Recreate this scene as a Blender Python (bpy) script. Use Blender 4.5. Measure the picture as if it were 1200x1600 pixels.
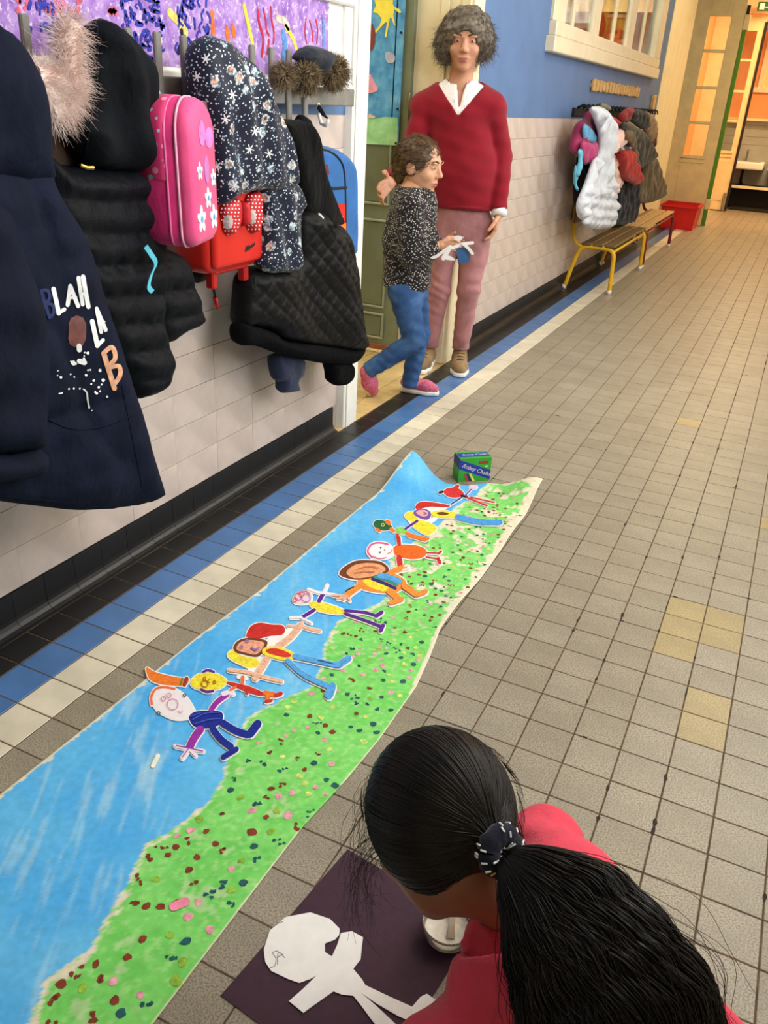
import bpy, bmesh, math, random
import numpy as np
from mathutils import Vector, Matrix
from mathutils.bvhtree import BVHTree
from mathutils.geometry import delaunay_2d_cdt

sc = bpy.context.scene
col = sc.collection
for o in list(bpy.data.objects):
    bpy.data.objects.remove(o, do_unlink=True)
random.seed(7)
rng = np.random.default_rng(7)

# ------------------------------------------------------------------ camera
CAM_F = 1288.916                      # focal length in pixels of the 1200x1600 frame
CAM_R = np.array([[0.8993091, 0.43431089, 0.05115855],
                  [0.23638419, -0.38435145, -0.89241049],
                  [-0.36792073, 0.81464595, -0.44831498]])
CAM_C = np.array([1.49389911, -0.85145761, 1.20982513])
cam = bpy.data.objects.new('camera', bpy.data.cameras.new('camera'))
col.objects.link(cam)
cam.data.sensor_fit = 'VERTICAL'
cam.data.sensor_height = 24.0
cam.data.lens = CAM_F / 1600.0 * 24.0
cam.data.clip_start = 0.02
cam.matrix_world = Matrix(((CAM_R[0][0], -CAM_R[1][0], -CAM_R[2][0], CAM_C[0]),
                           (CAM_R[0][1], -CAM_R[1][1], -CAM_R[2][1], CAM_C[1]),
                           (CAM_R[0][2], -CAM_R[1][2], -CAM_R[2][2], CAM_C[2]),
                           (0, 0, 0, 1)))
sc.camera = cam

# ------------------------------------------------------------------ view, world, lights
sc.view_settings.view_transform = 'Standard'
sc.view_settings.look = 'None'
sc.view_settings.gamma = 1.0
sc.view_settings.use_curve_mapping = False
sc.view_settings.exposure = -0.10
world = bpy.data.worlds.new('world'); sc.world = world
world.use_nodes = True
wbg = world.node_tree.nodes['Background']
wbg.inputs[0].default_value = (0.80, 0.88, 1.0, 1)
wbg.inputs[1].default_value = 0.6

def area(name, loc, size, power, color, aim):
    l = bpy.data.lights.new(name, 'AREA'); l.shape = 'RECTANGLE'
    l.size, l.size_y = size; l.energy = power; l.color = color
    o = bpy.data.objects.new(name, l); col.objects.link(o)
    o.location = loc
    o.rotation_euler = Vector(aim).to_track_quat('-Z', 'Y').to_euler()
    return o
# daylight through the tall windows of the right-hand corridor wall
for k, y in enumerate((0.75, 3.4, 5.9)):
    area('window_daylight', (2.36, y, 1.95), (1.5, 1.5), (64, 60, 12)[k], (0.94, 0.97, 1.0), (-1, 0, -0.30))
# ceiling tubes of the corridor
for k, y in enumerate((0.9, 3.2, 5.4)):
    area('ceiling_tube_light', (1.75, y, 2.93), (0.4, 1.3), (22, 27, 15)[k], (1.0, 0.86, 0.62), (0, 0, -1))
# warm lamps of the lobby at the far end and over the end of the corridor
area('lobby_lamp_light', (1.15, 11.5, 2.75), (0.9, 0.9), 90, (1.0, 0.72, 0.38), (0, 0, -1))
area('end_lamp_light', (1.15, 8.6, 2.93), (0.4, 0.8), 30, (1.0, 0.79, 0.47), (0, 0, -1))
area('washroom_lamp_light', (0.7, 14.0, 2.75), (1.2, 0.8), 55, (1.0, 0.72, 0.40), (0, 0, -1))
area('classroom_lamp_light', (-1.3, 2.2, 2.8), (1.2, 1.2), 40, (1.0, 0.90, 0.72), (0, 0, -1))
area('classroom_fill_light', (-1.6, 6.0, 2.8), (1.6, 2.5), 170, (1.0, 0.93, 0.72), (0, 0, -1))  # added overhead fill, brightens the classroom end wall behind the inner window

# ------------------------------------------------------------------ pixel -> place helpers
def ray(px, py):
    return CAM_R.T @ np.array([(px - 600) / CAM_F, (py - 800) / CAM_F, 1.0])
def FL(px, py, z=0.0):
    d = ray(px, py); return CAM_C + d * (z - CAM_C[2]) / d[2]
def WL(px, py, X=0.0):
    d = ray(px, py); return CAM_C + d * (X - CAM_C[0]) / d[0]
def PN(px, py, O, n):
    d = ray(px, py); O = np.array(O, float); n = np.array(n, float)
    return CAM_C + d * (np.dot(O - CAM_C, n) / np.dot(d, n))
def DP(px, py, t):
    return CAM_C + ray(px, py) * t
def crop(ox, oy, s, pts):
    return [(ox + x * s, oy + y * s) for x, y in pts]
def project(P):
    q = (np.asarray(P) - CAM_C) @ CAM_R.T
    return np.stack([600 + CAM_F * q[..., 0] / q[..., 2], 800 + CAM_F * q[..., 1] / q[..., 2], q[..., 2]], -1)

# ------------------------------------------------------------------ materials
def lin(c):
    r = []
    for v in c[:3]:
        v = v / 255.0
        r.append(v / 12.92 if v <= 0.04045 else ((v + 0.055) / 1.055) ** 2.4)
    return (*r, 1.0)
MATS = {}
class NT:
    def __init__(s, name):
        s.m = bpy.data.materials.new(name); s.m.use_nodes = True
        s.t = s.m.node_tree; s.b = s.t.nodes['Principled BSDF']
    def n(s, kind, **kw):
        x = s.t.nodes.new(kind)
        for k, v in kw.items(): setattr(x, k, v)
        return x
    def l(s, a, b): s.t.links.new(a, b)
    def coord(s, scale=(1, 1, 1), rot=(0, 0, 0), out='Object'):
        c = s.n('ShaderNodeTexCoord'); mp = s.n('ShaderNodeMapping')
        mp.inputs['Scale'].default_value = scale; mp.inputs['Rotation'].default_value = rot
        s.l(c.outputs[out], mp.inputs[0]); return mp.outputs[0]
    def noise(s, vec, scale, detail=3, rough=0.55):
        x = s.n('ShaderNodeTexNoise'); x.inputs['Scale'].default_value = scale
        x.inputs['Detail'].default_value = detail; x.inputs['Roughness'].default_value = rough
        s.l(vec, x.inputs['Vector']); return x.outputs['Fac']
    def voro(s, vec, scale, feat='F1', rnd=1.0, out='Distance'):
        x = s.n('ShaderNodeTexVoronoi'); x.feature = feat
        x.inputs['Scale'].default_value = scale; x.inputs['Randomness'].default_value = rnd
        s.l(vec, x.inputs['Vector']); return x.outputs[out]
    def ramp(s, fac, stops, mode='LINEAR'):
        x = s.n('ShaderNodeValToRGB'); x.color_ramp.interpolation = mode
        e = x.color_ramp.elements
        while len(e) < len(stops): e.new(0.5)
        for i, (p, c) in enumerate(stops):
            e[i].position = p; e[i].color = c if len(c) == 4 and max(c) <= 1.0 else lin(c)
        s.l(fac, x.inputs[0]); return x.outputs[0]
    def mix(s, fac, a, b, mode='MIX'):
        x = s.n('ShaderNodeMix', data_type='RGBA', blend_type=mode)
        if isinstance(fac, (int, float)): x.inputs[0].default_value = fac
        else: s.l(fac, x.inputs[0])
        for k, v in ((6, a), (7, b)):
            if isinstance(v, tuple): x.inputs[k].default_value = v if max(v) <= 1.0 and len(v) == 4 else lin(v)
            else: s.l(v, x.inputs[k])
        return x.outputs[2]
    def math(s, op, a, b=0.0):
        x = s.n('ShaderNodeMath', operation=op)
        for k, v in ((0, a), (1, b)):
            if isinstance(v, (int, float)): x.inputs[k].default_value = v
            else: s.l(v, x.inputs[k])
        return x.outputs[0]
    def bump(s, h, strength=0.3, dist=0.01):
        x = s.n('ShaderNodeBump'); x.inputs['Strength'].default_value = strength
        x.inputs['Distance'].default_value = dist
        s.l(h, x.inputs['Height']); s.l(x.outputs[0], s.b.inputs['Normal'])
    def done(s, color=None, rough=0.6, metal=0.0, spec=0.5, sheen=0.0):
        if color is not None:
            if isinstance(color, tuple): s.b.inputs['Base Color'].default_value = lin(color)
            else: s.l(color, s.b.inputs['Base Color'])
        s.b.inputs['Roughness'].default_value = rough
        s.b.inputs['Metallic'].default_value = metal
        s.b.inputs['Specular IOR Level'].default_value = spec
        s.b.inputs['Sheen Weight'].default_value = sheen
        return s.m
def sc8(c, k): return tuple(min(255, v * k) for v in c)
def mat(name, rgb, rough=0.6, var=0.08, vs=25, bump=0.0, bs=120, metal=0.0, spec=0.4, sheen=0.0, rnd=0.0, rgb2=None, bd=0.003):
    if name in MATS: return MATS[name]
    t = NT(name); v = t.coord()
    c = t.mix(t.ramp(t.noise(v, vs, 4), [(0.3, (0, 0, 0)), (0.7, (255, 255, 255))]), sc8(rgb, 1 - var), rgb2 or sc8(rgb, 1 + var))
    if rnd:
        oi = t.n('ShaderNodeObjectInfo'); ge = t.n('ShaderNodeNewGeometry')
        r = t.math('FRACT', t.math('ADD', oi.outputs['Random'], ge.outputs['Random Per Island']))
        c = t.mix(r, t.mix(1.0, c, lin((255 * (1 - rnd),) * 3), 'MULTIPLY'), c)
    if bump: t.bump(t.noise(v, bs, 3), bump, bd)
    MATS[name] = t.done(c, rough, metal, spec, sheen)
    return MATS[name]

# ------------------------------------------------------------------ mesh helpers
LOC = {}
class MB:
    def __init__(s): s.v, s.f, s.m = [], [], []
    def add(s, v, f, mi=0):
        b = len(s.v); s.v += [tuple(map(float, p)) for p in v]
        s.f += [tuple(b + i for i in q) for q in f]; s.m += [mi] * len(f); return s
    def box(s, lo, hi, bev=0.0, mi=0, seg=1):
        lo, hi = np.minimum(lo, hi), np.maximum(lo, hi)
        bm = bmesh.new(); bmesh.ops.create_cube(bm, size=1.0)
        for v in bm.verts:
            v.co = [(lo[k] + hi[k]) / 2 + v.co[k] * (hi[k] - lo[k]) for k in range(3)]
        if bev: bmesh.ops.bevel(bm, geom=list(bm.edges), offset=min(bev, 0.45 * min(hi - lo)), segments=seg, affect='EDGES', profile=0.5)
        bm.verts.index_update()
        s.add([v.co for v in bm.verts], [[v.index for v in f.verts] for f in bm.faces], mi); bm.free(); return s
    def tube(s, path, r, n=8, mi=0, cap=True, flat=1.0, ref=(0.13, 0.21, 0.97)):
        P = np.array(path, float); k = len(P)
        rr = np.full(k, r) if np.isscalar(r) else np.array(r, float)
        T = np.gradient(P, axis=0); T /= np.linalg.norm(T, axis=1)[:, None] + 1e-12
        A = np.cross(T[0], ref); A /= np.linalg.norm(A) + 1e-12
        v = []
        for i in range(k):
            A = A - T[i] * np.dot(A, T[i]); A /= np.linalg.norm(A) + 1e-12
            B = np.cross(T[i], A)
            for j in range(n):
                a = 2 * math.pi * j / n
                v.append(P[i] + rr[i] * (math.cos(a) * A + flat * math.sin(a) * B))
        f = [(i * n + j, i * n + (j + 1) % n, (i + 1) * n + (j + 1) % n, (i + 1) * n + j) for i in range(k - 1) for j in range(n)]
        if cap: f += [tuple(range(n))[::-1], tuple((k - 1) * n + j for j in range(n))]
        return s.add(v, f, mi)
    def lathe(s, prof, c, n=24, mi=0):
        v = [(c[0] + r * math.cos(2 * math.pi * j / n), c[1] + r * math.sin(2 * math.pi * j / n), c[2] + z) for r, z in prof for j in range(n)]
        f = [(i * n + j, i * n + (j + 1) % n, (i + 1) * n + (j + 1) % n, (i + 1) * n + j) for i in range(len(prof) - 1) for j in range(n)]
        return s.add(v, f, mi)
    def prism(s, pts, off, mi=0):
        P = [np.array(p, float) for p in pts]; off = np.array(off, float); n = len(P)
        nn = np.zeros(3)
        for i in range(n): nn += np.cross(P[i], P[(i + 1) % n])
        if np.dot(nn, off) < 0: P = P[::-1]
        f = [tuple(range(n))[::-1], tuple(range(n, 2 * n))] + [(i, (i + 1) % n, n + (i + 1) % n, n + i) for i in range(n)]
        return s.add(P + [p + off for p in P], f, mi)
def obj(name, geo, mats, parent=None, smooth=False, loc=None):
    if isinstance(geo, MB): v, f, mi = geo.v, geo.f, geo.m
    else: v, f, mi = geo[0], geo[1], None
    v = np.asarray(v, float).reshape(-1, 3)
    off = np.array(LOC.get(parent.name, (0, 0, 0)) if parent else (loc if loc is not None else (0, 0, 0)), float)
    v = v - off
    me = bpy.data.meshes.new(name)
    if isinstance(f, np.ndarray):
        n, k = f.shape
        me.vertices.add(len(v)); me.vertices.foreach_set('co', v.astype(np.float32).ravel())
        me.loops.add(n * k); me.loops.foreach_set('vertex_index', f.astype(np.int32).ravel())
        me.polygons.add(n); me.polygons.foreach_set('loop_start', np.arange(0, n * k, k, dtype=np.int32))
        me.update(calc_edges=True)
    else:
        me.from_pydata([tuple(p) for p in v], [], f)
    if not isinstance(mats, (list, tuple)): mats = [mats]
    for m in mats: me.materials.append(m)
    if mi is not None and len(mats) > 1: me.polygons.foreach_set('material_index', mi)
    if smooth: me.polygons.foreach_set('use_smooth', [True] * len(me.polygons))
    me.update()
    o = bpy.data.objects.new(name, me); col.objects.link(o)
    if parent: o.parent = parent; LOC[o.name] = tuple(off)
    else: o.location = off; LOC[o.name] = tuple(off)
    return o
def tag(o, label, cat, group=None, kind=None):
    if label: o['label'] = label
    if cat: o['category'] = cat
    if group: o['group'] = group
    if kind: o['kind'] = kind
    return o
def thing(name, label, cat, loc=(0, 0, 0), group=None):
    o = bpy.data.objects.new(name, None); col.objects.link(o); o.location = loc
    o.empty_display_size = 0.05
    LOC[o.name] = tuple(loc); return tag(o, label, cat, group)
def struct(name, geo, m, parent=None, smooth=False):
    o = obj(name, geo, m, parent, smooth)
    if not parent: o['kind'] = 'structure'
    return o
def stuff(o): o['kind'] = 'stuff'; return o
def cat_rom(pts, step, closed=True):
    P = np.array(pts, float); n = len(P); out = []
    rngi = range(n if closed else n - 1)
    for i in rngi:
        if closed: p0, p1, p2, p3 = P[(i - 1) % n], P[i], P[(i + 1) % n], P[(i + 2) % n]
        else: p0, p1, p2, p3 = P[max(i - 1, 0)], P[i], P[i + 1], P[min(i + 2, n - 1)]
        k = max(1, int(round(np.linalg.norm(p2 - p1) / step)))
        for j in range(k):
            t = j / k
            out.append(0.5 * (2 * p1 + (p2 - p0) * t + (2 * p0 - 5 * p1 + 4 * p2 - p3) * t * t + (3 * p1 - p0 - 3 * p2 + p3) * t ** 3))
    if not closed: out.append(P[-1])
    return np.array(out)
def inside(poly, pts):
    x, y = pts[:, 0], pts[:, 1]; r = np.zeros(len(pts), bool); n = len(poly); j = n - 1
    for i in range(n):
        xi, yi = poly[i]; xj, yj = poly[j]
        c = ((yi > y) != (yj > y)) & (x < (xj - xi) * (y - yi) / (yj - yi + 1e-15) + xi)
        r ^= c; j = i
    return r
def bdist(poly, pts):
    d = np.full(len(pts), 1e9); n = len(poly)
    for i in range(n):
        a, b = poly[i], poly[(i + 1) % n]; ab = b - a; L = ab @ ab + 1e-15
        t = np.clip(((pts - a) @ ab) / L, 0, 1)[:, None]
        d = np.minimum(d, np.linalg.norm(pts - a - t * ab, axis=1))
    return d
def waves(a, b, seed, freq, n=5):
    r = np.random.default_rng(seed); s = 0
    for k in range(n):
        th = r.uniform(0, math.pi * 2); fr = freq * r.uniform(0.6, 1.6); ph = r.uniform(0, 6.28)
        s = s + np.sin(fr * (a * math.cos(th) + b * math.sin(th)) + ph)
    return s / n ** 0.5
def pillow(poly, O, A, B, N, T, w, step=0.014, back=0.5, fold=None, smooth=True, tilt=None):
    """closed soft body over the 2D outline `poly` in the plane (O,A,B), bulging T along N"""
    O, A, B, N = (np.array(x, float) for x in (O, A, B, N))
    pl = cat_rom(poly, step) if smooth else np.array(poly, float)
    lo, hi = pl.min(0), pl.max(0)
    gx, gy = np.meshgrid(np.arange(lo[0], hi[0], step), np.arange(lo[1], hi[1], step * 0.87))
    gx = gx + (np.arange(gx.shape[0]) % 2)[:, None] * step * 0.5
    g = np.stack([gx.ravel(), gy.ravel()], 1); g = g[inside(pl, g)]
    if len(g): g = g[bdist(pl, g) > step * 0.55]
    allp = np.concatenate([pl, g]) if len(g) else pl
    nb = len(pl)
    r = delaunay_2d_cdt([Vector(p) for p in allp], [], [list(range(nb))], 1, 1e-7)
    V = np.array([tuple(p) for p in r[0]]); Fc = [tuple(q) for q in r[2]]
    d = bdist(pl, V); e = np.clip(d / w, 0, 1); prof = np.sqrt(np.clip(1 - (1 - e) ** 2, 0, 1))
    h = prof * T
    if fold is not None: h = h + fold(V[:, 0], V[:, 1], d) * (e * e * (3 - 2 * e))
    base = O + V[:, :1] * A + V[:, 1:] * B
    if tilt is not None: base = base + tilt(V[:, 0], V[:, 1])[:, None] * N
    front = base + h[:, None] * N
    bk = base - (back * prof * T)[:, None] * N
    edge = d < 1e-6
    n = len(V); mp = np.where(edge, np.arange(n), np.arange(n) + n)
    verts = np.concatenate([front, bk])
    ar = 0
    for q in Fc[:50]:
        a2, b2, c2 = V[q[0]], V[q[1]], V[q[2]]; ar += (b2[0] - a2[0]) * (c2[1] - a2[1]) - (b2[1] - a2[1]) * (c2[0] - a2[0])
    flip = (ar > 0) != (np.dot(np.cross(A, B), N) > 0)
    faces = []
    for q in Fc:
        qq = q[::-1] if flip else q
        faces.append(tuple(qq)); faces.append(tuple(int(mp[i]) for i in qq[::-1]))
    return verts, faces
def wall_px(pts, X):            # pixel outline -> (Y, Z) on the plane X
    return [tuple(WL(x, y, X)[1:]) for x, y in pts]
def wall_pillow(px, X, T, w, **k):
    return pillow(wall_px(px, X), (X, 0, 0), (0, 1, 0), (0, 0, 1), (1, 0, 0), T, w, **k)
def bvh(geo):
    v, f = (geo.v, geo.f) if isinstance(geo, MB) else geo
    return BVHTree.FromPolygons([tuple(p) for p in v], [tuple(int(i) for i in q) for q in (f.tolist() if isinstance(f, np.ndarray) else f)])
def hit(tree, px, py, off=0.0015):
    d = ray(px, py); dn = d / np.linalg.norm(d)
    loc, nor, i, dist = tree.ray_cast(Vector(CAM_C), Vector(dn))
    if loc is None: return None
    n = np.array(nor)
    if np.dot(n, dn) > 0: n = -n
    return np.array(loc) + n * off
def ribbon2(pts, w, step, taper=None, round_=True):
    """2D polyline -> closed 2D outline of a stroke of width w"""
    P = cat_rom(pts, step, False) if len(pts) > 2 else np.array(pts, float)
    if len(P) < 2: P = np.array([P[0], P[0] + 1e-3])
    T = np.gradient(P, axis=0); T /= np.linalg.norm(T, axis=1)[:, None] + 1e-12
    N = np.stack([-T[:, 1], T[:, 0]], 1)
    ww = np.full(len(P), w / 2) if taper is None else np.linspace(taper[0], taper[1], len(P)) / 2
    L = list(P + N * ww[:, None]); Rr = list(P - N * ww[:, None])[::-1]
    if round_:
        e = [P[-1] + ww[-1] * (math.cos(a) * N[-1] + math.sin(a) * T[-1]) for a in np.linspace(0, math.pi, 5)[1:-1]]
        b = [P[0] + ww[0] * (-math.cos(a) * N[0] - math.sin(a) * T[0]) for a in np.linspace(0, math.pi, 5)[1:-1]]
        return np.array(L + e + Rr + b)
    return np.array(L + Rr)
def blob(cx, cy, rx, ry, n=12, j=0.0, rot=0.0, r=random):
    out = []
    for k in range(n):
        a = 2 * math.pi * k / n; q = 1 + r.uniform(-j, j)
        x, y = rx * q * math.cos(a), ry * q * math.sin(a)
        out.append((cx + x * math.cos(rot) - y * math.sin(rot), cy + x * math.sin(rot) + y * math.cos(rot)))
    return np.array(out)
def decal(mb, tree, poly, mi=0, step=4.0, off=0.0015):
    """lay a pixel-space outline on the surface behind it, as a thin sheet of its own"""
    pl = np.array(poly, float)
    out = []
    for i in range(len(pl)):
        a, b = pl[i], pl[(i + 1) % len(pl)]; k = max(1, int(np.linalg.norm(b - a) / step))
        out += [a + (b - a) * j / k for j in range(k)]
    pl = np.array(out)
    lo, hi = pl.min(0), pl.max(0)
    gx, gy = np.meshgrid(np.arange(lo[0], hi[0], step), np.arange(lo[1], hi[1], step))
    g = np.stack([gx.ravel(), gy.ravel()], 1)
    if len(g): g = g[inside(pl, g)]
    if len(g): g = g[bdist(pl, g) > step * 0.5]
    allp = np.concatenate([pl, g]) if len(g) else pl
    r = delaunay_2d_cdt([Vector(p) for p in allp], [], [list(range(len(pl)))], 1, 1e-6)
    idx = {}; vv = []; ff = []
    for q in r[2]:
        ok = []
        for i in q:
            if i not in idx:
                h = hit(tree, r[0][i][0], r[0][i][1], off)
                idx[i] = -1 if h is None else len(vv)
                if h is not None: vv.append(h)
            ok.append(idx[i])
        if min(ok) >= 0:
            P = [vv[k] for k in ok]
            if max(np.linalg.norm(P[0] - P[1]), np.linalg.norm(P[1] - P[2]), np.linalg.norm(P[0] - P[2])) < 0.08: ff.append(tuple(ok))
    if ff: mb.add(vv, ff, mi)
    return mb

# ------------------------------------------------------------------ implicit bodies
def rc(P, a, b, ra, rb):
    a, b = np.array(a, float), np.array(b, float); ab = b - a
    t = np.clip(((P - a) @ ab) / (ab @ ab + 1e-12), 0, 1)
    return np.linalg.norm(P - a - t[:, None] * ab, axis=1) - (ra + (rb - ra) * t)
def el(P, c, r, M=None):
    q = P - np.array(c, float)
    if M is not None: q = q @ np.array(M, float).T
    r = np.array(r, float); k0 = np.linalg.norm(q / r, axis=1); k1 = np.linalg.norm(q / (r * r), axis=1) + 1e-9
    return k0 * (k0 - 1) / k1
def su(a, b, k):
    h = np.clip(0.5 + 0.5 * (b - a) / k, 0, 1)
    return b + (a - b) * h - k * h * (1 - h)
def usum(ds, k):
    d = ds[0]
    for e in ds[1:]: d = su(d, e, k)
    return d
def surfnet(fn, lo, hi, h):
    lo = np.array(lo, float); hi = np.array(hi, float)
    n = np.ceil((hi - lo) / h).astype(int) + 1
    ax = [lo[k] + h * np.arange(n[k]) for k in range(3)]
    G = np.stack(np.meshgrid(*ax, indexing='ij'), -1).reshape(-1, 3)
    D = np.concatenate([fn(G[i:i + 400000]) for i in range(0, len(G), 400000)]).reshape(n)
    S = D < 0
    c = n - 1
    acc = np.zeros((*c, 3)); cnt = np.zeros(c)
    for k in range(3):
        o = [i for i in range(3) if i != k]
        for da in (0, 1):
            for db in (0, 1):
                s0 = [None] * 3; s0[o[0]] = slice(da, da + c[o[0]]); s0[o[1]] = slice(db, db + c[o[1]])
                s1 = list(s0); s0[k] = slice(0, c[k]); s1[k] = slice(1, c[k] + 1)
                d0, d1 = D[tuple(s0)], D[tuple(s1)]
                m = (d0 < 0) != (d1 < 0)
                t = np.where(m, d0 / (d0 - d1 + 1e-30), 0)
                p = np.zeros((*c, 3)); p[..., o[0]] = da; p[..., o[1]] = db; p[..., k] = t
                acc += p * m[..., None]; cnt += m
    act = cnt > 0
    idx = -np.ones(c, int); idx[act] = np.arange(act.sum())
    ijk = np.argwhere(act)
    V = lo + h * (ijk + acc[act] / cnt[act][:, None])
    quads = []
    for k in range(3):
        a, b = [(1, 2), (2, 0), (0, 1)][k]
        s0 = [slice(None)] * 3; s1 = [slice(None)] * 3
        s0[k] = slice(0, n[k] - 1); s1[k] = slice(1, n[k])
        s0[a] = s1[a] = slice(1, n[a] - 1); s0[b] = s1[b] = slice(1, n[b] - 1)
        A0, A1 = S[tuple(s0)], S[tuple(s1)]
        for sg, m in ((0, A0 & ~A1), (1, ~A0 & A1)):
            q = np.argwhere(m)
            if not len(q): continue
            q[:, a] += 1; q[:, b] += 1
            def at(i, j):
                r = q.copy(); r[:, a] += i; r[:, b] += j; return idx[r[:, 0], r[:, 1], r[:, 2]]
            Q = np.stack([at(-1, -1), at(0, -1), at(0, 0), at(-1, 0)], 1)
            quads.append(Q if sg == 0 else Q[:, ::-1])
    return V, np.concatenate(quads)
def join(*gs):
    V, Q, b = [], [], 0
    for v, q in gs:
        V.append(np.asarray(v)); Q.append(np.asarray(q) + b); b += len(v)
    return np.concatenate(V), np.concatenate(Q)
def strands(P, r0, r1, sides=3):
    """(S,N,3) paths -> tapered thin tubes as one quad mesh"""
    S, N, _ = P.shape
    T = np.gradient(P, axis=1); T /= np.linalg.norm(T, axis=2)[..., None] + 1e-12
    ref = np.array([0.31, 0.42, 0.85]); A = np.cross(T, ref); A /= np.linalg.norm(A, axis=2)[..., None] + 1e-9
    B = np.cross(T, A)
    rr = np.linspace(0, 1, N)[None, :, None]; rr = r0 + (r1 - r0) * rr
    V = np.stack([P + rr * (math.cos(a) * A + math.sin(a) * B) for a in np.arange(sides) * 2 * math.pi / sides], 2)
    i = np.arange(S)[:, None, None] * N * sides + np.arange(N - 1)[None, :, None] * sides
    j = np.arange(sides)[None, None, :]; j2 = (j + 1) % sides
    Q = np.stack([i + j, i + j2, i + sides + j2, i + sides + j], -1).reshape(-1, 4)
    return V.reshape(-1, 3), Q
def unit(v): v = np.array(v, float); return v / np.linalg.norm(v)

# ================================================================== THE SETTING
# ---- surfaces
def tile_mat(name, rgb, rough, speck=0.0, rnd=0.10):
    t = NT(name); v = t.coord()
    c = t.mix(t.ramp(t.noise(v, 9, 4), [(0.3, (0, 0, 0)), (0.7, (255, 255, 255))]), sc8(rgb, 0.93), sc8(rgb, 1.05))
    if speck:
        c = t.mix(t.ramp(t.noise(v, 300, 2, 0.7), [(0.40, (255, 255, 255)), (0.56, (0, 0, 0))]), c, sc8(rgb, 1 - speck))
    oi = t.n('ShaderNodeObjectInfo'); ge = t.n('ShaderNodeNewGeometry')
    r = t.math('FRACT', t.math('ADD', oi.outputs['Random'], ge.outputs['Random Per Island']))
    c = t.mix(r, t.mix(1.0, c, (1 - rnd, 1 - rnd * 1.05, 1 - rnd * 1.3, 1.0), 'MULTIPLY'), c)
    t.bump(t.noise(v, 160, 3), 0.10, 0.002)
    MATS[name] = t.done(c, rough, 0, 0.5); return MATS[name]
m_tile_grey = tile_mat('floor_tile_grey', (170, 160, 141), 0.38, 0.26, 0.12)
m_tile_ochre = tile_mat('floor_tile_ochre', (182, 163, 118), 0.38, 0.2, 0.10)
m_tile_white = tile_mat('floor_tile_white', (222, 214, 194), 0.33, 0.0, 0.08)
m_tile_blue = tile_mat('floor_tile_blue', (70, 116, 176), 0.33, 0.0, 0.10)
m_tile_black = tile_mat('floor_tile_black', (20, 20, 22), 0.42, 0.0, 0.10)
m_tile_yellow = tile_mat('floor_tile_yellow', (214, 186, 128), 0.35, 0.0, 0.12)
m_wall_tile = tile_mat('wall_tile_beige', (206, 189, 180), 0.30, 0.0, 0.05)
m_grout = mat('floor_grout', (88, 70, 52), 0.9, 0.25, 18)
m_wgrout = mat('wall_grout', (176, 158, 148), 0.9, 0.1, 12)
m_blue = mat('wall_paint_blue', (86, 117, 162), 0.55, 0.04, 5, 0.05, 60)
m_cream = mat('paint_cream', (240, 226, 190), 0.45, 0.03, 8, 0.04, 40)
m_white = mat('paint_white', (238, 236, 230), 0.42, 0.03, 10, 0.05, 50)
m_ceiling = mat('ceiling_paint', (232, 228, 218), 0.8, 0.03, 5)
m_yellowwall = mat('classroom_paint', (226, 206, 104), 0.7, 0.05, 3)
m_orange = mat('lobby_paint_orange', (238, 160, 104), 0.6, 0.05, 3)
m_greywall = mat('washroom_tile_grey', (168, 170, 164), 0.4, 0.05, 6)
m_doorgreen = mat('door_paint_green', (122, 130, 104), 0.45, 0.05, 9, 0.06, 60)
m_doorpale = mat('door_paint_pale', (228, 208, 160), 0.4, 0.04, 9, 0.04, 60)
m_green = mat('post_green', (84, 138, 30), 0.5, 0.06, 14)
m_blackrub = mat('rubber_black', (24, 22, 22), 0.7, 0.1, 30)
m_metal = mat('metal_grey', (150, 150, 148), 0.35, 0.05, 40, metal=0.8)
def glass_mat(name, tint=(0.95, 0.97, 0.96), rough=0.02, alpha=0.12):
    t = NT(name)
    tr = t.n('ShaderNodeBsdfTransparent'); tr.inputs[0].default_value = (*tint, 1)
    gl = t.n('ShaderNodeBsdfGlossy'); gl.inputs['Roughness'].default_value = rough
    fr = t.n('ShaderNodeFresnel'); fr.inputs[0].default_value = 1.45
    v = t.coord(); nz = t.noise(v, 3, 2)
    mx = t.n('ShaderNodeMixShader'); t.l(t.math('MULTIPLY', fr.outputs[0], t.math('ADD', nz, 0.3)), mx.inputs[0]); t.l(tr.outputs[0], mx.inputs[1]); t.l(gl.outputs[0], mx.inputs[2])
    t.l(mx.outputs[0], t.t.nodes['Material Output'].inputs[0]); MATS[name] = t.m; return t.m
m_glass = glass_mat('window_glass')

XR, YB, YE, ZC = 2.32, -2.6, 10.5, 3.0          # right wall, back wall, end partition, ceiling

# ---- floor: bed + tiles
floor = struct('floor', MB().box((-3.6, YB, -0.12), (XR + 0.2, 15.0, -0.0013)), m_grout)
def tile_mesh(name, sx, sy, m, g=0.0026, z0=-0.0055, b=0.0010):
    hx, hy = sx / 2 - g / 2, sy / 2 - g / 2
    v = [(s * hx, t * hy, z0) for s, t in ((-1, -1), (1, -1), (1, 1), (-1, 1))] + \
        [(s * (hx), t * (hy), -b) for s, t in ((-1, -1), (1, -1), (1, 1), (-1, 1))] + \
        [(s * (hx - b), t * (hy - b), 0) for s, t in ((-1, -1), (1, -1), (1, 1), (-1, 1))]
    f = [(0, 1, 5, 4), (1, 2, 6, 5), (2, 3, 7, 6), (3, 0, 4, 7), (4, 5, 9, 8), (5, 6, 10, 9), (6, 7, 11, 10), (7, 4, 8, 11), (8, 9, 10, 11)]
    me = bpy.data.meshes.new(name); me.from_pydata(v, [], f); me.materials.append(m); return me, v, f
kinds = {'ochre': (0.1, m_tile_ochre), 'grey': (0.1, m_tile_grey), 'white': (0.1, m_tile_white), 'blue': (0.1, m_tile_blue), 'black': (0.085, m_tile_black), 'yellow': (0.1, m_tile_yellow)}
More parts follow.
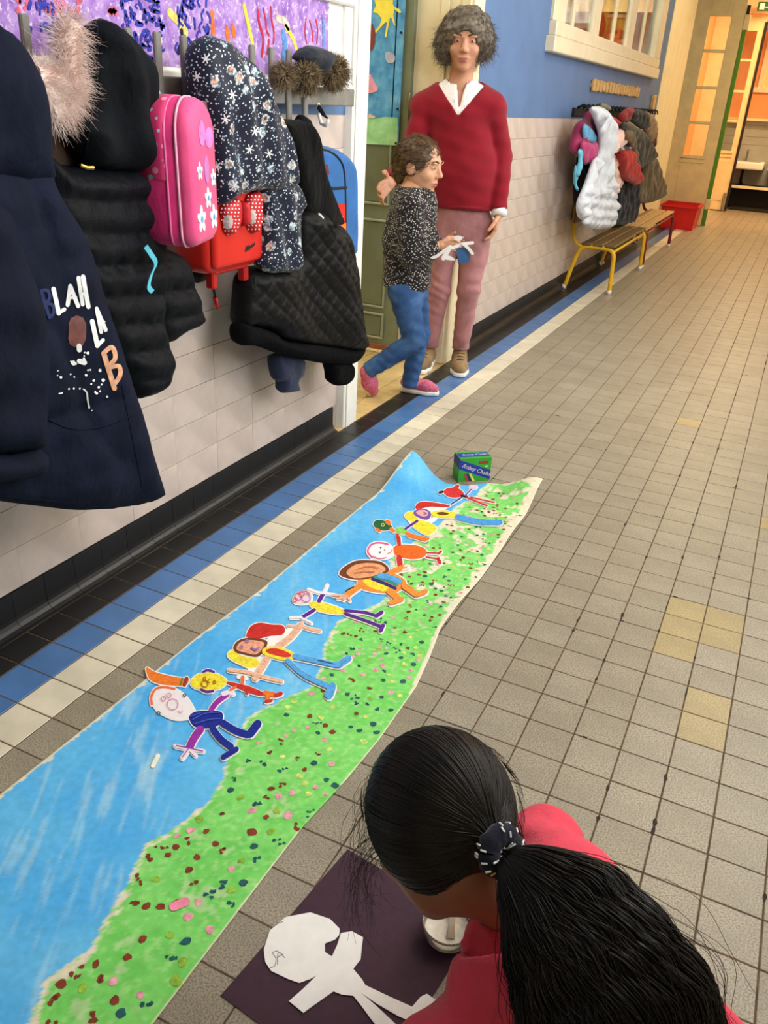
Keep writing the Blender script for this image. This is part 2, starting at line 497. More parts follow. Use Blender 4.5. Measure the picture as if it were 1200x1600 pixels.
tms = {k: tile_mesh('tile', w, 0.1, m) for k, (w, m) in kinds.items()}
tl = []
for r in range(-25, 130):
    y = r * 0.1 + 0.05
    tl.append((0.0775, y, 'black')); tl.append((0.17, y, 'blue')); tl.append((0.27, y, 'white'))
    for c in range(20):
        tl.append((0.37 + c * 0.1, y, 'ochre' if (c, r) in ((11, 12), (11, 11), (11, 10), (12, 12), (12, 11), (12, 8), (12, 7), (13, 19), (9, 28), (14, 24)) else 'grey'))
for r in range(-10, 24):
    for c in range(10):
        tl.append((-0.02 - c * 0.1, 2.1 + r * 0.1 - 0.5, 'yellow'))
tl = [t for t in tl if t[2] != 'yellow' or 1.6 < t[1] < 3.6]
cen = np.array([(x, y, 0) for x, y, k in tl])
pj = project(cen)
inner = (pj[:, 0] > 0) & (pj[:, 0] < 1200) & (pj[:, 1] > 200) & (pj[:, 1] < 1600) & (pj[:, 2] > 0.1)
under = (cen[:, 0] > 0.44) & (cen[:, 0] < 0.88) & (cen[:, 1] < 1.66)
size = np.where(inner & ~under, 1.0 / np.maximum(pj[:, 2], 0.1) ** 3, 0)
best = set(np.argsort(-size)[:300].tolist())
rest = {k: MB() for k in kinds}
for i, (x, y, k) in enumerate(tl):
    me, v, f = tms[k]
    if i in best:
        o = bpy.data.objects.new('tile', me); col.objects.link(o); o.parent = floor
        o.location = (x, y, rng.uniform(-0.0006, 0)); o.rotation_euler = (rng.normal(0, 0.0022), rng.normal(0, 0.0022), rng.choice([0.0, math.pi]) if k != 'black' else 0.0)
    else:
        dz = rng.uniform(-0.0006, 0)
        rest[k].add([(p[0] + x, p[1] + y, p[2] + dz) for p in v], f)
for k, mb in rest.items(): stuff(obj('tiling', mb, kinds[k][1], floor))
# grime in the joints and chipped tile corners on the walked side of the corridor
chip = MB()
r8 = np.random.default_rng(21)
for k in range(150):
    u = int(r8.integers(4, 15)); w_ = int(r8.integers(2, 60)); ax = r8.random() < 0.75
    if r8.random() < 0.5: u = int(r8.choice([10, 11, 12]))
    x, y = 0.32 + u * 0.1, w_ * 0.1 + (r8.normal(0, 0.03) if ax else 0)
    if not ax: x += r8.normal(0, 0.02)
    rx, ry = (r8.uniform(0.002, 0.0042), r8.uniform(0.005, 0.016)) if ax else (r8.uniform(0.005, 0.014), r8.uniform(0.002, 0.004))
    pl = blob(x, y, rx, ry, 9, 0.35)
    chip.add([(p[0], p[1], 0.0004) for p in pl], [tuple(range(9))])
stuff(obj('joint_grime', chip, mat('joint_grime', (52, 42, 34), 0.9, 0.2, 60), floor))

# ---- left wall (corridor side): plaster body, tiles, plinth, cove
WT = 0.25
wl = MB()
for y0, y1 in ((YB, 1.94), (3.17, 8.3)):
    wl.box((-WT, y0, -0.1), (-0.005, y1, 1.15), mi=0)
wl.box((-WT, YB, 1.15), (0, 1.94, ZC), mi=1)
wl.box((-WT, 1.94, 2.15), (0, 3.17, ZC), mi=1)
WY0, WY1, WZ0, WZ1 = 4.42, 7.72, 1.60, 2.75
wl.box((-WT, 3.17, 1.15), (0, WY0, ZC), mi=1); wl.box((-WT, WY1, 1.15), (0, 8.3, ZC), mi=1)
wl.box((-WT, WY0, 1.15), (0, WY1, WZ0), mi=1); wl.box((-WT, WY0, WZ1), (0, WY1, ZC), mi=1)
wall_left = struct('wall_left', wl, [m_wgrout, m_blue])
def wtile(name, w, h, m, g=0.0015, d=0.007):
    hx, hy = w / 2 - 0.0002, h / 2 - g / 2; b = 0.0005
    v = [(0 - d, s * hx, t * hy) for s, t in ((-1, -1), (1, -1), (1, 1), (-1, 1))] + [(-b, s * hx, t * hy) for s, t in ((-1, -1), (1, -1), (1, 1), (-1, 1))] + \
        [(0, s * (hx - b), t * (hy - b)) for s, t in ((-1, -1), (1, -1), (1, 1), (-1, 1))]
    f = [(0, 1, 5, 4), (1, 2, 6, 5), (2, 3, 7, 6), (3, 0, 4, 7), (4, 5, 9, 8), (5, 6, 10, 9), (6, 7, 11, 10), (7, 4, 8, 11), (8, 9, 10, 11)]
    me = bpy.data.meshes.new(name); me.from_pydata(v, [], f); me.materials.append(m); return me, v, f
wt = wtile('tile', 0.2, 0.105, m_wall_tile)
wlist = []
for y0, y1 in ((-1.06, 1.94), (3.17, 8.3)):
    n = int(math.floor((y1 - y0) / 0.2)); yy = y1 if y0 < 0 else y0
    for i in range(n):
        y = (y1 - 0.1 - i * 0.2) if y0 < 0 else (y0 + 0.1 + i * 0.2)
        for j in range(10): wlist.append((y, 0.1 + 0.105 * (j + 0.5)))
    if y0 > 0: pass
pj = project(np.array([(0, y, z) for y, z in wlist]))
ins = (pj[:, 0] > -30) & (pj[:, 0] < 1100) & (pj[:, 1] > 0) & (pj[:, 1] < 1100)
best = set(np.argsort(-np.where(ins, 1 / pj[:, 2], 0))[:300].tolist())
restw = MB()
for i, (y, z) in enumerate(wlist):
    dx = rng.uniform(-0.0006, 0.0004)
    if i in best:
        o = bpy.data.objects.new('tile', wt[0]); col.objects.link(o); o.parent = wall_left
        o.location = (dx, y, z); o.rotation_euler = (0, rng.normal(0, 0.002), rng.normal(0, 0.002))
    else: restw.add([(p[0] + dx, p[1] + y, p[2] + z) for p in wt[1]], wt[2])
stuff(obj('tiling', restw, m_wall_tile, wall_left))
# black plinth of separate tiles with a coved foot
base = struct('baseboard_left', MB().box((-0.02, YB, -0.02), (-0.006, 1.94, 0.098)).box((-0.02, 3.17, -0.02), (-0.006, 8.3, 0.098)), m_blackrub)
prof = [(0.035, 0.0005)] + [(0.035 - 0.031 * math.sin(a), 0.0005 + 0.031 * (1 - math.cos(a))) for a in np.linspace(0, math.pi / 2, 6)] + [(0.004, 0.097), (-0.006, 0.099), (-0.006, 0.0005)]
pv = MB().prism([(x, -0.0493, z) for x, z in prof], (0, 0.0986, 0))
pme = bpy.data.meshes.new('tile'); pme.from_pydata(pv.v, [], pv.f); pme.materials.append(m_tile_black)
for y0, y1 in ((-0.6, 1.94), (3.17, 8.3)):
    for i in range(int((y1 - y0) / 0.1)):
        o = bpy.data.objects.new('tile', pme); col.objects.link(o); o.parent = base
        o.location = (rng.uniform(-0.0004, 0.0004), y0 + 0.04 + 0.1 * i + 0.01, 0)

# ---- other walls, ceiling
far = MB().box((-0.30, 8.3, -0.1), (0.006, 9.7, ZC), mi=0)
struct('trim_1', far, m_cream)
wf = MB().box((-0.38, 9.7, -0.1), (-0.13, YE, 1.15), mi=0).box((-0.38, 9.7, 1.15), (-0.13, YE, ZC), mi=1).box((-0.38, YE, -0.1), (-0.13, YE + 4.5, ZC), mi=2)
struct('wall_left_end', wf, [mat('end_wall_beige', (196, 168, 138), 0.4, 0.05, 6), m_blue, m_orange])
wr = MB()                                        # right wall with three tall windows
wr.box((XR, YB, -0.1), (XR + 0.2, 15.0, 0.95)); wr.box((XR, YB, 2.75), (XR + 0.2, 15.0, ZC))
ys = [YB, 0.1, 1.7, 2.6, 4.2, 5.1, 6.7, 15.0]
for i in range(0, 8, 2): wr.box((XR, ys[i], 0.95), (XR + 0.2, ys[i + 1], 2.75))
struct('wall_right', wr, m_cream)
for k, y in enumerate((0.1, 2.6, 5.1)):
    fr = MB()
    for a, b in ((y, y + 0.06), (y + 0.77, y + 0.83), (y + 1.54, y + 1.6)): fr.box((XR + 0.08, a, 0.95), (XR + 0.13, b, 2.75))
    for a, b in ((0.95, 1.01), (1.82, 1.88), (2.69, 2.75)): fr.box((XR + 0.08, y, a), (XR + 0.13, y + 1.6, b))
    w = struct('window_%d' % (k + 2), fr, m_white)
    obj('pane', MB().box((XR + 0.10, y + 0.05, 1.0), (XR + 0.106, y + 1.55, 2.7)), m_glass, w)
struct('wall_back', MB().box((-0.25, YB - 0.2, -0.1), (XR + 0.2, YB, ZC)), m_cream)
struct('ceiling', MB().box((-0.38, YB - 0.2, ZC), (XR + 0.2, 15.0, ZC + 0.2)), m_ceiling)

# ---- doorway into the classroom: jambs, leaf, painting, room
fr = MB().box((-0.22, 1.94, -0.004), (0.03, 2.055, 2.2), 0.004).box((-0.26, 3.05, -0.004), (0.026, 3.175, 2.2), 0.004, mi=1).box((-0.2, 1.94, 2.12), (0.03, 3.175, 2.24), 0.004)
fr.box((0.03, 1.955, 0), (0.036, 1.99, 2.2), 0.002).box((-0.03, 3.035, 0), (0.012, 3.05, 2.2), 0.003, mi=1).box((-0.13, 3.04, 0), (-0.09, 3.05, 2.2), 0.003, mi=1)
dw = struct('trim_2', fr, [m_white, m_cream])
# door leaf, swung into the room
dl = struct('door_1', MB().box((-0.93, 3.02, 0.02), (-0.245, 3.06, 2.1), 0.003), m_doorgreen)
for (x0, x1, z0, z1) in ((-0.86, -0.62, 0.10, 0.2), (-0.86, -0.62, 0.25, 0.66), (-0.55, -0.33, 0.09, 0.2), (-0.55, -0.33, 0.25, 0.66), (-0.86, -0.62, 0.75, 2.0), (-0.55, -0.33, 0.75, 2.0)):
    p = MB().box((x0, 3.012, z0), (x1, 3.022, z1), 0.006)
    obj('panel', p, mat('door_panel_green', (112, 120, 96), 0.45, 0.05, 9), dl)
    e = MB()
    for a, b, c_, d in ((x0 - 0.012, x1 + 0.012, z0 - 0.012, z0), (x0 - 0.012, x1 + 0.012, z1, z1 + 0.012), (x0 - 0.012, x0, z0, z1), (x1, x1 + 0.012, z0, z1)):
        e.box((a, 3.006, c_), (b, 3.022, d), 0.003)
    obj('moulding', e, mat('door_moulding', (150, 156, 132), 0.45, 0.04, 9), dl)
hg = MB()
for z in (0.35, 1.19, 1.9): hg.tube([(-0.243, 3.012, z - 0.045), (-0.243, 3.012, z + 0.045)], 0.007, 8)
obj('hinge', hg, m_metal, dl)
obj('kick_strip', MB().box((-0.9, 3.010, 0.022), (-0.26, 3.02, 0.05), 0.002), mat('kick_red', (150, 84, 60), 0.5), dl)
# classroom shell
cw = MB().box((-3.6, 0.5, -0.1), (-3.4, 9.0, ZC)).box((-3.6, 0.3, -0.1), (-WT, 0.5, ZC)).box((-3.6, 8.8, -0.1), (-0.3, 9.0, ZC))
struct('wall_classroom', cw, m_yellowwall)
struct('ceiling_classroom', MB().box((-3.6, 0.3, ZC), (-0.38, 9.0, ZC + 0.15)), m_ceiling)

# ---- inner window over the coat bench
wnd = MB()
wnd.box((-0.02, 4.27, 1.485), (0.055, 7.80, 1.565), 0.006)               # apron board
wnd.box((-0.02, 4.30, 1.566), (0.045, 7.78, 1.64), 0.006)                # bottom rail
wnd.box((-0.02, 4.30, 1.641), (0.02, 4.55, 2.6), 0.004); wnd.box((-0.02, 7.52, 1.641), (0.04, 7.78, 2.6), 0.004)
wnd.box((-0.02, 4.30, 2.601), (0.045, 7.78, 2.8), 0.006)
m_wframe = mat('frame_cream', (226, 212, 184), 0.42, 0.03, 10, 0.05, 50)
window = struct('window_1', wnd, m_wframe)
for a, b in ((5.24, 5.44), (6.37, 6.60)): obj('mullion', MB().box((-0.008, a, 1.63), (0.014, b, 2.62), 0.003), m_wframe, window)
for a in (4.765, 5.91, 7.0): obj('glazing_bar', MB().box((-0.008, a, 1.63), (0.006, a + 0.045, 2.62), 0.003), m_wframe, window)
for a, b in ((4.5, 4.78), (4.8, 5.26), (5.42, 5.92), (5.95, 6.39), (6.58, 7.02), (7.04, 7.54)):
    obj('pane', MB().box((-0.006, a, 1.62), (-0.003, b, 2.62)), m_glass, window)

# ---- the end of the corridor: glazed partition, lobby, second door, washroom
def glazed_leaf(name, X0, X1, Y, px0, px1, bars, top, bottom, htop, m, dark_edge=False, kick=True):
    t = 0.04
    b = MB().box((X0, Y, 0.012), (px0, Y + t, htop), 0.003).box((px1, Y, 0.012), (X1, Y + t, htop), 0.003)
    b.box((px0, Y, top), (px1, Y + t, htop), 0.003).box((px0, Y, 0.012), (px1, Y + t, bottom), 0.003)
    o = struct(name, b, m)
    zs = [bottom] + bars[::-1] + [top]
    for z in bars: obj('glazing_bar', MB().box((px0, Y - 0.006, z - 0.016), (px1, Y + t + 0.004, z + 0.016), 0.005), m, o)
    for i in range(len(zs) - 1): obj('pane', MB().box((px0, Y + 0.018, zs[i]), (px1, Y + 0.022, zs[i + 1])), m_glass, o)
    obj('ledge', MB().box((px0 - 0.03, Y - 0.012, bottom - 0.035), (px1 + 0.03, Y, bottom), 0.004), m, o)
    obj('ledge', MB().box((px0 - 0.03, Y - 0.008, bottom - 0.085), (px1 + 0.03, Y, bottom - 0.06), 0.004), m, o)
    obj('panel', MB().box((px0 - 0.01, Y - 0.006, 0.14), (px1 + 0.01, Y, bottom - 0.12), 0.004), m, o)
    return o
d2 = glazed_leaf('door_2', -0.13, 0.425, YE, 0.055, 0.285, [1.879, 1.505, 1.135], 2.222, 0.78, 2.40, m_doorpale)
post = MB().box((0.425, YE - 0.015, 0.19), (0.485, YE + 0.05, 0.31), 0.004).box((0.425, YE - 0.015, 2.09), (0.485, YE + 0.05, 2.24), 0.004)
obj('hinge_block', post, m_doorpale, d2)
obj('edge_strip', MB().box((0.428, YE - 0.004, 0.0), (0.472, YE + 0.04, 0.19), 0.002).box((0.428, YE - 0.004, 0.31), (0.472, YE + 0.04, 2.09), 0.002), m_green, d2)
obj('closer', MB().box((0.43, YE - 0.01, 2.24), (0.465, YE + 0.04, 2.33), 0.003), m_blackrub, d2)
tr = MB().box((-0.13, YE - 0.02, 2.40), (XR, YE + 0.06, ZC)).box((1.62, YE - 0.02, -0.0), (XR, YE + 0.06, 2.41)).box((-0.16, YE - 0.02, 0), (-0.12, YE + 0.06, 2.41))
struct('wall_end', tr, m_doorpale)
d3 = glazed_leaf('door_3', -0.13, 0.515, 12.6, 0.10, 0.42, [1.904, 1.531, 1.166], 2.245, 0.79, 2.42, m_doorpale)
obj('edge_strip', MB().box((0.497, 12.585, 0.01), (0.528, 12.645, 2.35), 0.002), m_blackrub, d3)
obj('door_stop', MB().box((0.45, 12.575, 0.02), (0.485, 12.6, 0.25), 0.006), m_metal, d3)
struct('trim_3', MB().box((-0.13, 12.58, 2.44), (XR, 12.66, ZC)), m_cream)
we = MB().box((-0.3, 13.7, -0.1), (XR, 13.9, 1.19), mi=1).box((-0.3, 13.7, 1.19), (XR, 13.9, ZC), mi=0)
for z in (0.86, 0.97, 1.08): we.box((-0.3, 13.694, z), (XR, 13.7, z + 0.1), 0.002, mi=1)
struct('wall_washroom', we, [m_orange, m_greywall])
tg = thing('wall_ledge', 'pale wooden ledge along the washroom wall above the basins', 'ledge', (0.9, 13.6, 1.17))
obj('board', MB().box((-0.1, 13.56, 1.18), (2.2, 13.7, 1.215), 0.004), m_cream, tg); obj('bracket_rail', MB().box((-0.1, 13.66, 1.13), (2.2, 13.7, 1.18), 0.003), m_greywall, tg)
wn = MB()
for a, b in ((0.50, 0.58), (1.3, 1.38)): wn.box((a, 13.66, 1.57), (b, 13.705, 2.7), 0.005)
wn.box((0.44, 13.65, 1.555), (1.42, 13.705, 1.62), 0.005); wn.box((0.5, 13.66, 2.62), (1.38, 13.705, 2.7), 0.005)
w5 = struct('window_5', wn, m_cream); obj('pane', MB().box((0.56, 13.69, 1.6), (1.32, 13.698, 2.65)), mat('bright_blind', (250, 220, 150), 0.7), w5)
struct('floor_washroom_step', MB().box((0.53, 12.95, -0.004), (2.3, 13.7, 0.03), 0.004), m_blackrub)

# ================================================================== THE COAT RACK WALL
# ---- white board behind the rack with the purple painting
pb = MB().box((0.0, -0.6, 1.225), (0.012, 1.93, 1.495), 0.001)
board = tag(obj('wall_board', MB(), m_white), 'white painted board behind the near coat rack with moulded rails', 'wall board')
obj('panel', pb, m_white, board)
obj('rail', MB().box((0.0, -0.6, 1.218), (0.03, 1.935, 1.243), 0.004), m_white, board)
obj('rail', MB().box((0.0, -0.6, 1.468), (0.035, 1.935, 1.497), 0.005), m_white, board)
obj('stile', MB().box((0.0, 1.885, 1.24), (0.022, 1.935, 1.47), 0.003), m_white, board)
def purple_mat():
    t = NT('purple_painting'); v = t.coord()
    n1 = t.noise(v, 26, 5, 0.65); n2 = t.noise(v, 75, 4, 0.7)
    c = t.ramp(n1, [(0.30, (126, 88, 170)), (0.46, (160, 120, 196)), (0.60, (184, 150, 212)), (0.72, (206, 178, 222))])
    c = t.mix(t.ramp(n2, [(0.55, (0, 0, 0)), (0.66, (255, 255, 255))]), c, (226, 208, 230))
    return t.done(c, 0.75, 0, 0.2)
pp = thing('painting', 'purple poster with blue red and yellow brush strokes above the coat rack', 'painting', (0.02, 0.6, 1.25))
obj('paper', MB().box((0.0125, -0.5, 1.252), (0.0145, 1.785, 1.466)), purple_mat(), pp)
def wall_strokes(name, items, X, rgb, parent, s=1.0, ox=0, oy=0, thick=0.0008):
    mb = MB(); m = mat('paint_%d_%d_%d' % rgb, rgb, 0.75, 0.15, 60, 0.1, 200, spec=0.2)
    for pts, w in items:
        P = [WL(ox + a * s, oy + b * s, X)[1:] for a, b in pts]
        wm = w * s / 620.0
        pl = ribbon2(P, wm, 0.008) if len(P) > 1 else blob(P[0][0], P[0][1], wm / 2, wm / 2, 10, 0.2)
        if len(items) > 12: mb.prism([(X, p[0], p[1]) for p in pl], (thick, 0, 0))
        else: obj(name[:-1], MB().prism([(X, p[0], p[1]) for p in pl], (thick, 0, 0)), m, parent)
    if len(items) > 12: stuff(obj(name, mb, m, parent))
XP = 0.0147
wall_strokes('red_strokes', [([(410, 70), (420, 150), (445, 240), (435, 350)], 26), ([(445, 55), (460, 130), (465, 190), (480, 220)], 18), ([(480, 250), (470, 335)], 20), ([(492, 45), (498, 130), (512, 200), (508, 270)], 18),
    ([(712, 120), (705, 200), (715, 270)], 14), ([(735, 130), (750, 190), (755, 260)], 14), ([(775, 125), (785, 190), (780, 270)], 16), ([(855, 50)], 10)], XP, (186, 44, 60), pp, 0.25, 300, 0)
wall_strokes('yellow_strokes', [([(325, 35), (350, 150), (378, 270)], 34), ([(585, 165), (630, 240), (655, 320)], 34)], XP, (240, 222, 70), pp, 0.25, 300, 0)
wall_strokes('faded_strokes', [([(1060, 80), (1110, 130), (1160, 200)], 50)], XP, (222, 200, 110), pp, 0.25, 0, 0)
wall_strokes('cream_strokes', [([(535, 115), (575, 130), (600, 170)], 50)], XP, (214, 198, 180), pp, 0.25, 300, 0)
wall_strokes('orange_strokes', [([(125, 85), (130, 200)], 42), ([(215, 180), (225, 240)], 40), ([(255, 170), (262, 215)], 44)], XP, (236, 116, 50), pp, 0.25, 300, 0)
wall_strokes('sky_strokes', [([(570, 210), (580, 290), (570, 370)], 62), ([(820, 130), (822, 290)], 34)], XP, (92, 140, 202), pp, 0.25, 300, 0)
rb = random.Random(5); bl = []
for k in range(64):
    x, y = rb.uniform(190, 255), rb.uniform(-10, 92)
    bl.append(([(x, y), (x + rb.uniform(-3, 3), y + rb.uniform(2, 7)), (x + rb.uniform(-2, 8), y + rb.uniform(2, 8))], rb.uniform(3, 6)))
for k in range(30):
    x, y = rb.uniform(275, 328), rb.uniform(-10, 70)
    bl.append(([(x, y), (x + rb.uniform(-5, 5), y + 8), (x + rb.uniform(-3, 8), y + 16)], rb.uniform(3, 5)))
for k in range(16):
    x, y = rb.uniform(46, 85), rb.uniform(-5, 45)
    bl.append(([(x, y), (x + rb.uniform(-3, 5), y + 9)], rb.uniform(3, 6)))
wall_strokes('blue_strokes', bl, XP + 0.0009, (52, 60, 162), pp)
wall_strokes('pink_strokes', [([(rb.uniform(20, 130), rb.uniform(-2, 22)), (rb.uniform(20, 130), rb.uniform(-2, 22))][:1] , rb.uniform(5, 10)) for k in range(26)] + [([(170 + rb.uniform(0, 16), 10 + rb.uniform(0, 14))], 9) for k in range(6)], XP, (206, 98, 124), pp)
wall_strokes('dark_strokes', [([(1135, 190), (1138, 260), (1120, 300), (1115, 330)], 26)], XP + 0.001, (30, 26, 60), pp, 0.25)

# ---- rack: rail, peg slats, hooks
m_rack = mat('rack_grey', (126, 122, 116), 0.5, 0.06, 30, 0.08, 60)
rack = thing('coat_rack', 'long grey wooden coat rack with upright pegs on the near wall', 'coat rack', (0.05, 0.9, 1.13))
obj('rail', MB().box((0.062, -0.5, 1.178), (0.088, 1.838, 1.229), 0.003), m_rack, rack)
obj('bracket', MB().box((0.0, 0.3, 1.185), (0.062, 0.34, 1.222), 0.003), m_rack, rack)
obj('bracket', MB().box((0.0, 1.70, 1.185), (0.062, 1.74, 1.222), 0.003), m_rack, rack)
for y in (0.285, 0.38, 0.475, 0.57, 0.665, 0.76, 0.855, 0.95, 1.045, 1.14, 1.235, 1.33, 1.42):
    obj('peg', MB().box((0.088, y - 0.011, 1.135), (0.099, y + 0.011, 1.316), 0.003), m_rack, rack)
obj('peg', MB().box((0.088, 1.50, 1.135), (0.099, 1.522, 1.20), 0.003), m_rack, rack)
hk = MB().tube([(0.09, 1.595, 1.185), (0.095, 1.595, 1.15), (0.105, 1.59, 1.128), (0.125, 1.58, 1.124), (0.14, 1.572, 1.14)], 0.0055, 8)
obj('hook', hk, m_white, rack, True)

# ---- fabrics
def fabric(name, rgb, rough=0.75, var=0.14, bump=0.25, bs=350, sheen=0.15, spec=0.25):
    t = NT(name); v = t.coord()
    c = t.mix(t.ramp(t.noise(v, 12, 4), [(0.3, (0, 0, 0)), (0.7, (255, 255, 255))]), sc8(rgb, 1 - var), sc8(rgb, 1 + var))
    rg = t.math('ABSOLUTE', t.math('SUBTRACT', t.noise(t.coord((1.0, 1.0, 0.55), (0.4, 0.2, 0.1)), 16, 3, 0.5), 0.5))
    n = t.math('ADD', t.math('MULTIPLY', t.noise(v, bs, 2), 0.25), t.math('ADD', t.math('MULTIPLY', t.noise(v, 18, 4), 1.2), t.math('MULTIPLY', rg, -3.0)))
    t.bump(n, min(1.0, bump * 2.0), 0.006)
    MATS[name] = t.done(c, rough, 0, spec, sheen); return MATS[name]
m_navy = fabric('parka_navy', (19, 24, 42), 0.85, sheen=0.0, spec=0.12)
m_navy2 = fabric('parka_navy_sleeve', (18, 22, 38), 0.85, sheen=0.0, spec=0.12)
m_puff = fabric('puffer_black', (11, 13, 19), 0.6, 0.12, 0.35, 300, 0.0, 0.14)
m_hood = fabric('hood_black', (14, 17, 22), 0.8, sheen=0.0, spec=0.12)
m_black = fabric('jacket_black', (8, 8, 11), 0.55, 0.1, 0.25, 250, 0.0, 0.2)
m_fleece = fabric('fleece_black', (8, 8, 10), 0.95, 0.2, 0.6, 500, 0.05, 0.1)
m_rib = fabric('rib_knit_black', (9, 10, 13), 0.9, 0.15, 0.4, 300, 0.0, 0.1)
m_cuffnavy = fabric('cuff_navy', (25, 33, 60), 0.85)
m_furpink = mat('fur_pink', (250, 214, 202), 0.8, 0.08, 20, rgb2=(255, 238, 230))
m_furbrown = mat('fur_brown', (104, 82, 58), 0.8, 0.4, 60, rgb2=(170, 146, 112))

def W3(px, X): return np.array([WL(x, y, X) for x, y in px])
def folds(seed, freq, amp, vert=0.0, vfreq=60):
    def f(a, b, d):
        return amp * waves(a, b, seed, freq) + vert * np.sin(vfreq * a + 1.5 * waves(a, b, seed + 1, 9))
    return f

# ---- navy parka (leftmost)
pk = thing('parka', 'long navy parka with white graffiti lettering, leftmost on the near rack', 'coat', (0.24, 0.3, 0.31), 'coats on the near rack')
bodypx = [(-170, 250), (-90, 232), (0, 238), (60, 250), (68, 278), (82, 305), (108, 345), (122, 375), (135, 410), (150, 462), (172, 530), (190, 588), (208, 640), (225, 700), (241, 752), (243, 766), (236, 778), (200, 790), (130, 797), (62, 791), (0, 783), (-90, 770), (-170, 742), (-190, 500)]
body = wall_pillow(bodypx, 0.22, 0.075, 0.09, step=0.013, back=0.9, fold=lambda a, b, d: 0.008 * waves(a, b, 3, 16) + 0.006 * np.sin(34 * (a + 0.25 * b) + waves(a, b, 9, 9)) - 0.010 * np.exp(-np.abs(waves(a * 1.6, b, 61, 9)) * 9) + 0.003 * waves(a, b, 62, 60) + 0.004 * np.exp(-((b - 0.62) / 0.012) ** 2) * -2)
obj('body', body, m_navy, pk, True)
hoodpx = [(-170, 100), (-110, 40), (-50, 22), (-15, 34), (3, 50), (16, 66), (30, 92), (45, 125), (56, 175), (62, 250), (68, 284), (30, 296), (-30, 292), (-100, 280), (-180, 250)]
obj('hood', wall_pillow(hoodpx, 0.22, 0.10, 0.12, step=0.014, back=0.8, fold=lambda a, b, d: 0.012 * waves(a, b, 5, 14) + 0.006 * waves(a, b, 6, 30) - 0.012 * np.exp(-np.abs(waves(a * 1.6, b, 63, 12)) * 8)), m_navy, pk, True)
slpx = [(-120, 300), (-50, 295), (0, 325), (14, 370), (38, 430), (57, 490), (61, 580), (57, 680), (53, 700), (0, 712), (-70, 708), (-125, 660), (-140, 480)]
obj('sleeve', wall_pillow(slpx, 0.275, 0.07, 0.08, step=0.014, back=0.8, fold=lambda a, b, d: 0.006 * waves(a, b, 8, 22) + 0.006 * np.sin(50 * (b + 0.3 * a)) - 0.010 * np.exp(-np.abs(waves(a, b * 1.5, 64, 12)) * 8)), m_navy2, pk, True)
obj('cuff', wall_pillow([(-70, 700), (0, 700), (55, 692), (54, 740), (28, 749), (0, 754), (-60, 752)], 0.285, 0.066, 0.06, step=0.014, back=0.8, fold=folds(4, 26, 0.003)), m_navy2, pk, True)
tb = bvh(body); K3 = lambda pts: crop(0, 400, 0.25, pts)
def strokes_on(name, items, tree, m, parent, K, off=0.002, step=3.5, many=False):
    mb = MB()
    for pts, w in items:
        p = K(pts)
        pl = ribbon2(p, w, 3.0) if len(p) > 1 else blob(p[0][0], p[0][1], w / 2, w / 2, 9, 0.15)
        decal(mb, tree, pl, 0, step, off)
    o = obj(name, mb, m, parent)
    return stuff(o) if many else o
m_pwhite = mat('print_white', (236, 236, 238), 0.6, 0.05, 80)
for ltr in ([([(328, 205), (350, 300), (362, 358)], 7), ([(358, 356), (398, 333)], 6)], [([(436, 186), (418, 306)], 6.5), ([(436, 186), (484, 312)], 6.5), ([(424, 262), (470, 254)], 4.5)],
    [([(486, 136), (512, 302)], 6), ([(514, 130), (548, 318)], 7), ([(500, 238), (535, 228)], 5)], [([(600, 328), (628, 474)], 6), ([(600, 328), (656, 462)], 6), ([(614, 425), (645, 410)], 4)], [([(572, 408), (604, 560)], 7.5), ([(604, 560), (640, 524)], 6)]):
    strokes_on('letter', ltr, tb, m_pwhite, pk, K3)
strokes_on('dark_letter', [([(252, 215), (304, 384)], 5), ([(252, 215), (292, 215), (304, 262), (276, 296)], 5), ([(278, 294), (322, 305), (330, 352), (304, 382)], 5)], tb, mat('print_blue', (32, 44, 96), 0.6), pk, K3)
strokes_on('peach_letter', [([(645, 608), (712, 826)], 8), ([(642, 608), (694, 570), (716, 636), (672, 686)], 7), ([(690, 692), (738, 688), (746, 745), (716, 795)], 7)], tb, mat('print_peach', (226, 166, 132), 0.6, 0.15, 60), pk, K3)
strokes_on('face_print', [([(480, 425), (482, 470), (478, 520)], 27)], tb, mat('print_brown', (112, 66, 62), 0.7, 0.2, 40), pk, K3, 0.0012)
strokes_on('splatter', [([(455, 668)], 8), ([(440, 660), (470, 672)], 4), ([(492, 655), (524, 665)], 8), ([(520, 640), (525, 660)], 4), ([(545, 605)], 5), ([(525, 602)], 3), ([(522, 622)], 2.5), ([(545, 712)], 3), ([(560, 710)], 3), ([(620, 713)], 5), ([(375, 756)], 4.5), ([(435, 740)], 2.5), ([(460, 757)], 3.5), ([(533, 745)], 4), ([(580, 778)], 4), ([(640, 775)], 6), ([(425, 830)], 3), ([(455, 828)], 3), ([(495, 825)], 3.5), ([(565, 800)], 3), ([(612, 820)], 4), ([(630, 803)], 3), ([(665, 876)], 4), ([(355, 745)], 2.5), ([(357, 715)], 2.5), ([(600, 858)], 4), ([(620, 845)], 3), ([(590, 850)], 3), ([(385, 855), (365, 860)], 2), ([(520, 830), (540, 850), (546, 900), (555, 946)], 2.6), ([(572, 966)], 1.8), ([(490, 560), (492, 585)], 8)], tb, m_pwhite, pk, K3, 0.0022, 2.0, True)
def seam(name, px, tree, m, parent, r=0.0016):
    P = [hit(tree, x, y, 0.0) for x, y in cat_rom(px, 6, False)]; P = [p for p in P if p is not None]
    return obj(name, MB().tube(P, r, 6), m, parent, True)
seam('waist_seam', [(75, 655), (105, 668), (140, 670), (180, 660), (207, 648)], tb, m_navy2, pk, 0.0022)
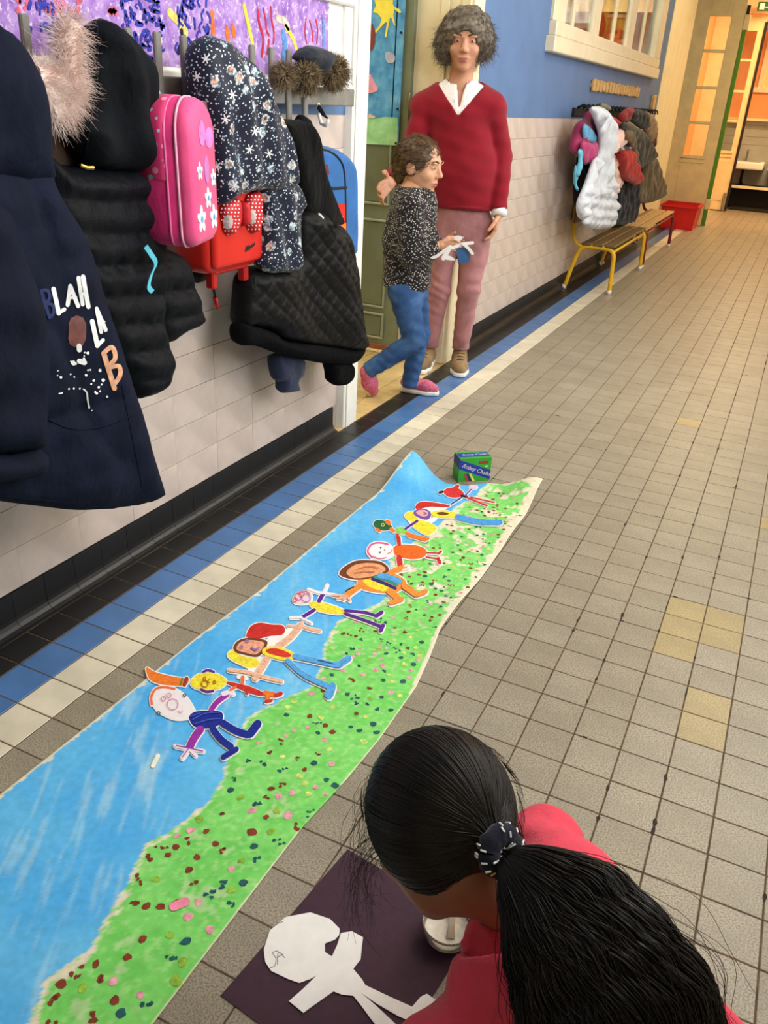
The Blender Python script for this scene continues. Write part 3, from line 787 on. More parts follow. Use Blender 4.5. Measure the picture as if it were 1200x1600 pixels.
seam('hem_seam', [(4, 775), (62, 781), (130, 786), (200, 779), (232, 768)], tb, m_navy2, pk)
seam('side_seam', [(190, 600), (206, 680), (222, 760)], tb, m_navy2, pk)

# ---- black puffer jacket with pink fur hood
pf = thing('puffer_jacket', 'black padded jacket whose hood has pink fur, beside the navy parka', 'coat', (0.15, 0.7, 0.55), 'coats on the near rack')
def baffle(a, b, d):
    return 0.017 * (np.abs(np.sin(math.pi * (b + 0.12 * a + 0.006 * waves(a, b, 2, 14)) / 0.066)) - 0.6) + 0.004 * waves(a, b, 12, 40) + 0.006 * (1 - np.abs(np.sin(math.pi * (b + 0.12 * a + 0.006 * waves(a, b, 2, 14)) / 0.066))) * waves(a * 2.2, b * 0.6, 13, 60)
obj('body', wall_pillow([(55, 235), (100, 258), (225, 258), (236, 330), (246, 400), (244, 440), (241, 490), (250, 530), (257, 560), (256, 585), (240, 610), (212, 621), (198, 616), (150, 540), (95, 430), (62, 330)], 0.15, 0.06, 0.05, step=0.010, back=0.9, fold=baffle), m_puff, pf, True)
obj('sleeve', wall_pillow([(205, 380), (262, 390), (282, 405), (293, 440), (308, 490), (304, 508), (277, 522), (255, 536), (232, 520), (212, 450)], 0.12, 0.05, 0.045, step=0.010, back=0.9, fold=baffle), m_puff, pf, True)
ph = wall_pillow([(129, 54), (135, 40), (150, 30), (162, 30), (185, 47), (207, 72), (225, 100), (230, 150), (228, 250), (224, 270), (175, 270), (140, 263), (125, 255), (100, 207), (98, 182), (118, 172), (122, 150), (120, 125), (125, 88), (134, 72)], 0.17, 0.07, 0.07, step=0.010, back=0.8,
    fold=lambda a, b, d: 0.013 * np.sin(52 * (a + 0.22 * b) + 0.6) + 0.006 * waves(a, b, 15, 36))
obj('hood', ph, m_hood, pf, True)
obj('lining', wall_pillow([(56, 190), (80, 180), (110, 190), (126, 252), (95, 262), (58, 258)], 0.13, 0.02, 0.03, step=0.012), fabric('lining_brown', (62, 44, 30), 0.9), pf, True)
obj('zip_pull', MB().tube([WL(126, 258, 0.225), WL(136, 262, 0.23), WL(146, 262, 0.23)], 0.0035, 6), mat('brass', (190, 150, 80), 0.35, metal=0.9), pf)
seam('hood_seam', [(152, 40), (153, 90), (150, 140), (140, 200), (132, 248)], bvh(ph), m_puff, pf, 0.002)
def fur(spines, X, n, length, rad, spread, seed, droop=0.25, r0=0.0008, seg=5):
    r = np.random.default_rng(seed); out = []
    segs = [W3(cat_rom(s, 4, False), X) for s in spines]
    wts = np.array([len(s) for s in segs], float); wts /= wts.sum()
    for k in range(n):
        s = segs[r.choice(len(segs), p=wts)]; p = s[r.integers(len(s))]
        d = r.normal(size=3); d[0] = d[0] * 0.8 + 0.25; d = d / np.linalg.norm(d)
        root = p + d * spread * r.uniform(0.3, 1.0)
        L = length * r.uniform(0.6, 1.3); t = np.linspace(0, 1, seg)[:, None]
        bend = r.normal(size=3) * 0.35; bend[2] -= droop
        out.append(root + d * L * t + bend * L * 0.6 * t ** 2)
    return strands(np.array(out), r0, 0.0001)
sp = [[(110, 36), (103, 60), (104, 90), (106, 118), (108, 146), (98, 164), (76, 176)], [(52, 118), (75, 126), (100, 130)], [(60, 140), (85, 150), (104, 150)]]
fcore = MB()
for s in sp: fcore.tube(W3(cat_rom(s, 8, False), 0.20), 0.020, 8)
obj('fur_trim', join((np.array(fcore.v), np.array([q for q in fcore.f if len(q) == 4])), fur(sp, 0.20, 5200, 0.034, 0, 0.020, 3, r0=0.0006)), m_furpink, pf, True)

# ---- pink backpack
def dotted(name, base, c1, c2, scale, r1=0.24, spots=True):
    t = NT(name); v = t.coord()
    d = t.voro(v, scale, rnd=0.85); cc = t.voro(v, scale, rnd=0.85, out='Color')
    m = t.ramp(d, [(r1, (255, 255, 255)), (r1 + 0.03, (0, 0, 0))])
    sel = t.math('GREATER_THAN', t.n('ShaderNodeSeparateColor') and cc, 0.5) if False else None
    sp_ = t.n('ShaderNodeSeparateColor'); t.l(cc, sp_.inputs[0])
    c = t.mix(t.math('GREATER_THAN', sp_.outputs[0], 0.55), lin(c1), lin(c2))
    return t.done(t.mix(m, t.mix(t.noise(v, 14), sc8(base, 0.9), sc8(base, 1.05)), c), 0.55, 0, 0.3, 0.1)
m_pink = fabric('bag_pink', (214, 44, 118), 0.6, 0.08, 0.15)
m_pinkfront = fabric('bag_pink_front', (240, 84, 142), 0.45, 0.06, 0.08)
m_pinkdots = dotted('bag_pink_dots', (222, 54, 118), (150, 214, 226), (244, 150, 180), 44, 0.28)
m_piping = mat('piping_pale_pink', (250, 176, 206), 0.45)
bn = unit((0.945, 0.33, 0)); bw = unit((-0.33, 0.945, 0)); bz = np.array([0, 0, 1.0])
be = np.array([0.285, 0.683, 0.885])             # lower front corner of the bag
bagp = thing('backpack', 'bright pink child backpack with dotted side and flower front hanging on the rack', 'backpack', tuple(be), 'bags on the near rack')
def bagpt(w, d, z):                              # w across the front, d back from the front, z up
    lean = 0.012 * (z / 0.3)
    return be + bw * (w - lean) - bn * d + bz * z
def bag_outline(w0, w1, z0, z1, rt, rb_):
    o = []
    for cx, cz, r, a0 in ((w1 - rb_, z0 + rb_, rb_, -90), (w1 - rt, z1 - rt, rt, 0), (w0 + rt, z1 - rt, rt, 90), (w0 + rb_, z0 + rb_, rb_, 180)):
        for a in np.linspace(a0, a0 + 90, 6): o.append((cx + r * math.cos(math.radians(a)), cz + r * math.sin(math.radians(a))))
    return o
BW = 0.180
def loft_bag(o, ds):
    v = []; n = len(o)
    for d, s in ds:
        for a, b in o: v.append(bagpt(BW / 2 + (a - BW / 2) * s, d, 0.15 + (b - 0.15) * s))
    f = [(i * n + j, i * n + (j + 1) % n, (i + 1) * n + (j + 1) % n, (i + 1) * n + j) for i in range(len(ds) - 1) for j in range(n)]
    f += [tuple(range(n))[::-1], tuple((len(ds) - 1) * n + j for j in range(n))]
    return v, f
bo = bag_outline(0, BW, 0.0, 0.305, 0.075, 0.035)
obj('body', loft_bag(bo, [(0.105, 0.95), (0.10, 0.99), (0.05, 1.0), (0.012, 1.0)]), m_pink, bagp, True)
obj('side_panel', loft_bag(bag_outline(-0.0015, BW + 0.0015, 0.14, 0.307, 0.075, 0.004), [(0.098, 1.0), (0.05, 1.004), (0.035, 1.004)]), m_pinkdots, bagp, True)
obj('front_panel', loft_bag(bo, [(0.012, 1.0), (0.0, 1.0), (-0.012, 0.965), (-0.02, 0.88)]), m_pinkfront, bagp, True)
for d in (0.012, 0.10):
    ring = [bagpt(a, d, b) for a, b in bo]; obj('piping', MB().tube(ring + ring[:2], 0.0032, 6), m_piping, bagp, True)
obj('zip', MB().tube([bagpt(a, 0.036, b) for a, b in bo[4:22]], 0.0028, 6), mat('zip_pink', (250, 120, 170), 0.5), bagp, True)
fl = random.Random(2)
def flower(cw, cz, r, parent, pet, cen_):
    p = MB()
    for k in range(5):
        a = k * 2 * math.pi / 5 + 0.3
        p.prism([bagpt(cw + u, -0.0205, cz + v) for u, v in blob(r * 0.6 * math.cos(a), r * 0.6 * math.sin(a), r * 0.5, r * 0.34, 10, 0, a)], bn * 0.0012)
    o = obj('flower', p, pet, parent)
    obj('flower_centre', MB().prism([bagpt(cw + u, -0.0218, cz + v) for u, v in blob(0, 0, r * 0.25, r * 0.25, 10)], bn * 0.001), cen_, o)
m_pet = mat('petal_white', (240, 236, 246), 0.5); m_petc = mat('petal_blue', (96, 170, 214), 0.5); m_lil = mat('print_lilac', (206, 130, 206), 0.5)
for cw, cz, r in ((0.045, 0.06, 0.028), (0.135, 0.055, 0.026), (0.10, 0.10, 0.022), (0.145, 0.14, 0.018), (0.05, 0.16, 0.018)): flower(cw, cz, r, bagp, m_pet, m_petc)
for cw, cz, rx, rz in ((0.13, 0.225, 0.030, 0.022), (0.08, 0.235, 0.022, 0.026), (0.10, 0.16, 0.016, 0.03)):
    obj('print_patch', MB().prism([bagpt(cw + u, -0.0204, cz + v) for u, v in blob(0, 0, rx, rz, 14, 0.06)], bn * 0.001), m_lil, bagp)
obj('handle', MB().tube([bagpt(0.07, 0.10, 0.295), bagpt(0.08, 0.11, 0.325), bagpt(0.10, 0.12, 0.33), bagpt(0.125, 0.11, 0.32), bagpt(0.135, 0.10, 0.30)], 0.006, 6), m_pink, bagp, True)
P = [WL(*q, 0.235) for q in ((227, 385), (236, 398), (243, 412), (236, 430), (232, 448), (238, 456))]
st = MB()
pr = cat_rom(P, 0.006, False)
for i in range(len(pr) - 1): st.add([pr[i] + (0.0, -0.006, -0.003), pr[i] + (0, 0.006, 0.003), pr[i + 1] + (0, 0.006, 0.003), pr[i + 1] + (0, -0.006, -0.003), pr[i] + (0.0015, -0.006, -0.003), pr[i] + (0.0015, 0.006, 0.003), pr[i + 1] + (0.0015, 0.006, 0.003), pr[i + 1] + (0.0015, -0.006, -0.003)], [(0, 1, 2, 3), (7, 6, 5, 4), (0, 4, 5, 1), (2, 6, 7, 3), (1, 5, 6, 2), (0, 3, 7, 4)])
obj('strap', st, mat('strap_cyan', (92, 190, 214), 0.6, 0.08, 60), bagp)
tag(obj('drawstring_bag', wall_pillow([(222, 116), (232, 118), (240, 130), (247, 150), (240, 165), (222, 165)], 0.13, 0.02, 0.02, step=0.006), mat('bag_sky', (96, 176, 206), 0.6, 0.2, 40, rgb2=(180, 220, 232)), None, True), 'pale blue bag edge showing between the black hood and pink backpack', 'bag', 'bags on the near rack')

# ---- red wheeled bag
m_red = mat('bag_red', (214, 44, 36), 0.38, 0.04, 12, 0.04, 90)
m_darkred = mat('bag_red_frame', (178, 30, 30), 0.4, 0.05, 20)
rb_ = thing('trolley_bag', 'red wheeled school bag with a spotted bow on its front', 'bag', (0.15, 1.02, 0.74), 'bags on the near rack')
bb = MB().box((0.05, 0.915, 0.775), (0.17, 1.155, 1.08), 0.028, seg=4)
obj('body', bb, m_red, rb_, True)
obj('front_panel', MB().box((0.15, 0.925, 0.79), (0.182, 1.145, 1.06), 0.014, seg=3), m_red, rb_, True)
fu = MB()
for y in (0.955, 1.10): fu.box((0.13, y - 0.011, 0.735), (0.155, y + 0.011, 0.782), 0.004)
fu.box((0.128, 0.95, 0.772), (0.158, 1.108, 0.784), 0.004)
obj('stand', fu, m_darkred, rb_)
for y in (0.91, 0.985): obj('wheel', MB().tube([(0.07, y, 0.757), (0.07, y + 0.02, 0.757)], 0.021, 14), m_blackrub, rb_, True)
tbag = BVHTree.FromPolygons([(0.1822, 0.5, 0.5), (0.1822, 1.6, 0.5), (0.1822, 1.6, 1.4), (0.1822, 0.5, 1.4)], [(0, 1, 2, 3)])
K2 = lambda pts: crop(200, 0, 1 / 3.0, pts)
m_bow = mat('bow_red', (196, 36, 44), 0.5, 0.06, 40)
def plane_pillow(px, X, T, w, step=0.008): return wall_pillow(px, X, T, w, step=step, back=0.1)
bw1 = K2([(428, 975), (450, 945), (500, 922), (516, 960), (516, 1030), (500, 1080), (470, 1106), (445, 1082), (434, 1020)])
bw2 = K2([(543, 970), (556, 915), (600, 893), (613, 930), (613, 1030), (600, 1085), (575, 1092), (548, 1045)])
bo1 = obj('bow_loop', plane_pillow(bw1, 0.184, 0.022, 0.02), m_bow, rb_, True); bo2 = obj('bow_loop', plane_pillow(bw2, 0.184, 0.022, 0.02), m_bow, rb_, True)
obj('bow_knot', plane_pillow(K2([(518, 955), (545, 950), (550, 1040), (524, 1056)]), 0.190, 0.024, 0.012, 0.006), m_bow, rb_, True)
m_silver = mat('bow_silver', (190, 180, 176), 0.5, 0.1, 50)
for o_, g_, c_ in ((bo1, plane_pillow(bw1, 0.184, 0.022, 0.02), (468, 1040, 22, 34)), (bo2, plane_pillow(bw2, 0.184, 0.022, 0.02), (580, 1015, 18, 36))):
    t_ = bvh(g_); d_ = MB(); r_ = random.Random(3)
    for u in range(-50, 51, 16):
        for v in range(-80, 81, 17):
            decal(d_, t_, blob(*K2([(c_[0] + u + (v % 3) * 3, c_[1] - 15 + v)])[0], 1.3, 1.3, 7), 0, 3, 0.001)
    stuff(obj('bow_dots', d_, m_pwhite, o_))
    decal_ = decal(MB(), t_, blob(*K2([c_[:2]])[0], c_[2] / 3, c_[3] / 3, 14), 0, 3, 0.0018); obj('bow_patch', decal_, m_silver, o_)
sg = []
for k, x in enumerate((555, 563, 570, 577, 584, 590)):
    sg.append(([(x - 2, 1178 - k * 5), (x, 1160 - k * 5), (x + 3, 1172 - k * 5)], 1.2))
sg.append(([(550, 1180), (556, 1152), (560, 1170), (566, 1148), (568, 1172)], 1.4))
strokes_on('signature', sg, tbag, mat('ink_black', (30, 20, 20), 0.6), rb_, K2, 0.001, 2, True)
P = [WL(*q, 0.14) for q in ((329, 425), (332, 445), (337, 468))]
obj('strap', MB().tube(P, 0.007, 6, flat=0.3), m_blackrub, rb_, True); obj('strap_end', MB().tube([WL(336, 465, 0.14), WL(339, 482, 0.14)], 0.009, 8, flat=0.5), m_darkred, rb_, True)
tb2 = MB().tube([(0.05, 0.87, 0.775), (0.05, 0.93, 0.772)], 0.014, 8); obj('axle', tb2, m_darkred, rb_, True)

# ---- patterned navy jacket
def floral():
    t = NT('jacket_snow_print'); v = t.coord()
    base = t.mix(t.noise(v, 20), (17, 21, 40), (26, 32, 58))
    nz = t.n('ShaderNodeTexNoise'); nz.inputs['Scale'].default_value = 60; t.l(v, nz.inputs['Vector'])
    wv = t.n('ShaderNodeVectorMath', operation='MULTIPLY_ADD'); t.l(nz.outputs['Color'], wv.inputs[0]); wv.inputs[1].default_value = (0.012,) * 3; t.l(v, wv.inputs[2])
    big = t.voro(wv.outputs[0], 26, rnd=0.9); bc = t.voro(wv.outputs[0], 26, rnd=0.9, out='Color')
    sp_ = t.n('ShaderNodeSeparateColor'); t.l(bc, sp_.inputs[0])
    halo = t.math('MULTIPLY', t.ramp(t.math('ADD', big, t.math('MULTIPLY', t.math('SUBTRACT', t.noise(v, 120, 3), 0.5), 0.5)), [(0.30, (255, 255, 255)), (0.36, (0, 0, 0))]), t.math('GREATER_THAN', sp_.outputs[0], 0.36))
    c = t.mix(halo, base, t.ramp(t.noise(v, 130, 2), [(0.40, (96, 130, 150)), (0.52, (190, 208, 214)), (0.62, (236, 238, 240))]))
    warm = t.math('MULTIPLY', t.ramp(big, [(0.20, (255, 255, 255)), (0.24, (0, 0, 0))]), t.math('GREATER_THAN', sp_.outputs[0], 0.5))
    c = t.mix(warm, c, t.ramp(t.noise(v, 90, 2), [(0.40, (92, 50, 34)), (0.52, (196, 140, 112)), (0.64, (226, 190, 168))]))
    s1 = t.voro(v, 120, rnd=1.0); c = t.mix(t.ramp(s1, [(0.22, (255, 255, 255)), (0.27, (0, 0, 0))]), c, (214, 222, 230))
    s2 = t.voro(v, 75, rnd=1.0); c = t.mix(t.ramp(s2, [(0.14, (255, 255, 255)), (0.18, (0, 0, 0))]), c, (190, 212, 226))
    t.bump(t.noise(v, 30, 3), 0.25, 0.004)
    return t.done(c, 0.6, 0, 0.3, 0.1)
fj = thing('patterned_jacket', 'navy jacket printed all over with white flakes and flowers above the red bag', 'coat', (0.18, 1.1, 0.75), 'coats on the near rack')
m_floral = floral()
fjb = wall_pillow([(300, 80), (306, 66), (315, 57), (327, 55), (347, 63), (367, 80), (390, 103), (407, 133), (427, 180), (440, 217), (448, 253), (450, 290), (430, 300), (400, 298), (380, 302), (360, 308), (343, 320), (330, 318), (322, 283), (323, 253), (313, 200), (303, 160), (299, 117)], 0.185, 0.06, 0.06, step=0.010, back=0.8,
    fold=lambda a, b, d: 0.011 * np.sin(58 * (a + 0.28 * b) + 0.8) + 0.007 * waves(a, b, 31, 34))
obj('body', fjb, m_floral, fj, True)
obj('sleeve', wall_pillow([(402, 285), (432, 270), (457, 287), (467, 323), (459, 338), (461, 405), (457, 422), (440, 427), (413, 425), (402, 410), (407, 387), (408, 333)], 0.175, 0.045, 0.04, step=0.010, back=0.8, fold=lambda a, b, d: 0.007 * np.sin(70 * (a + 0.35 * b)) + 0.005 * waves(a, b, 33, 44)), m_floral, fj, True)
r9 = random.Random(14); tfb = bvh(fjb)
for (x, y) in ((363, 148), (390, 233), (332, 200), (308, 120), (398, 205), (366, 290), (352, 186), (420, 240), (340, 260), (322, 92)):
    fk = MB()
    for k in range(3):
        a = k * math.pi / 3 + 0.2
        decal(fk, tfb, ribbon2([(x - 7 * math.cos(a), y - 8 * math.sin(a)), (x + 7 * math.cos(a), y + 8 * math.sin(a))], 1.8, 2, None, False), 0, 3, 0.0015)
    obj('snowflake', fk, m_pwhite, fj)

# ---- fur hat on the end of the rack
hat = thing('trapper_hat', 'navy winter hat with brown fur flaps on the end of the rack', 'hat', (0.12, 1.53, 1.23))
cr = wall_pillow(crop(300, 0, 0.25, [(655, 370), (680, 320), (715, 285), (760, 288), (810, 300), (862, 336), (850, 380), (820, 430), (800, 470), (740, 430), (690, 400)]), 0.12, 0.05, 0.045, step=0.008, back=0.9, fold=folds(2, 40, 0.003))
obj('crown', cr, fabric('hat_navy', (24, 29, 42), 0.7), hat, True)
for nm, c_, rr, n_ in (('fur_flap', (712, 478), 0.036, 1500), ('fur_flap', (888, 452), 0.042, 1800), ('fur_brim', (572, 470), 0.026, 700)):
    c3 = WL(*crop(300, 0, 0.25, [c_])[0], 0.13)
    core = surfnet(lambda Q: el(Q, c3, (rr * 0.8, rr, rr * 0.95)), c3 - 0.07, c3 + 0.07, 0.007)
    r = np.random.default_rng(int(c_[0])); d = r.normal(size=(n_, 3)); d /= np.linalg.norm(d, axis=1)[:, None]
    root = c3 + d * np.array([rr * 0.75, rr * 0.95, rr * 0.9])
    t_ = np.linspace(0, 1, 4)[None, :, None]; L = 0.018 * r.uniform(0.7, 1.3, (n_, 1, 1))
    st_ = strands(root[:, None] + d[:, None] * L * t_ + (r.normal(size=(n_, 1, 3)) * 0.5 + np.array([0, 0, -0.3])) * L * 0.5 * t_ ** 2, 0.0013, 0.0002)
    obj(nm, join(core, st_), m_furbrown, hat, True)
obj('strap', MB().tube([WL(498, 165, 0.1), WL(505, 176, 0.1), WL(511, 184, 0.1), WL(503, 178, 0.1), WL(497, 168, 0.1)], 0.004, 6), m_hood, hat, True)

# ---- blue backpack behind the last jacket
m_bblue = fabric('bag_blue', (34, 100, 168), 0.55, 0.1, 0.1)
bbp = thing('backpack', 'blue child backpack with dark trim half hidden behind the black jacket', 'backpack', (0.06, 1.75, 0.85), 'bags on the near rack')
bpl = wall_pillow([(462, 215), (490, 225), (515, 230), (533, 243), (543, 265), (545, 330), (545, 375), (540, 400), (500, 398), (470, 330)], 0.055, 0.05, 0.03, step=0.010, back=0.8)
obj('body', bpl, m_bblue, bbp, True)
t_ = bvh(bpl)
seam('piping', [(492, 231), (515, 237), (531, 250), (538, 272), (540, 330), (540, 380)], t_, m_blackrub, bbp, 0.004)
seam('zip', [(508, 294), (525, 294), (541, 293)], t_, m_blackrub, bbp, 0.005)
d_ = decal(MB(), t_, np.array([(521, 325), (530, 318), (541, 318), (541, 345), (537, 370), (531, 360), (527, 345)]), 0, 4, 0.0015); obj('red_patch', d_, mat('patch_red', (206, 40, 30), 0.4), bbp)
d_ = decal(MB(), t_, np.array([(527, 340), (535, 338), (534, 345), (528, 347)]), 0, 3, 0.003); obj('white_patch', d_, m_pwhite, bbp)
d_ = decal(MB(), t_, np.array([(532, 352), (540, 348), (540, 366), (535, 372)]), 0, 3, 0.003); obj('orange_patch', d_, mat('patch_orange', (240, 130, 30), 0.5), bbp)
d_ = decal(MB(), t_, np.array([(498, 255), (512, 257), (514, 272), (505, 278), (499, 270)]), 0, 3, 0.0015); obj('badge', d_, mat('badge_maroon', (110, 34, 50), 0.5), bbp)

# ---- black jacket with quilted body, fleece front and ribbed hem
bj = thing('quilted_jacket', 'black quilted bomber jacket with fleece front and ribbed hem next to the doorway', 'coat', (0.13, 1.45, 0.5), 'coats on the near rack')
K4 = lambda pts: crop(200, 300, 1 / 3.0, pts)
obj('fleece_front', wall_pillow(K2([(700, 590), (720, 560), (770, 560), (835, 570), (872, 660), (900, 800), (960, 960), (990, 1050), (900, 1060), (800, 1000), (760, 850), (738, 740), (715, 650)]), 0.13, 0.045, 0.05, step=0.010, back=0.8, fold=lambda a, b, d: 0.006 * waves(a, b, 41, 30)), m_fleece, bj, True)
def quilt(a, b, d):
    p = 0.052; u = (a * 0.8 + b) / p; v = (a * 0.8 - b) / p
    g = np.minimum(np.abs(((u + 0.06 * waves(a, b, 3, 12)) % 1.0) - 0.5), np.abs(((v + 0.06 * waves(a, b, 4, 12)) % 1.0) - 0.5)) * 2
    return 0.009 * (np.sqrt(np.clip(np.minimum(np.abs(((u % 1) - 0.5) * 2), 1), 0, 1)) * 0 + np.clip(1 - np.maximum(np.abs(((u % 1) - 0.5) * 2), np.abs(((v % 1) - 0.5) * 2)) ** 4, 0, 1)) - 0.006 + 0.014 * np.sin(17 * (a + 0.5 * b)) + 0.004 * waves(a, b, 45, 40)
obj('body', wall_pillow(K4([(780, 120), (800, 90), (830, 78), (880, 82), (915, 150), (960, 150), (1010, 200), (1040, 330), (1058, 480), (1070, 600), (1094, 705), (1085, 735), (1040, 745), (900, 725), (780, 705), (700, 690), (640, 645), (560, 630), (515, 622), (520, 500), (540, 380), (610, 340), (700, 340), (770, 330), (775, 220)]), 0.135, 0.055, 0.05, step=0.0075, back=0.9, fold=quilt), m_black, bj, True)
def ribbing(a, b, d): return 0.0022 * np.sin(900 * a) + 0.004 * waves(a, b, 51, 20)
obj('ribbed_hem', wall_pillow(K4([(515, 612), (580, 622), (660, 650), (730, 692), (900, 712), (1040, 730), (1090, 718), (1066, 770), (1030, 806), (940, 806), (820, 786), (700, 757), (600, 722), (515, 710)]), 0.14, 0.042, 0.03, step=0.006, back=0.9, fold=ribbing), m_rib, bj, True)
obj('cuff', wall_pillow(K4([(680, 760), (800, 770), (808, 830), (800, 870), (780, 890), (790, 930), (715, 940), (708, 895), (684, 870)]), 0.11, 0.03, 0.025, step=0.008, back=0.9, fold=folds(7, 60, 0.003)), m_cuffnavy, bj, True)
obj('cuff', wall_pillow(K4([(935, 790), (1030, 795), (1036, 868), (1002, 906), (950, 897), (940, 850)]), 0.13, 0.032, 0.025, step=0.008, back=0.9, fold=folds(8, 60, 0.002)), m_rib, bj, True)
obj('collar', wall_pillow(K2([(790, 545), (830, 545), (850, 600), (878, 680), (850, 690), (800, 620)]), 0.12, 0.03, 0.03, step=0.009), m_hood, bj, True)
obj('lining', wall_pillow(K4([(985, 170), (1015, 180), (1040, 280), (1062, 470), (1068, 560), (1040, 520), (1010, 350)]), 0.105, 0.02, 0.02, step=0.009), m_cuffnavy, bj, True)
obj('zip_pull', MB().tube([WL(*K4([(895, 102)])[0], 0.20), WL(*K4([(915, 122)])[0], 0.20)], 0.003, 6), m_pwhite, bj)

# ---- sun painting pinned to the green door
sunp = thing('painting', 'child painting of a yellow sun over blue sky and green ground on the door', 'painting', (-0.4, 3.0, 1.02))
YP = 3.006
def dpl(px): return [PN(x, y, (0, YP, 0), (0, 1, 0)) for x, y in px]
K5 = lambda pts: crop(560, 0, 0.15, pts)
def sheet(name, px, m, parent, z=0.0, K=K5, smooth=False):
    p = K(px)
    if smooth: p = cat_rom(p, 2.0)
    pts = [q + np.array([0, -z, 0]) for q in dpl(p)]
    return obj(name, MB().prism(pts, (0, -0.0006, 0)), m, parent)
def wash(name, a, b, c, sc_=14):
    t = NT(name); v = t.coord()
    return t.done(t.ramp(t.noise(v, sc_, 5, 0.6), [(0.3, a), (0.5, b), (0.7, c)]), 0.8, 0, 0.2)
x0, x1 = -0.75, float(dpl(K5([(405, 1500)]))[0][0]); zb = float(dpl(K5([(400, 1520)]))[0][2])
obj('paper', MB().box((x0, YP, zb), (x1 + 0.004, YP + 0.001, 2.0)), wash('sky_wash', (62, 128, 184), (92, 160, 206), (128, 190, 222)), sunp)
sheet('ground', [(-1800, 1240), (60, 1230), (200, 1235), (260, 1218), (412, 1225), (404, 1515), (90, 1500), (-1800, 1490)], wash('ground_wash', (140, 200, 140), (162, 222, 156), (200, 234, 190)), sunp, 0.0008)
m_sun = mat('sun_yellow', (250, 226, 80), 0.7, 0.06, 20)
sheet('sun', [(165, -300), (170, 0), (185, 60), (165, 100), (155, 130), (200, 140), (245, 200), (225, 260), (170, 325), (185, 345), (240, 280), (280, 235), (300, 235), (275, 385), (292, 390), (330, 190), (345, 185), (375, 265), (385, 260), (365, 160), (375, 95), (430, 140), (450, 130), (435, 100), (375, 70), (360, 40), (370, -300)], m_sun, sunp, 0.0016, smooth=False)
sheet('pink_figure', [(110, 770), (135, 780), (165, 850), (205, 915), (200, 950), (150, 965), (100, 975), (90, 850)], mat('print_pink_pale', (232, 160, 180), 0.7), sunp, 0.0016)
sheet('brown_figure', [(100, 240), (150, 245), (178, 330), (175, 450), (150, 520), (100, 540)], mat('print_brick', (126, 60, 50), 0.7), sunp, 0.0016)
sheet('pale_cloud', [(280, 550), (330, 540), (380, 580), (375, 640), (330, 660), (290, 630)], mat('print_cloud', (176, 180, 198), 0.8), sunp, 0.0016, smooth=True)
sheet('peach_foot', [(110, 1185), (180, 1210), (172, 1228), (100, 1232)], mat('print_peach2', (238, 200, 180), 0.7), sunp, 0.0024)
for p_ in ((448, 340), (410, 1135), (393, 1492)):
    q = dpl(K5([p_]))[0]; obj('drawing_pin', MB().tube([q, q + np.array([0, -0.006, 0])], 0.005, 8), m_blackrub, sunp)

# ================================================================== THINGS ON THE FLOOR
from mathutils import noise as mnoise
# ---- long painted paper
PB = np.array([(-0.80, 0.80), (-0.391, 0.776), (-0.334, 0.748), (-0.264, 0.77), (-0.205, 0.751), (-0.162, 0.744), (-0.07, 0.712), (-0.021, 0.733), (0.053, 0.748), (0.114, 0.743), (0.17, 0.721), (0.23, 0.697), (0.30, 0.682), (0.373, 0.71), (0.45, 0.748), (0.526, 0.731), (0.60, 0.697), (0.66, 0.682), (0.715, 0.674), (0.759, 0.692), (0.852, 0.73), (0.889, 0.732), (1.027, 0.681), (1.061, 0.656), (1.162, 0.656), (1.253, 0.695), (1.352, 0.697), (1.499, 0.689), (1.598, 0.717), (1.80, 0.722)])
PRt = np.array([(-0.80, 0.932), (-0.31, 0.932), (-0.05, 0.935), (0.07, 0.937), (0.21, 0.952), (0.337, 0.959), (0.534, 0.957), (0.65, 0.94), (0.766, 0.919), (1.049, 0.923), (1.347, 0.918), (1.52, 0.914), (1.8, 0.905)])
PLt = np.array([(-0.80, 0.395), (-0.105, 0.398), (0.10, 0.403), (0.236, 0.406), (0.464, 0.406), (0.723, 0.419), (1.324, 0.419), (1.5, 0.424), (1.8, 0.424)])
PEnd = np.array([(0.40, 1.735), (0.434, 1.73), (0.52, 1.69), (0.60, 1.665), (0.66, 1.685), (0.72, 1.745), (0.80, 1.775), (0.93, 1.775)])
def ss(x): x = np.clip(x, 0, 1); return x * x * (3 - 2 * x)
def paper_z(X, Y):
    z = 0.0022 + 0.0012 * (1 + np.sin(7.3 * Y + 2) * np.cos(5 * X))
    z = z + 0.062 * ss((Y - 1.42) / 0.31) * ss((0.60 - X) / 0.17) ** 1.3
    z = z + 0.050 * ss((Y - 1.55) / 0.20) * ss((X - 0.76) / 0.13)
    z = z + 0.012 * np.exp(-((Y - 0.93) / 0.12) ** 2) * ss((X - 0.84) / 0.08) + 0.010 * np.exp(-((Y - 1.42) / 0.10) ** 2) * ss((X - 0.84) / 0.07)
    return z
nu, nv = 134, 560
tt = np.linspace(0, 1, nv); uu = np.linspace(0, 1, nu)
T_, U_ = np.meshgrid(tt, uu, indexing='ij')
Y0 = -0.80
xl = np.interp(Y0 + T_ * 2.5, PLt[:, 0], PLt[:, 1]); xr = np.interp(Y0 + T_ * 2.5, PRt[:, 0], PRt[:, 1])
XX = xl + (xr - xl) * U_
yend = np.interp(XX, PEnd[:, 0], PEnd[:, 1]); YY_ = Y0 + (yend - Y0) * T_
ZZ = paper_z(XX, YY_)
pv = np.stack([XX, YY_, ZZ], -1).reshape(-1, 3)
i = (np.arange(nv - 1)[:, None] * nu + np.arange(nu - 1)[None]).ravel()
pq = np.stack([i, i + 1, i + nu + 1, i + nu], 1)
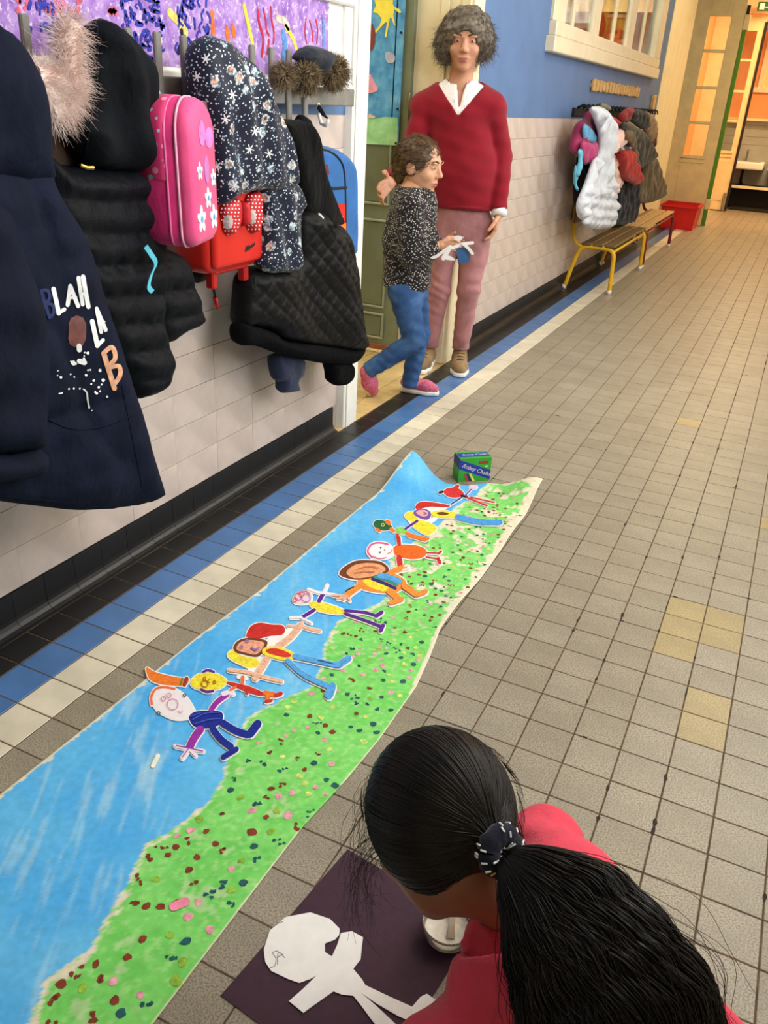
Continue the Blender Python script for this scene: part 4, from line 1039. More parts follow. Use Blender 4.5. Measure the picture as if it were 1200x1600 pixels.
def nz(X, Y, sx, sy, oct_=3, off=0.0):
    return np.array([mnoise.fractal((x * sx + off, y * sy - off, off * 0.37), 1.0, 2.0, oct_) for x, y in zip(X, Y)])
Xf, Yf = pv[:, 0], pv[:, 1]
ca, sa = math.cos(0.5), math.sin(0.5)
Xs, Ys = Xf * ca + Yf * sa, -Xf * sa + Yf * ca
n_str = nz(Xs, Ys, 60, 7, 3, 1.0); n_cl = nz(Xf, Yf, 5, 5, 3, 4.0); n_edge = nz(Xf, Yf, 45, 45, 3, 8.0); n_mid = nz(Xf, Yf, 20, 20, 3, 12.0); n_f = nz(Xf, Yf, 90, 90, 2, 17.0)
L3 = lambda c: np.array(lin(c)[:3])
blue = L3((110, 202, 255)); blue2 = L3((82, 182, 250)); blue3 = L3((176, 222, 246)); green = L3((132, 226, 112)); green2 = L3((114, 214, 96)); green3 = L3((176, 234, 146)); cream = L3((238, 230, 204))
def lerp(a, b, t): return a + (b - a) * t[:, None]
cb = lerp(np.tile(blue, (len(Xf), 1)), blue2, np.clip(0.5 + 1.1 * n_cl, 0, 1))
cb = lerp(cb, blue3, np.clip((n_str - 0.22) * 1.6, 0, 0.5) * np.clip(1.25 - Yf, 0.25, 1))
cg = lerp(np.tile(green, (len(Xf), 1)), green2, np.clip(0.4 + 1.4 * n_mid, 0, 1)); cg = lerp(cg, green3, np.clip((n_f - 0.15) * 2, 0, 0.6))
upper = ss((Yf - 0.72) / 0.25)
gap = np.clip((n_mid * 0.9 + n_edge * 0.4 - (0.50 - 0.36 * upper)) * 9, 0, 1)
cg = lerp(cg, cream, gap * (0.35 + 0.65 * upper))
dB = Xf - np.interp(Yf, PB[:, 0], PB[:, 1]) + 0.006 * n_edge
lowgap = np.exp(-((Yf + 0.29) / 0.08) ** 2)
wgap = 0.006 + 0.016 * np.clip(n_cl + 0.1, 0, 1) + 0.022 * lowgap * np.clip(n_mid + 0.4, 0, 1) + 0.012 * upper
colr = np.where((dB < 0)[:, None], cb, np.where((dB < wgap)[:, None], lerp(cg, cream, np.clip(0.75 + n_f * 1.5, 0, 1)), cg))
rm = np.interp(Yf, PRt[:, 0], PRt[:, 1]) - Xf
colr = np.where((rm < (0.022 + 0.02 * n_edge) * upper + 0.0025)[:, None], cream, colr)
lm_ = Xf - np.interp(Yf, PLt[:, 0], PLt[:, 1])
colr = np.where((lm_ < 0.006 + 0.012 * np.clip(n_edge, 0, 1))[:, None], cream, colr)
cloud = np.exp(-(((Xf - 0.60) / 0.045) ** 2 + ((Yf - 0.09) / 0.09) ** 2)) * np.clip(0.5 + 2.4 * n_str, 0, 1)
colr = lerp(colr, blue3, cloud * 0.8 * (dB < 0))
mur = thing('painted_paper', 'long paper strip painted with blue sky and flowery green meadow on the tiles', 'painting', (0.66, 0.5, 0.0))
sheet_o = obj('sheet', (pv, pq), MATS.get('x') or mat('tmp', (1, 1, 1)), mur, True)
at = sheet_o.data.color_attributes.new('paint', 'FLOAT_COLOR', 'POINT')
at.data.foreach_set('color', np.concatenate([np.clip(colr, 0, 1), np.ones((len(colr), 1))], 1).astype(np.float32).ravel())
t = NT('poster_paint'); an = t.n('ShaderNodeAttribute'); an.attribute_name = 'paint'
v = t.coord(); c = t.mix(1.0, an.outputs['Color'], t.ramp(t.noise(v, 70, 4), [(0.3, (236, 236, 236)), (0.65, (255, 255, 255))]), 'MULTIPLY')
t.bump(t.noise(v, 60, 4), 0.08, 0.002)
sheet_o.data.materials.clear(); sheet_o.data.materials.append(t.done(c, 0.62, 0, 0.3))
sol = sheet_o.modifiers.new('thickness', 'SOLIDIFY'); sol.thickness = 0.0006; sol.offset = -1
def xb(y): return float(np.interp(y, PB[:, 0], PB[:, 1]))
def xr_(y): return float(np.interp(y, PRt[:, 0], PRt[:, 1]))
rd = random.Random(77)
dabs = {k: MB() for k in ('brown', 'teal', 'pink', 'lime', 'olive')}
taken = []
def dab(kind, x, y, r, n=8, j=0.28):
    pl = blob(x, y, r * rd.uniform(0.8, 1.15), r * rd.uniform(0.8, 1.15), n, j, rd.uniform(0, 6), rd)
    dabs[kind].add([(p[0], p[1], float(paper_z(np.array(p[0]), np.array(p[1]))) + 0.0007) for p in pl], [tuple(range(n))])
for k in range(5200):
    y = rd.uniform(-0.42, 1.68); x = rd.uniform(xb(y) + 0.018, xr_(y) - 0.012)
    md = 0.019 if y < 0.5 else 0.0155
    if any(abs(x - a) < md and abs(y - b) < md for a, b in taken): continue
    if rd.random() > (0.58 if y < 0.75 else 0.56): taken.append((x, y)); continue
    f = (x - xb(y)) / max(0.02, xr_(y) - xb(y)); u = rd.random(); taken.append((x, y))
    if y < 0.06: kind = 'brown' if f < 0.62 and u < 0.75 else ('teal' if u < 0.62 else ('pink' if u < 0.9 else 'olive'))
    elif y < 0.75: kind = 'teal' if u < 0.34 else ('pink' if u < 0.56 else ('brown' if u < 0.74 else ('lime' if u < 0.9 else 'olive')))
    else: kind = 'brown' if u < 0.40 else ('teal' if u < 0.66 else ('pink' if u < 0.92 else 'lime'))
    r = rd.uniform(0.0062, 0.0088) if y < 0.12 else rd.uniform(0.0052, 0.0078) if y < 0.75 else rd.uniform(0.0042, 0.0066)
    if kind in ('teal', 'brown') and rd.random() < 0.45:
        for q in range(4): dab(kind, x + rd.gauss(0, r * 0.6), y + rd.gauss(0, r * 0.6), r * 0.5, 6, 0.4)
    else: dab(kind, x, y, r, 9, 0.22)
for kind, rgb in (('brown', (128, 52, 30)), ('teal', (28, 88, 92)), ('pink', (250, 158, 172)), ('lime', (206, 232, 116)), ('olive', (140, 186, 60))):
    stuff(obj('paint_dabs', dabs[kind], mat('dab_' + kind, rgb, 0.6, 0.18, 90), mur))
def floor_ribbon(pts, w):                              # pixel stroke -> outline on the paper
    return ribbon2(pts, w, 5.0)
p_ = ribbon2([(271, 1417), (290, 1409)], 14, 3); mb = MB(); mb.add([(*FL(a, b, 0.004)[:2], 0.0048) for a, b in p_], [tuple(range(len(p_)))]); obj('pink_dab', mb, mat('dab_pinkbig', (252, 140, 168), 0.6), mur)
for (a, b, w) in ((247, 1181, 7),):
    p_ = ribbon2([(a, b), (a - 8, b + 16)], w, 3); mb = MB(); mb.add([(*FL(x, y, 0.004)[:2], 0.0048) for x, y in p_], [tuple(range(len(p_)))]); obj('bare_patch', mb, mat('paper_bare', (240, 236, 220), 0.7), mur)

# ---- cut-out figures
m_card = mat('card_white', (244, 242, 240), 0.7, 0.02, 30, spec=0.2)
def cm(rgb): return mat('crayon_%d_%d_%d' % rgb, rgb, 0.7, 0.02 if min(rgb) > 195 else 0.10, 130, 0.06, 220, spec=0.2, rgb2=sc8(rgb, 1.02 if min(rgb) > 195 else 1.14))
def grow(pl, d):
    pl = np.array(pl, float); a = 0
    for i in range(len(pl)): a += pl[i - 1][0] * pl[i][1] - pl[i][0] * pl[i - 1][1]
    T = np.roll(pl, -1, 0) - np.roll(pl, 1, 0); T /= np.linalg.norm(T, axis=1)[:, None] + 1e-9
    N = np.stack([T[:, 1], -T[:, 0]], 1) * (1 if a > 0 else -1)
    return pl + N * d
def pz(p): return float(paper_z(np.array(p[0]), np.array(p[1])))
ZB = 0.0012
def flat(mb, px, lev, th=0.0005):
    P = []
    for a, b in px:
        q = FL(a, b, 0.004); P.append((q[0], q[1], pz(q) + ZB + lev))
    mb.prism(P, (0, 0, th)); return mb
def cutout(label, ox, oy, s, parts, lines=(), border=3.0, extra_white=()):
    K = lambda pts: crop(ox, oy, s, pts)
    c0 = K([parts[0][2][0]])[0]; c3 = FL(c0[0], c0[1], 0)
    t = thing('paper_cutout', label, 'paper figure', (c3[0], c3[1], 0.003), 'cut-out figures on the painted paper')
    base = MB(); lev = 0.0
    for nm, rgb, pts, w in parts:
        p = K(pts)
        pl = cat_rom(p, 2.5) if w == 0 else ribbon2(p, w * s, 3.0)
        flat(base, grow(pl, border * 0.55) if w == 0 else ribbon2(p, w * s + border * 1.1, 3.0), 0.0006 + rd.uniform(-0.00004, 0.00004))
    for pts, w in extra_white:
        p = K(pts); flat(base, cat_rom(p, 2.5) if w == 0 else ribbon2(p, w * s, 3.0), 0.0006)
    obj('card', base, m_card, t)
    for k, (nm, rgb, pts, w) in enumerate(parts):
        if rgb is None: continue
        p = K(pts); pl = cat_rom(p, 2.5) if w == 0 else ribbon2(p, w * s, 3.0)
        obj(nm, flat(MB(), pl, 0.0012 + 0.00022 * k, 0.0003), cm(rgb), t)
    for rgb, items in lines:
        mb = MB()
        for pts, w in items:
            p = K(pts); flat(mb, ribbon2(p, w * s, 2.0) if len(p) > 1 else blob(p[0][0], p[0][1], w * s / 2, w * s / 2, 8), 0.0012 + 0.00022 * len(parts), 0.0002)
        stuff(obj('drawn_lines', mb, cm(rgb), t))
    return t
def ring(x, y, r, w, n=10): return ([(x + r * math.cos(a), y + r * math.sin(a)) for a in np.linspace(0, 2 * math.pi, n)], w)
NAVY, MAG, ORG, RED, YEL, SKY, PUR, SKIN, BRN, GRN = (28, 44, 140), (150, 50, 160), (240, 120, 44), (196, 48, 42), (246, 216, 60), (84, 160, 220), (92, 40, 146), (236, 178, 150), (112, 62, 40), (120, 190, 90)
Cc = (200, 950, 380 / 1200.0)
cutout('cut-out figure with white egg head and scribbled blue body, nearest on the paper', *Cc, [
    ('head', (240, 234, 238), [(118, 445), (132, 408), (178, 396), (238, 406), (288, 442), (326, 500), (330, 526), (300, 550), (240, 556), (180, 535), (136, 502)], 0),
    ('hair', (226, 108, 70), [(118, 480), (116, 442), (136, 406), (176, 396), (230, 405)], 12),
    ('body', NAVY, [(303, 540), (330, 518), (390, 512), (450, 515), (470, 535), (460, 570), (430, 592), (380, 600), (330, 590), (308, 565)], 0),
    ('arm', MAG, [(412, 506), (440, 470), (488, 434)], 26), ('arm', MAG, [(358, 604), (325, 650), (302, 698)], 38),
    ('hand', (240, 226, 240), [(470, 432), (500, 424), (518, 430)], 20), ('hand', (240, 226, 240), [(372, 712), (310, 704), (234, 686)], 16), ('finger', (240, 226, 240), [(302, 702), (268, 746)], 18), ('finger', (240, 226, 240), [(302, 702), (334, 734)], 14),
    ('leg', NAVY, [(468, 575), (530, 612), (590, 632)], 34), ('foot', NAVY, [(604, 628), (640, 580)], 40), ('leg', NAVY, [(420, 606), (460, 656), (508, 692)], 32), ('foot', NAVY, [(535, 705), (470, 744)], 26)],
    [((206, 110, 150), [ring(222, 484, 27, 3), ring(176, 457, 11, 3), ring(203, 440, 11, 3), ([(248, 518), (262, 526), (270, 516)], 3)]), ((60, 60, 80), [ring(152, 527, 7, 4), ring(280, 440, 7, 4)]), (MAG, [([(302, 698), (240, 686)], 4), ([(302, 698), (370, 714)], 4), ([(302, 698), (270, 742)], 4)]), ((70, 90, 190), [([(320, 560), (380, 530), (450, 525)], 5), ([(330, 580), (400, 560), (455, 555)], 5), ([(310, 545), (360, 525)], 4)])])
cutout('cut-out figure with long orange pointed hair, yellow face and thin red body', *Cc, [
    ('hair', ORG, [(92, 296), (130, 318), (200, 338), (270, 350), (300, 352), (290, 382), (240, 388), (160, 380), (112, 360), (94, 328)], 0),
    ('band', (150, 60, 50), [(290, 352), (278, 386)], 18), ('band', (110, 120, 60), [(268, 352), (258, 386)], 9),
    ('face', YEL, [(310, 365), (340, 335), (390, 324), (440, 330), (485, 360), (480, 385), (445, 406), (395, 413), (345, 406), (315, 390)], 0),
    ('ear', PUR, [(372, 321), (396, 313), (424, 322)], 12), ('ear', PUR, [(362, 409), (390, 420), (420, 416)], 12),
    ('body', RED, [(492, 370), (560, 384), (610, 398), (672, 428), (655, 440), (600, 426), (540, 402), (495, 382)], 0),
    ('arm', (226, 110, 70), [(565, 378), (567, 348)], 16), ('arm', (226, 110, 70), [(532, 398), (506, 412)], 12), ('arm', RED, [(588, 415), (588, 430)], 14),
    ('leg', ORG, [(676, 428), (720, 436)], 24), ('leg', ORG, [(690, 438), (692, 466)], 22), ('foot', RED, [(728, 440), (756, 432)], 18), ('foot', RED, [(680, 470), (710, 466)], 12)],
    [((170, 90, 30), [ring(380, 384, 16, 4), ring(378, 358, 7, 4), ring(427, 376, 7, 4), ([(405, 360), (395, 372), (405, 378)], 4)])], extra_white=[([(545, 345), (567, 340), (585, 352)], 20), ([(500, 412), (520, 402)], 16)])
cutout('large cut-out figure with red pompom, yellow hair, brown-ringed face and long blue legs', *Cc, [
    ('hair', YEL, [(492, 236), (515, 212), (560, 240), (636, 256), (642, 288), (600, 300), (550, 280), (510, 260)], 0),
    ('pompom', RED, [(583, 142), (605, 95), (650, 76), (710, 85), (760, 88), (775, 110), (760, 135), (700, 142), (640, 157), (600, 152)], 0),
    ('face_rim', BRN, [(520, 198), (545, 165), (600, 152), (682, 165), (682, 198), (660, 232), (630, 247), (568, 234), (532, 224)], 0),
    ('face', (232, 160, 130), [(536, 200), (555, 174), (604, 163), (668, 174), (668, 198), (650, 222), (625, 235), (572, 224), (542, 214)], 0),
    ('arm', SKIN, [(738, 196), (800, 150), (852, 88)], 32), ('hand', SKIN, [(850, 92), (900, 108), (946, 118)], 16), ('hand', SKIN, [(845, 100), (790, 92)], 12),
    ('arm', SKIN, [(686, 256), (660, 300), (628, 352)], 34), ('hand', SKIN, [(500, 314), (580, 324), (660, 346), (758, 370)], 18),
    ('body', YEL, [(665, 212), (700, 195), (780, 210), (826, 240), (810, 262), (760, 265), (690, 246), (665, 232)], 0), ('belly', (204, 58, 44), [(680, 216), (720, 206), (770, 218), (806, 240), (780, 252), (700, 234)], 0),
    ('leg', SKY, [(822, 246), (900, 262), (1030, 290)], 26), ('foot', SKY, [(1040, 288), (1088, 256)], 32), ('leg', SKY, [(788, 270), (870, 340), (985, 395)], 26), ('foot', SKY, [(1006, 396), (992, 438)], 42)],
    [((140, 110, 190), [ring(588, 172, 7, 4), ring(560, 202, 7, 4), ([(612, 206), (628, 216), (645, 206)], 10)]), ((40, 60, 90), [([(935, 266), (975, 275), (1010, 284)], 4)])],
    extra_white=[([(690, 150), (770, 110), (842, 90), (810, 140), (740, 195), (690, 195)], 0), ([(640, 250), (690, 250), (660, 300), (630, 330), (590, 310)], 0)])
Bc = (420, 840, 0.25)
cutout('small cut-out figure with pink scribbled hair, yellow body and purple limbs', *Bc, [
    ('head', (238, 214, 226), [(150, 387), (175, 352), (220, 338), (262, 347), (270, 385), (246, 414), (200, 420), (160, 412)], 0),
    ('body', YEL, [(253, 412), (290, 403), (370, 415), (440, 440), (478, 460), (465, 478), (400, 478), (330, 465), (280, 445)], 0),
    ('arm', PUR, [(314, 398), (340, 352)], 26), ('hand', (238, 232, 244), [(345, 348), (366, 300)], 14), ('hand', (238, 232, 244), [(350, 352), (300, 345), (248, 326)], 12), ('hand', (238, 232, 244), [(345, 352), (420, 362)], 12),
    ('arm', PUR, [(284, 456), (206, 504)], 22), ('hand', (238, 232, 244), [(206, 504), (136, 506)], 12), ('hand', (238, 232, 244), [(200, 506), (268, 540)], 12),
    ('leg', PUR, [(478, 460), (600, 472), (668, 492)], 16), ('foot', PUR, [(674, 494), (706, 472)], 24), ('leg', PUR, [(478, 480), (600, 522), (702, 562)], 16), ('foot', PUR, [(700, 588), (714, 556)], 24)],
    [((214, 96, 120), [ring(185, 375, 22, 5), ring(165, 395, 14, 5), ring(205, 358, 18, 4), ([(195, 352), (235, 342), (258, 362)], 5)]), ((150, 120, 190), [ring(234, 384, 26, 4)])])
cutout('cut-out orange figure with big brown-haired head and rainbow stripes on its belly', *Bc, [
    ('hair', BRN, [(440, 222), (470, 186), (540, 150), (620, 145), (700, 155), (747, 190), (742, 220), (700, 236), (640, 256), (560, 266), (490, 256), (450, 240)], 0),
    ('face', (234, 160, 116), [(488, 214), (535, 176), (620, 162), (700, 174), (730, 205), (690, 230), (620, 250), (540, 256), (496, 238)], 0),
    ('body', (240, 140, 60), [(555, 272), (620, 260), (700, 236), (780, 230), (842, 260), (860, 290), (842, 320), (790, 346), (720, 350), (640, 340), (580, 320)], 0),
    ('stripe', YEL, [(590, 272), (640, 270), (780, 325), (770, 340), (690, 334), (610, 300)], 0), ('stripe', (54, 40, 110), [(648, 262), (720, 290), (790, 322)], 20), ('stripe', (56, 140, 130), [(664, 250), (740, 272), (800, 302)], 20), ('stripe', SKY, [(694, 242), (760, 254), (818, 280)], 34),
    ('arm', (240, 140, 60), [(762, 224), (810, 204), (846, 192)], 36), ('hand', (244, 220, 206), [(838, 210), (876, 200)], 14), ('hand', (244, 220, 206), [(846, 186), (872, 182)], 12),
    ('arm', (240, 140, 60), [(572, 304), (520, 340), (486, 370)], 38), ('hand', SKIN, [(486, 372), (404, 366)], 14), ('hand', SKIN, [(484, 376), (432, 388)], 13), ('hand', SKIN, [(486, 376), (468, 394)], 13), ('hand', SKIN, [(492, 376), (506, 400)], 13),
    ('leg', (240, 140, 60), [(756, 345), (802, 382)], 42), ('foot', (240, 140, 60), [(830, 394), (764, 414)], 30), ('leg', (240, 140, 60), [(848, 314), (918, 362)], 38), ('foot', (240, 140, 60), [(928, 366), (982, 346)], 28)],
    [((196, 110, 70), [([(560, 205), (620, 190), (690, 200)], 5), ([(540, 230), (600, 222), (660, 225)], 5)]), ((60, 50, 50), [([(480, 345), (500, 332), (530, 316)], 7)])])
cutout('cut-out figure with smiling white face, pink hair and round orange body', *Bc, [
    ('head', (244, 240, 244), [(618, 92), (640, 52), (690, 40), (750, 50), (782, 82), (776, 114), (740, 135), (680, 136), (635, 120)], 0),
    ('hair', (222, 90, 140), [(645, 128), (618, 92), (640, 50), (690, 38), (745, 48)], 11),
    ('body', (240, 104, 36), [(780, 66), (830, 50), (920, 55), (975, 75), (986, 105), (960, 130), (900, 140), (830, 130), (790, 115)], 0),
    ('arm', RED, [(816, 48), (812, 8)], 22), ('arm', RED, [(814, 132), (820, 172)], 34), ('leg', (196, 60, 70), [(986, 100), (1064, 104)], 8), ('foot', RED, [(1062, 106), (1076, 92)], 14), ('leg', (196, 60, 70), [(984, 128), (1060, 140)], 9), ('foot', RED, [(1058, 138), (1070, 164)], 20)],
    [((60, 60, 120), [([(695, 100)], 10), ([(700, 70)], 10)]), ((220, 70, 70), [([(725, 84)], 8), ([(745, 106), (762, 100), (768, 84)], 4)]), ((226, 110, 160), [([(650, 124), (690, 138), (735, 132)], 5)])])
Ac = (540, 680, 340 / 1200.0)
cutout('small cut-out figure with dark green head, orange ears and orange legs', *Ac, [
    ('head', (40, 96, 66), [(152, 490), (175, 471), (220, 479), (255, 506), (245, 526), (200, 530), (165, 516)], 0), ('ear', ORG, [(228, 482), (242, 490)], 24), ('ear', ORG, [(172, 524), (188, 534)], 16), ('neck', ORG, [(250, 522), (264, 534)], 18),
    ('body', (136, 204, 96), [(275, 520), (310, 512), (340, 530), (335, 550), (300, 552), (280, 542)], 0), ('arm', PUR, [(330, 522), (395, 478)], 13), ('arm', RED, [(286, 556), (294, 606)], 16), ('leg', ORG, [(336, 546), (390, 566), (455, 578)], 16), ('leg', ORG, [(346, 562), (440, 588)], 12)],
    [((210, 220, 70), [ring(205, 502, 8, 4)])], 2.0)
cutout('cut-out figure with red hat, yellow hair, purple-ringed face and wide blue legs', *Ac, [
    ('hat', RED, [(384, 404), (400, 376), (450, 369), (550, 384), (576, 394), (545, 400), (460, 398), (405, 412)], 0), ('hair', YEL, [(325, 450), (340, 430), (380, 424), (388, 450), (402, 476), (385, 490), (345, 472)], 0),
    ('hair', YEL, [(370, 506), (412, 472), (502, 512), (472, 550), (440, 554)], 0), ('face_rim', (120, 80, 170), [(374, 430), (400, 412), (450, 415), (472, 440), (456, 468), (420, 466), (386, 450)], 0), ('face', (230, 170, 170), [(388, 430), (406, 418), (442, 420), (456, 438), (444, 452), (412, 450)], 0),
    ('body', YEL, [(475, 430), (540, 418), (618, 436), (612, 456), (540, 460), (480, 450)], 0), ('belly', (104, 60, 30), [(500, 436), (532, 428), (570, 438), (535, 447)], 0), ('leg', (76, 150, 216), [(618, 456), (720, 480), (850, 490)], 34)],
    [((160, 60, 120), [([(430, 430), (446, 438), (430, 442)], 4)])], 2.0, extra_white=[([(400, 408), (470, 402), (560, 400), (530, 420), (470, 430), (460, 420)], 0), ([(398, 460), (450, 466), (500, 450), (510, 460), (470, 490), (420, 476)], 0), ([(340, 470), (400, 480), (400, 495), (370, 505)], 0)])
cutout('cut-out red figure with black belt and thin limbs, farthest near the chalk box', *Ac, [
    ('body', (206, 54, 54), [(540, 310), (570, 291), (620, 294), (652, 320), (640, 340), (590, 346), (555, 335)], 0), ('ear', (206, 54, 54), [(598, 296), (618, 282)], 20), ('ear', (30, 30, 40), [(518, 318), (534, 314)], 14), ('belt', (40, 34, 40), [(640, 336), (668, 341)], 14),
    ('arm', (110, 70, 170), [(660, 334), (702, 292)], 8), ('hand', (232, 200, 230), [(690, 290), (718, 288)], 20), ('arm', (40, 70, 140), [(640, 346), (582, 384)], 8), ('leg', (206, 54, 54), [(668, 346), (780, 392)], 9), ('leg', (206, 54, 54), [(690, 345), (820, 376)], 7)], (), 2.0)

# ---- chalk box behind the paper's end
bx = thing('chalk_box', 'small green and blue cardboard box of chalks at the end of the paper', 'box', (0.66, 1.77, 0.0))
A_ = FL(715.5, 753.5); B_ = FL(764.5, 750.5); e1 = unit(B_ - A_); e2 = np.array([-e1[1], e1[0], 0]); bwid = np.linalg.norm(B_ - A_); bh = 0.090; bdp = 0.062
def bpt(u, d, z, o=0.0): return A_ + e1 * (u * bwid) + e2 * (d * bdp) + np.array([0, 0, z * bh])
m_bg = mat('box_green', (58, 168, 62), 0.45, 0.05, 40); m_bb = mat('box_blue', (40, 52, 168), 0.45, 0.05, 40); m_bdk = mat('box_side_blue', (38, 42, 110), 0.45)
bm_ = MB(); bm_.add([bpt(0, 0, 0), bpt(1, 0, 0), bpt(1, 1, 0), bpt(0, 1, 0), bpt(0, 0, 1), bpt(1, 0, 1), bpt(1, 1, 1), bpt(0, 1, 1)], [(3, 2, 1, 0), (4, 5, 6, 7), (0, 1, 5, 4), (1, 2, 6, 5), (2, 3, 7, 6), (3, 0, 4, 7)])
obj('carton', bm_, m_bg, bx)
def face_poly(name, pts, m, side='front', lift=0.0004):
    P = [bpt(u, 0, z) - e2 * lift if side == 'front' else (bpt(u, z, 1) + np.array([0, 0, lift]) if side == 'top' else bpt(0, u, z) - e1 * lift) for u, z in pts]
    n_ = -e2 if side == 'front' else (np.array([0, 0, 1.0]) if side == 'top' else -e1)
    return obj(name, MB().prism(P, n_ * 0.0003), m, bx)
face_poly('blue_band', [(0, 0.95), (1, 0.45), (1, 0.06), (0, 0.56)], m_bb)
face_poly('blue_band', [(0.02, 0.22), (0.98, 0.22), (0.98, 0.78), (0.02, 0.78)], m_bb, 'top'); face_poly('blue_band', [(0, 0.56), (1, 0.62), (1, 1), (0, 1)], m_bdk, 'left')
for k, (rgb, x) in enumerate((((190, 60, 60), 0.16), ((30, 40, 120), 0.24), ((232, 240, 110), 0.33))):
    face_poly('chalk_print', [(x, 0.34), (x + 0.05, 0.36), (x + 0.2, 0.02), (x + 0.12, 0.02)], mat('chalk_%d' % k, rgb, 0.6), 'front', 0.0008)
face_poly('brand_bar', [(0.60, 0.86), (0.90, 0.86), (0.90, 0.74), (0.60, 0.74)], mat('print_rust', (150, 70, 40), 0.6), 'front', 0.0004)
face_poly('brand_bar', [(0.82, 0.66), (0.92, 0.66), (0.90, 0.60), (0.80, 0.60)], mat('print_lemon', (220, 230, 150), 0.6), 'front', 0.0004)
def text_on(name, body, origin, ux, uy, size, m, parent, lift):
    cu = bpy.data.curves.new(name, 'FONT'); cu.body = body; cu.size = size; cu.align_x = 'CENTER'; cu.align_y = 'CENTER'; cu.shear = 0.35; cu.extrude = 0.0
    tmp = bpy.data.objects.new(name, cu); col.objects.link(tmp)
    dg = bpy.context.evaluated_depsgraph_get(); me = bpy.data.meshes.new_from_object(tmp.evaluated_get(dg))
    V = [origin + ux * v.co.x + uy * v.co.y + lift for v in me.vertices]; Fs = [tuple(p.vertices) for p in me.polygons]
    bpy.data.objects.remove(tmp); bpy.data.meshes.remove(me)
    return obj(name, (V, Fs), m, parent)
bd_ = unit(bpt(1, 0, 0.45) - bpt(0, 0, 0.95)); bu_ = np.cross(-e2, bd_); bu_ = bu_ if bu_[2] > 0 else -bu_
stuff(text_on('lettering', 'Robey Chalks', bpt(0.54, 0, 0.49), bd_, bu_, 0.021, m_pwhite, bx, -e2 * 0.0012))
stuff(text_on('lettering', 'Robey Chalks', bpt(0.54, 0.5, 1), e1, e2, 0.017, m_pwhite, bx, np.array([0, 0, 0.0012])))
stuff(text_on('lettering', 'ROBEY', bpt(0.75, 0, 0.80), e1, np.array([0, 0, 1.0]), 0.009, mat('print_red', (206, 60, 50), 0.6), bx, -e2 * 0.0012))

# ---- purple sheet with a white paper figure, glue bowl
m_plum = mat('card_plum', (62, 36, 52), 0.75, 0.08, 60, 0.1, 300)
q0, q1 = FL(345, 1556), FL(543, 1328)
ey = unit(q1 - q0); ex = np.array([ey[1], -ey[0], 0]); Lh = np.linalg.norm(q1 - q0)
plum = tag(obj('card_sheet', MB().prism([q0 + [0, 0, 0.001], q0 + ex * 0.262 + [0, 0, 0.001], q0 + ex * 0.262 + ey * Lh + [0, 0, 0.001], q1 + [0, 0, 0.001]], (0, 0, 0.0008)), m_plum), 'dark plum card sheet under the blank white figure and glue bowl', 'card')
q2 = FL(828, 1324); q3 = unit(FL(803, 1262) - q2); q4 = np.array([-q3[1], q3[0], 0])
tag(obj('card_sheet', MB().prism([q2 + [0, 0, 0.001], q2 + q3 * 0.15 + [0, 0, 0.001], q2 + q3 * 0.15 + q4 * 0.21 + [0, 0, 0.001], q2 + q4 * 0.21 + [0, 0, 0.001]], (0, 0, 0.0008)), mat('card_maroon', (84, 36, 56), 0.75, 0.08, 60)), 'maroon card corner peeking out behind the girl head', 'card')
Ec = (320, 1300, 460 / 1200.0)
fig = crop(*Ec, [(240, 480), (265, 402), (330, 347), (430, 328), (510, 355), (550, 395), (548, 420), (530, 440), (490, 455), (490, 490), (518, 508), (540, 460), (555, 412), (600, 405), (645, 430), (640, 470), (635, 520), (605, 558), (640, 600), (655, 625), (750, 670), (845, 713), (880, 672), (905, 660), (950, 690), (900, 745), (850, 777), (790, 752), (700, 700), (636, 655), (700, 710), (790, 795), (760, 830), (690, 780), (640, 712), (605, 668), (560, 664), (525, 650), (440, 710), (402, 738), (343, 690), (400, 640), (456, 585), (430, 600), (385, 616), (340, 600), (270, 567), (246, 530)])
wf_ = thing('paper_cutout', 'plain white cut-out figure lying on the plum card', 'paper figure', tuple(FL(560, 1500, 0.002)), 'cut-out figures')
obj('card', MB().prism([FL(a, b, 0.0035) for a, b in fig], (0, 0, 0.0006)), m_card, wf_)
mb = MB()
for pts, w in (([(298, 485), (276, 492), (290, 515), (285, 545), (268, 552)], 3), ([(296, 540), (300, 490), (325, 512)], 3), ([(294, 512), (318, 498)], 3), ([(282, 385), (300, 372), (318, 366)], 3)):
    p = crop(*Ec, pts); mb.prism([FL(a, b, 0.0042) for a, b in ribbon2(p, w * Ec[2], 2)], (0, 0, 0.0002))
stuff(obj('pencil_marks', mb, mat('pencil', (130, 126, 130), 0.7), wf_))
bc = FL(691, 1478) + np.array([0.002, 0.012, 0.0025])
bowl = thing('glue_bowl', 'small glass bowl of white glue beside the girl', 'bowl', tuple(bc))
t = NT('bowl_glass'); v = t.coord(); t.b.inputs['Transmission Weight'].default_value = 0.9; t.b.inputs['IOR'].default_value = 1.45
obj('glass', MB().lathe([(0.0, 0.0), (0.022, 0.0), (0.030, 0.006), (0.038, 0.022), (0.0415, 0.040), (0.0420, 0.044), (0.0405, 0.045), (0.0395, 0.040), (0.036, 0.022), (0.028, 0.0085), (0.018, 0.004), (0.0, 0.004)], bc, 40), t.done(t.mix(t.noise(v, 60), (236, 232, 224), (248, 246, 240)), 0.04, 0, 0.5), bowl, True)
obj('glue', MB().lathe([(0.0, 0.0235), (0.008, 0.022), (0.018, 0.021), (0.028, 0.0215), (0.034, 0.023), (0.0366, 0.026), (0.035, 0.015), (0.028, 0.010), (0.0, 0.008)], bc, 40), mat('glue_white', (240, 234, 222), 0.3, 0.06, 80, 0.3, 120), bowl, True)
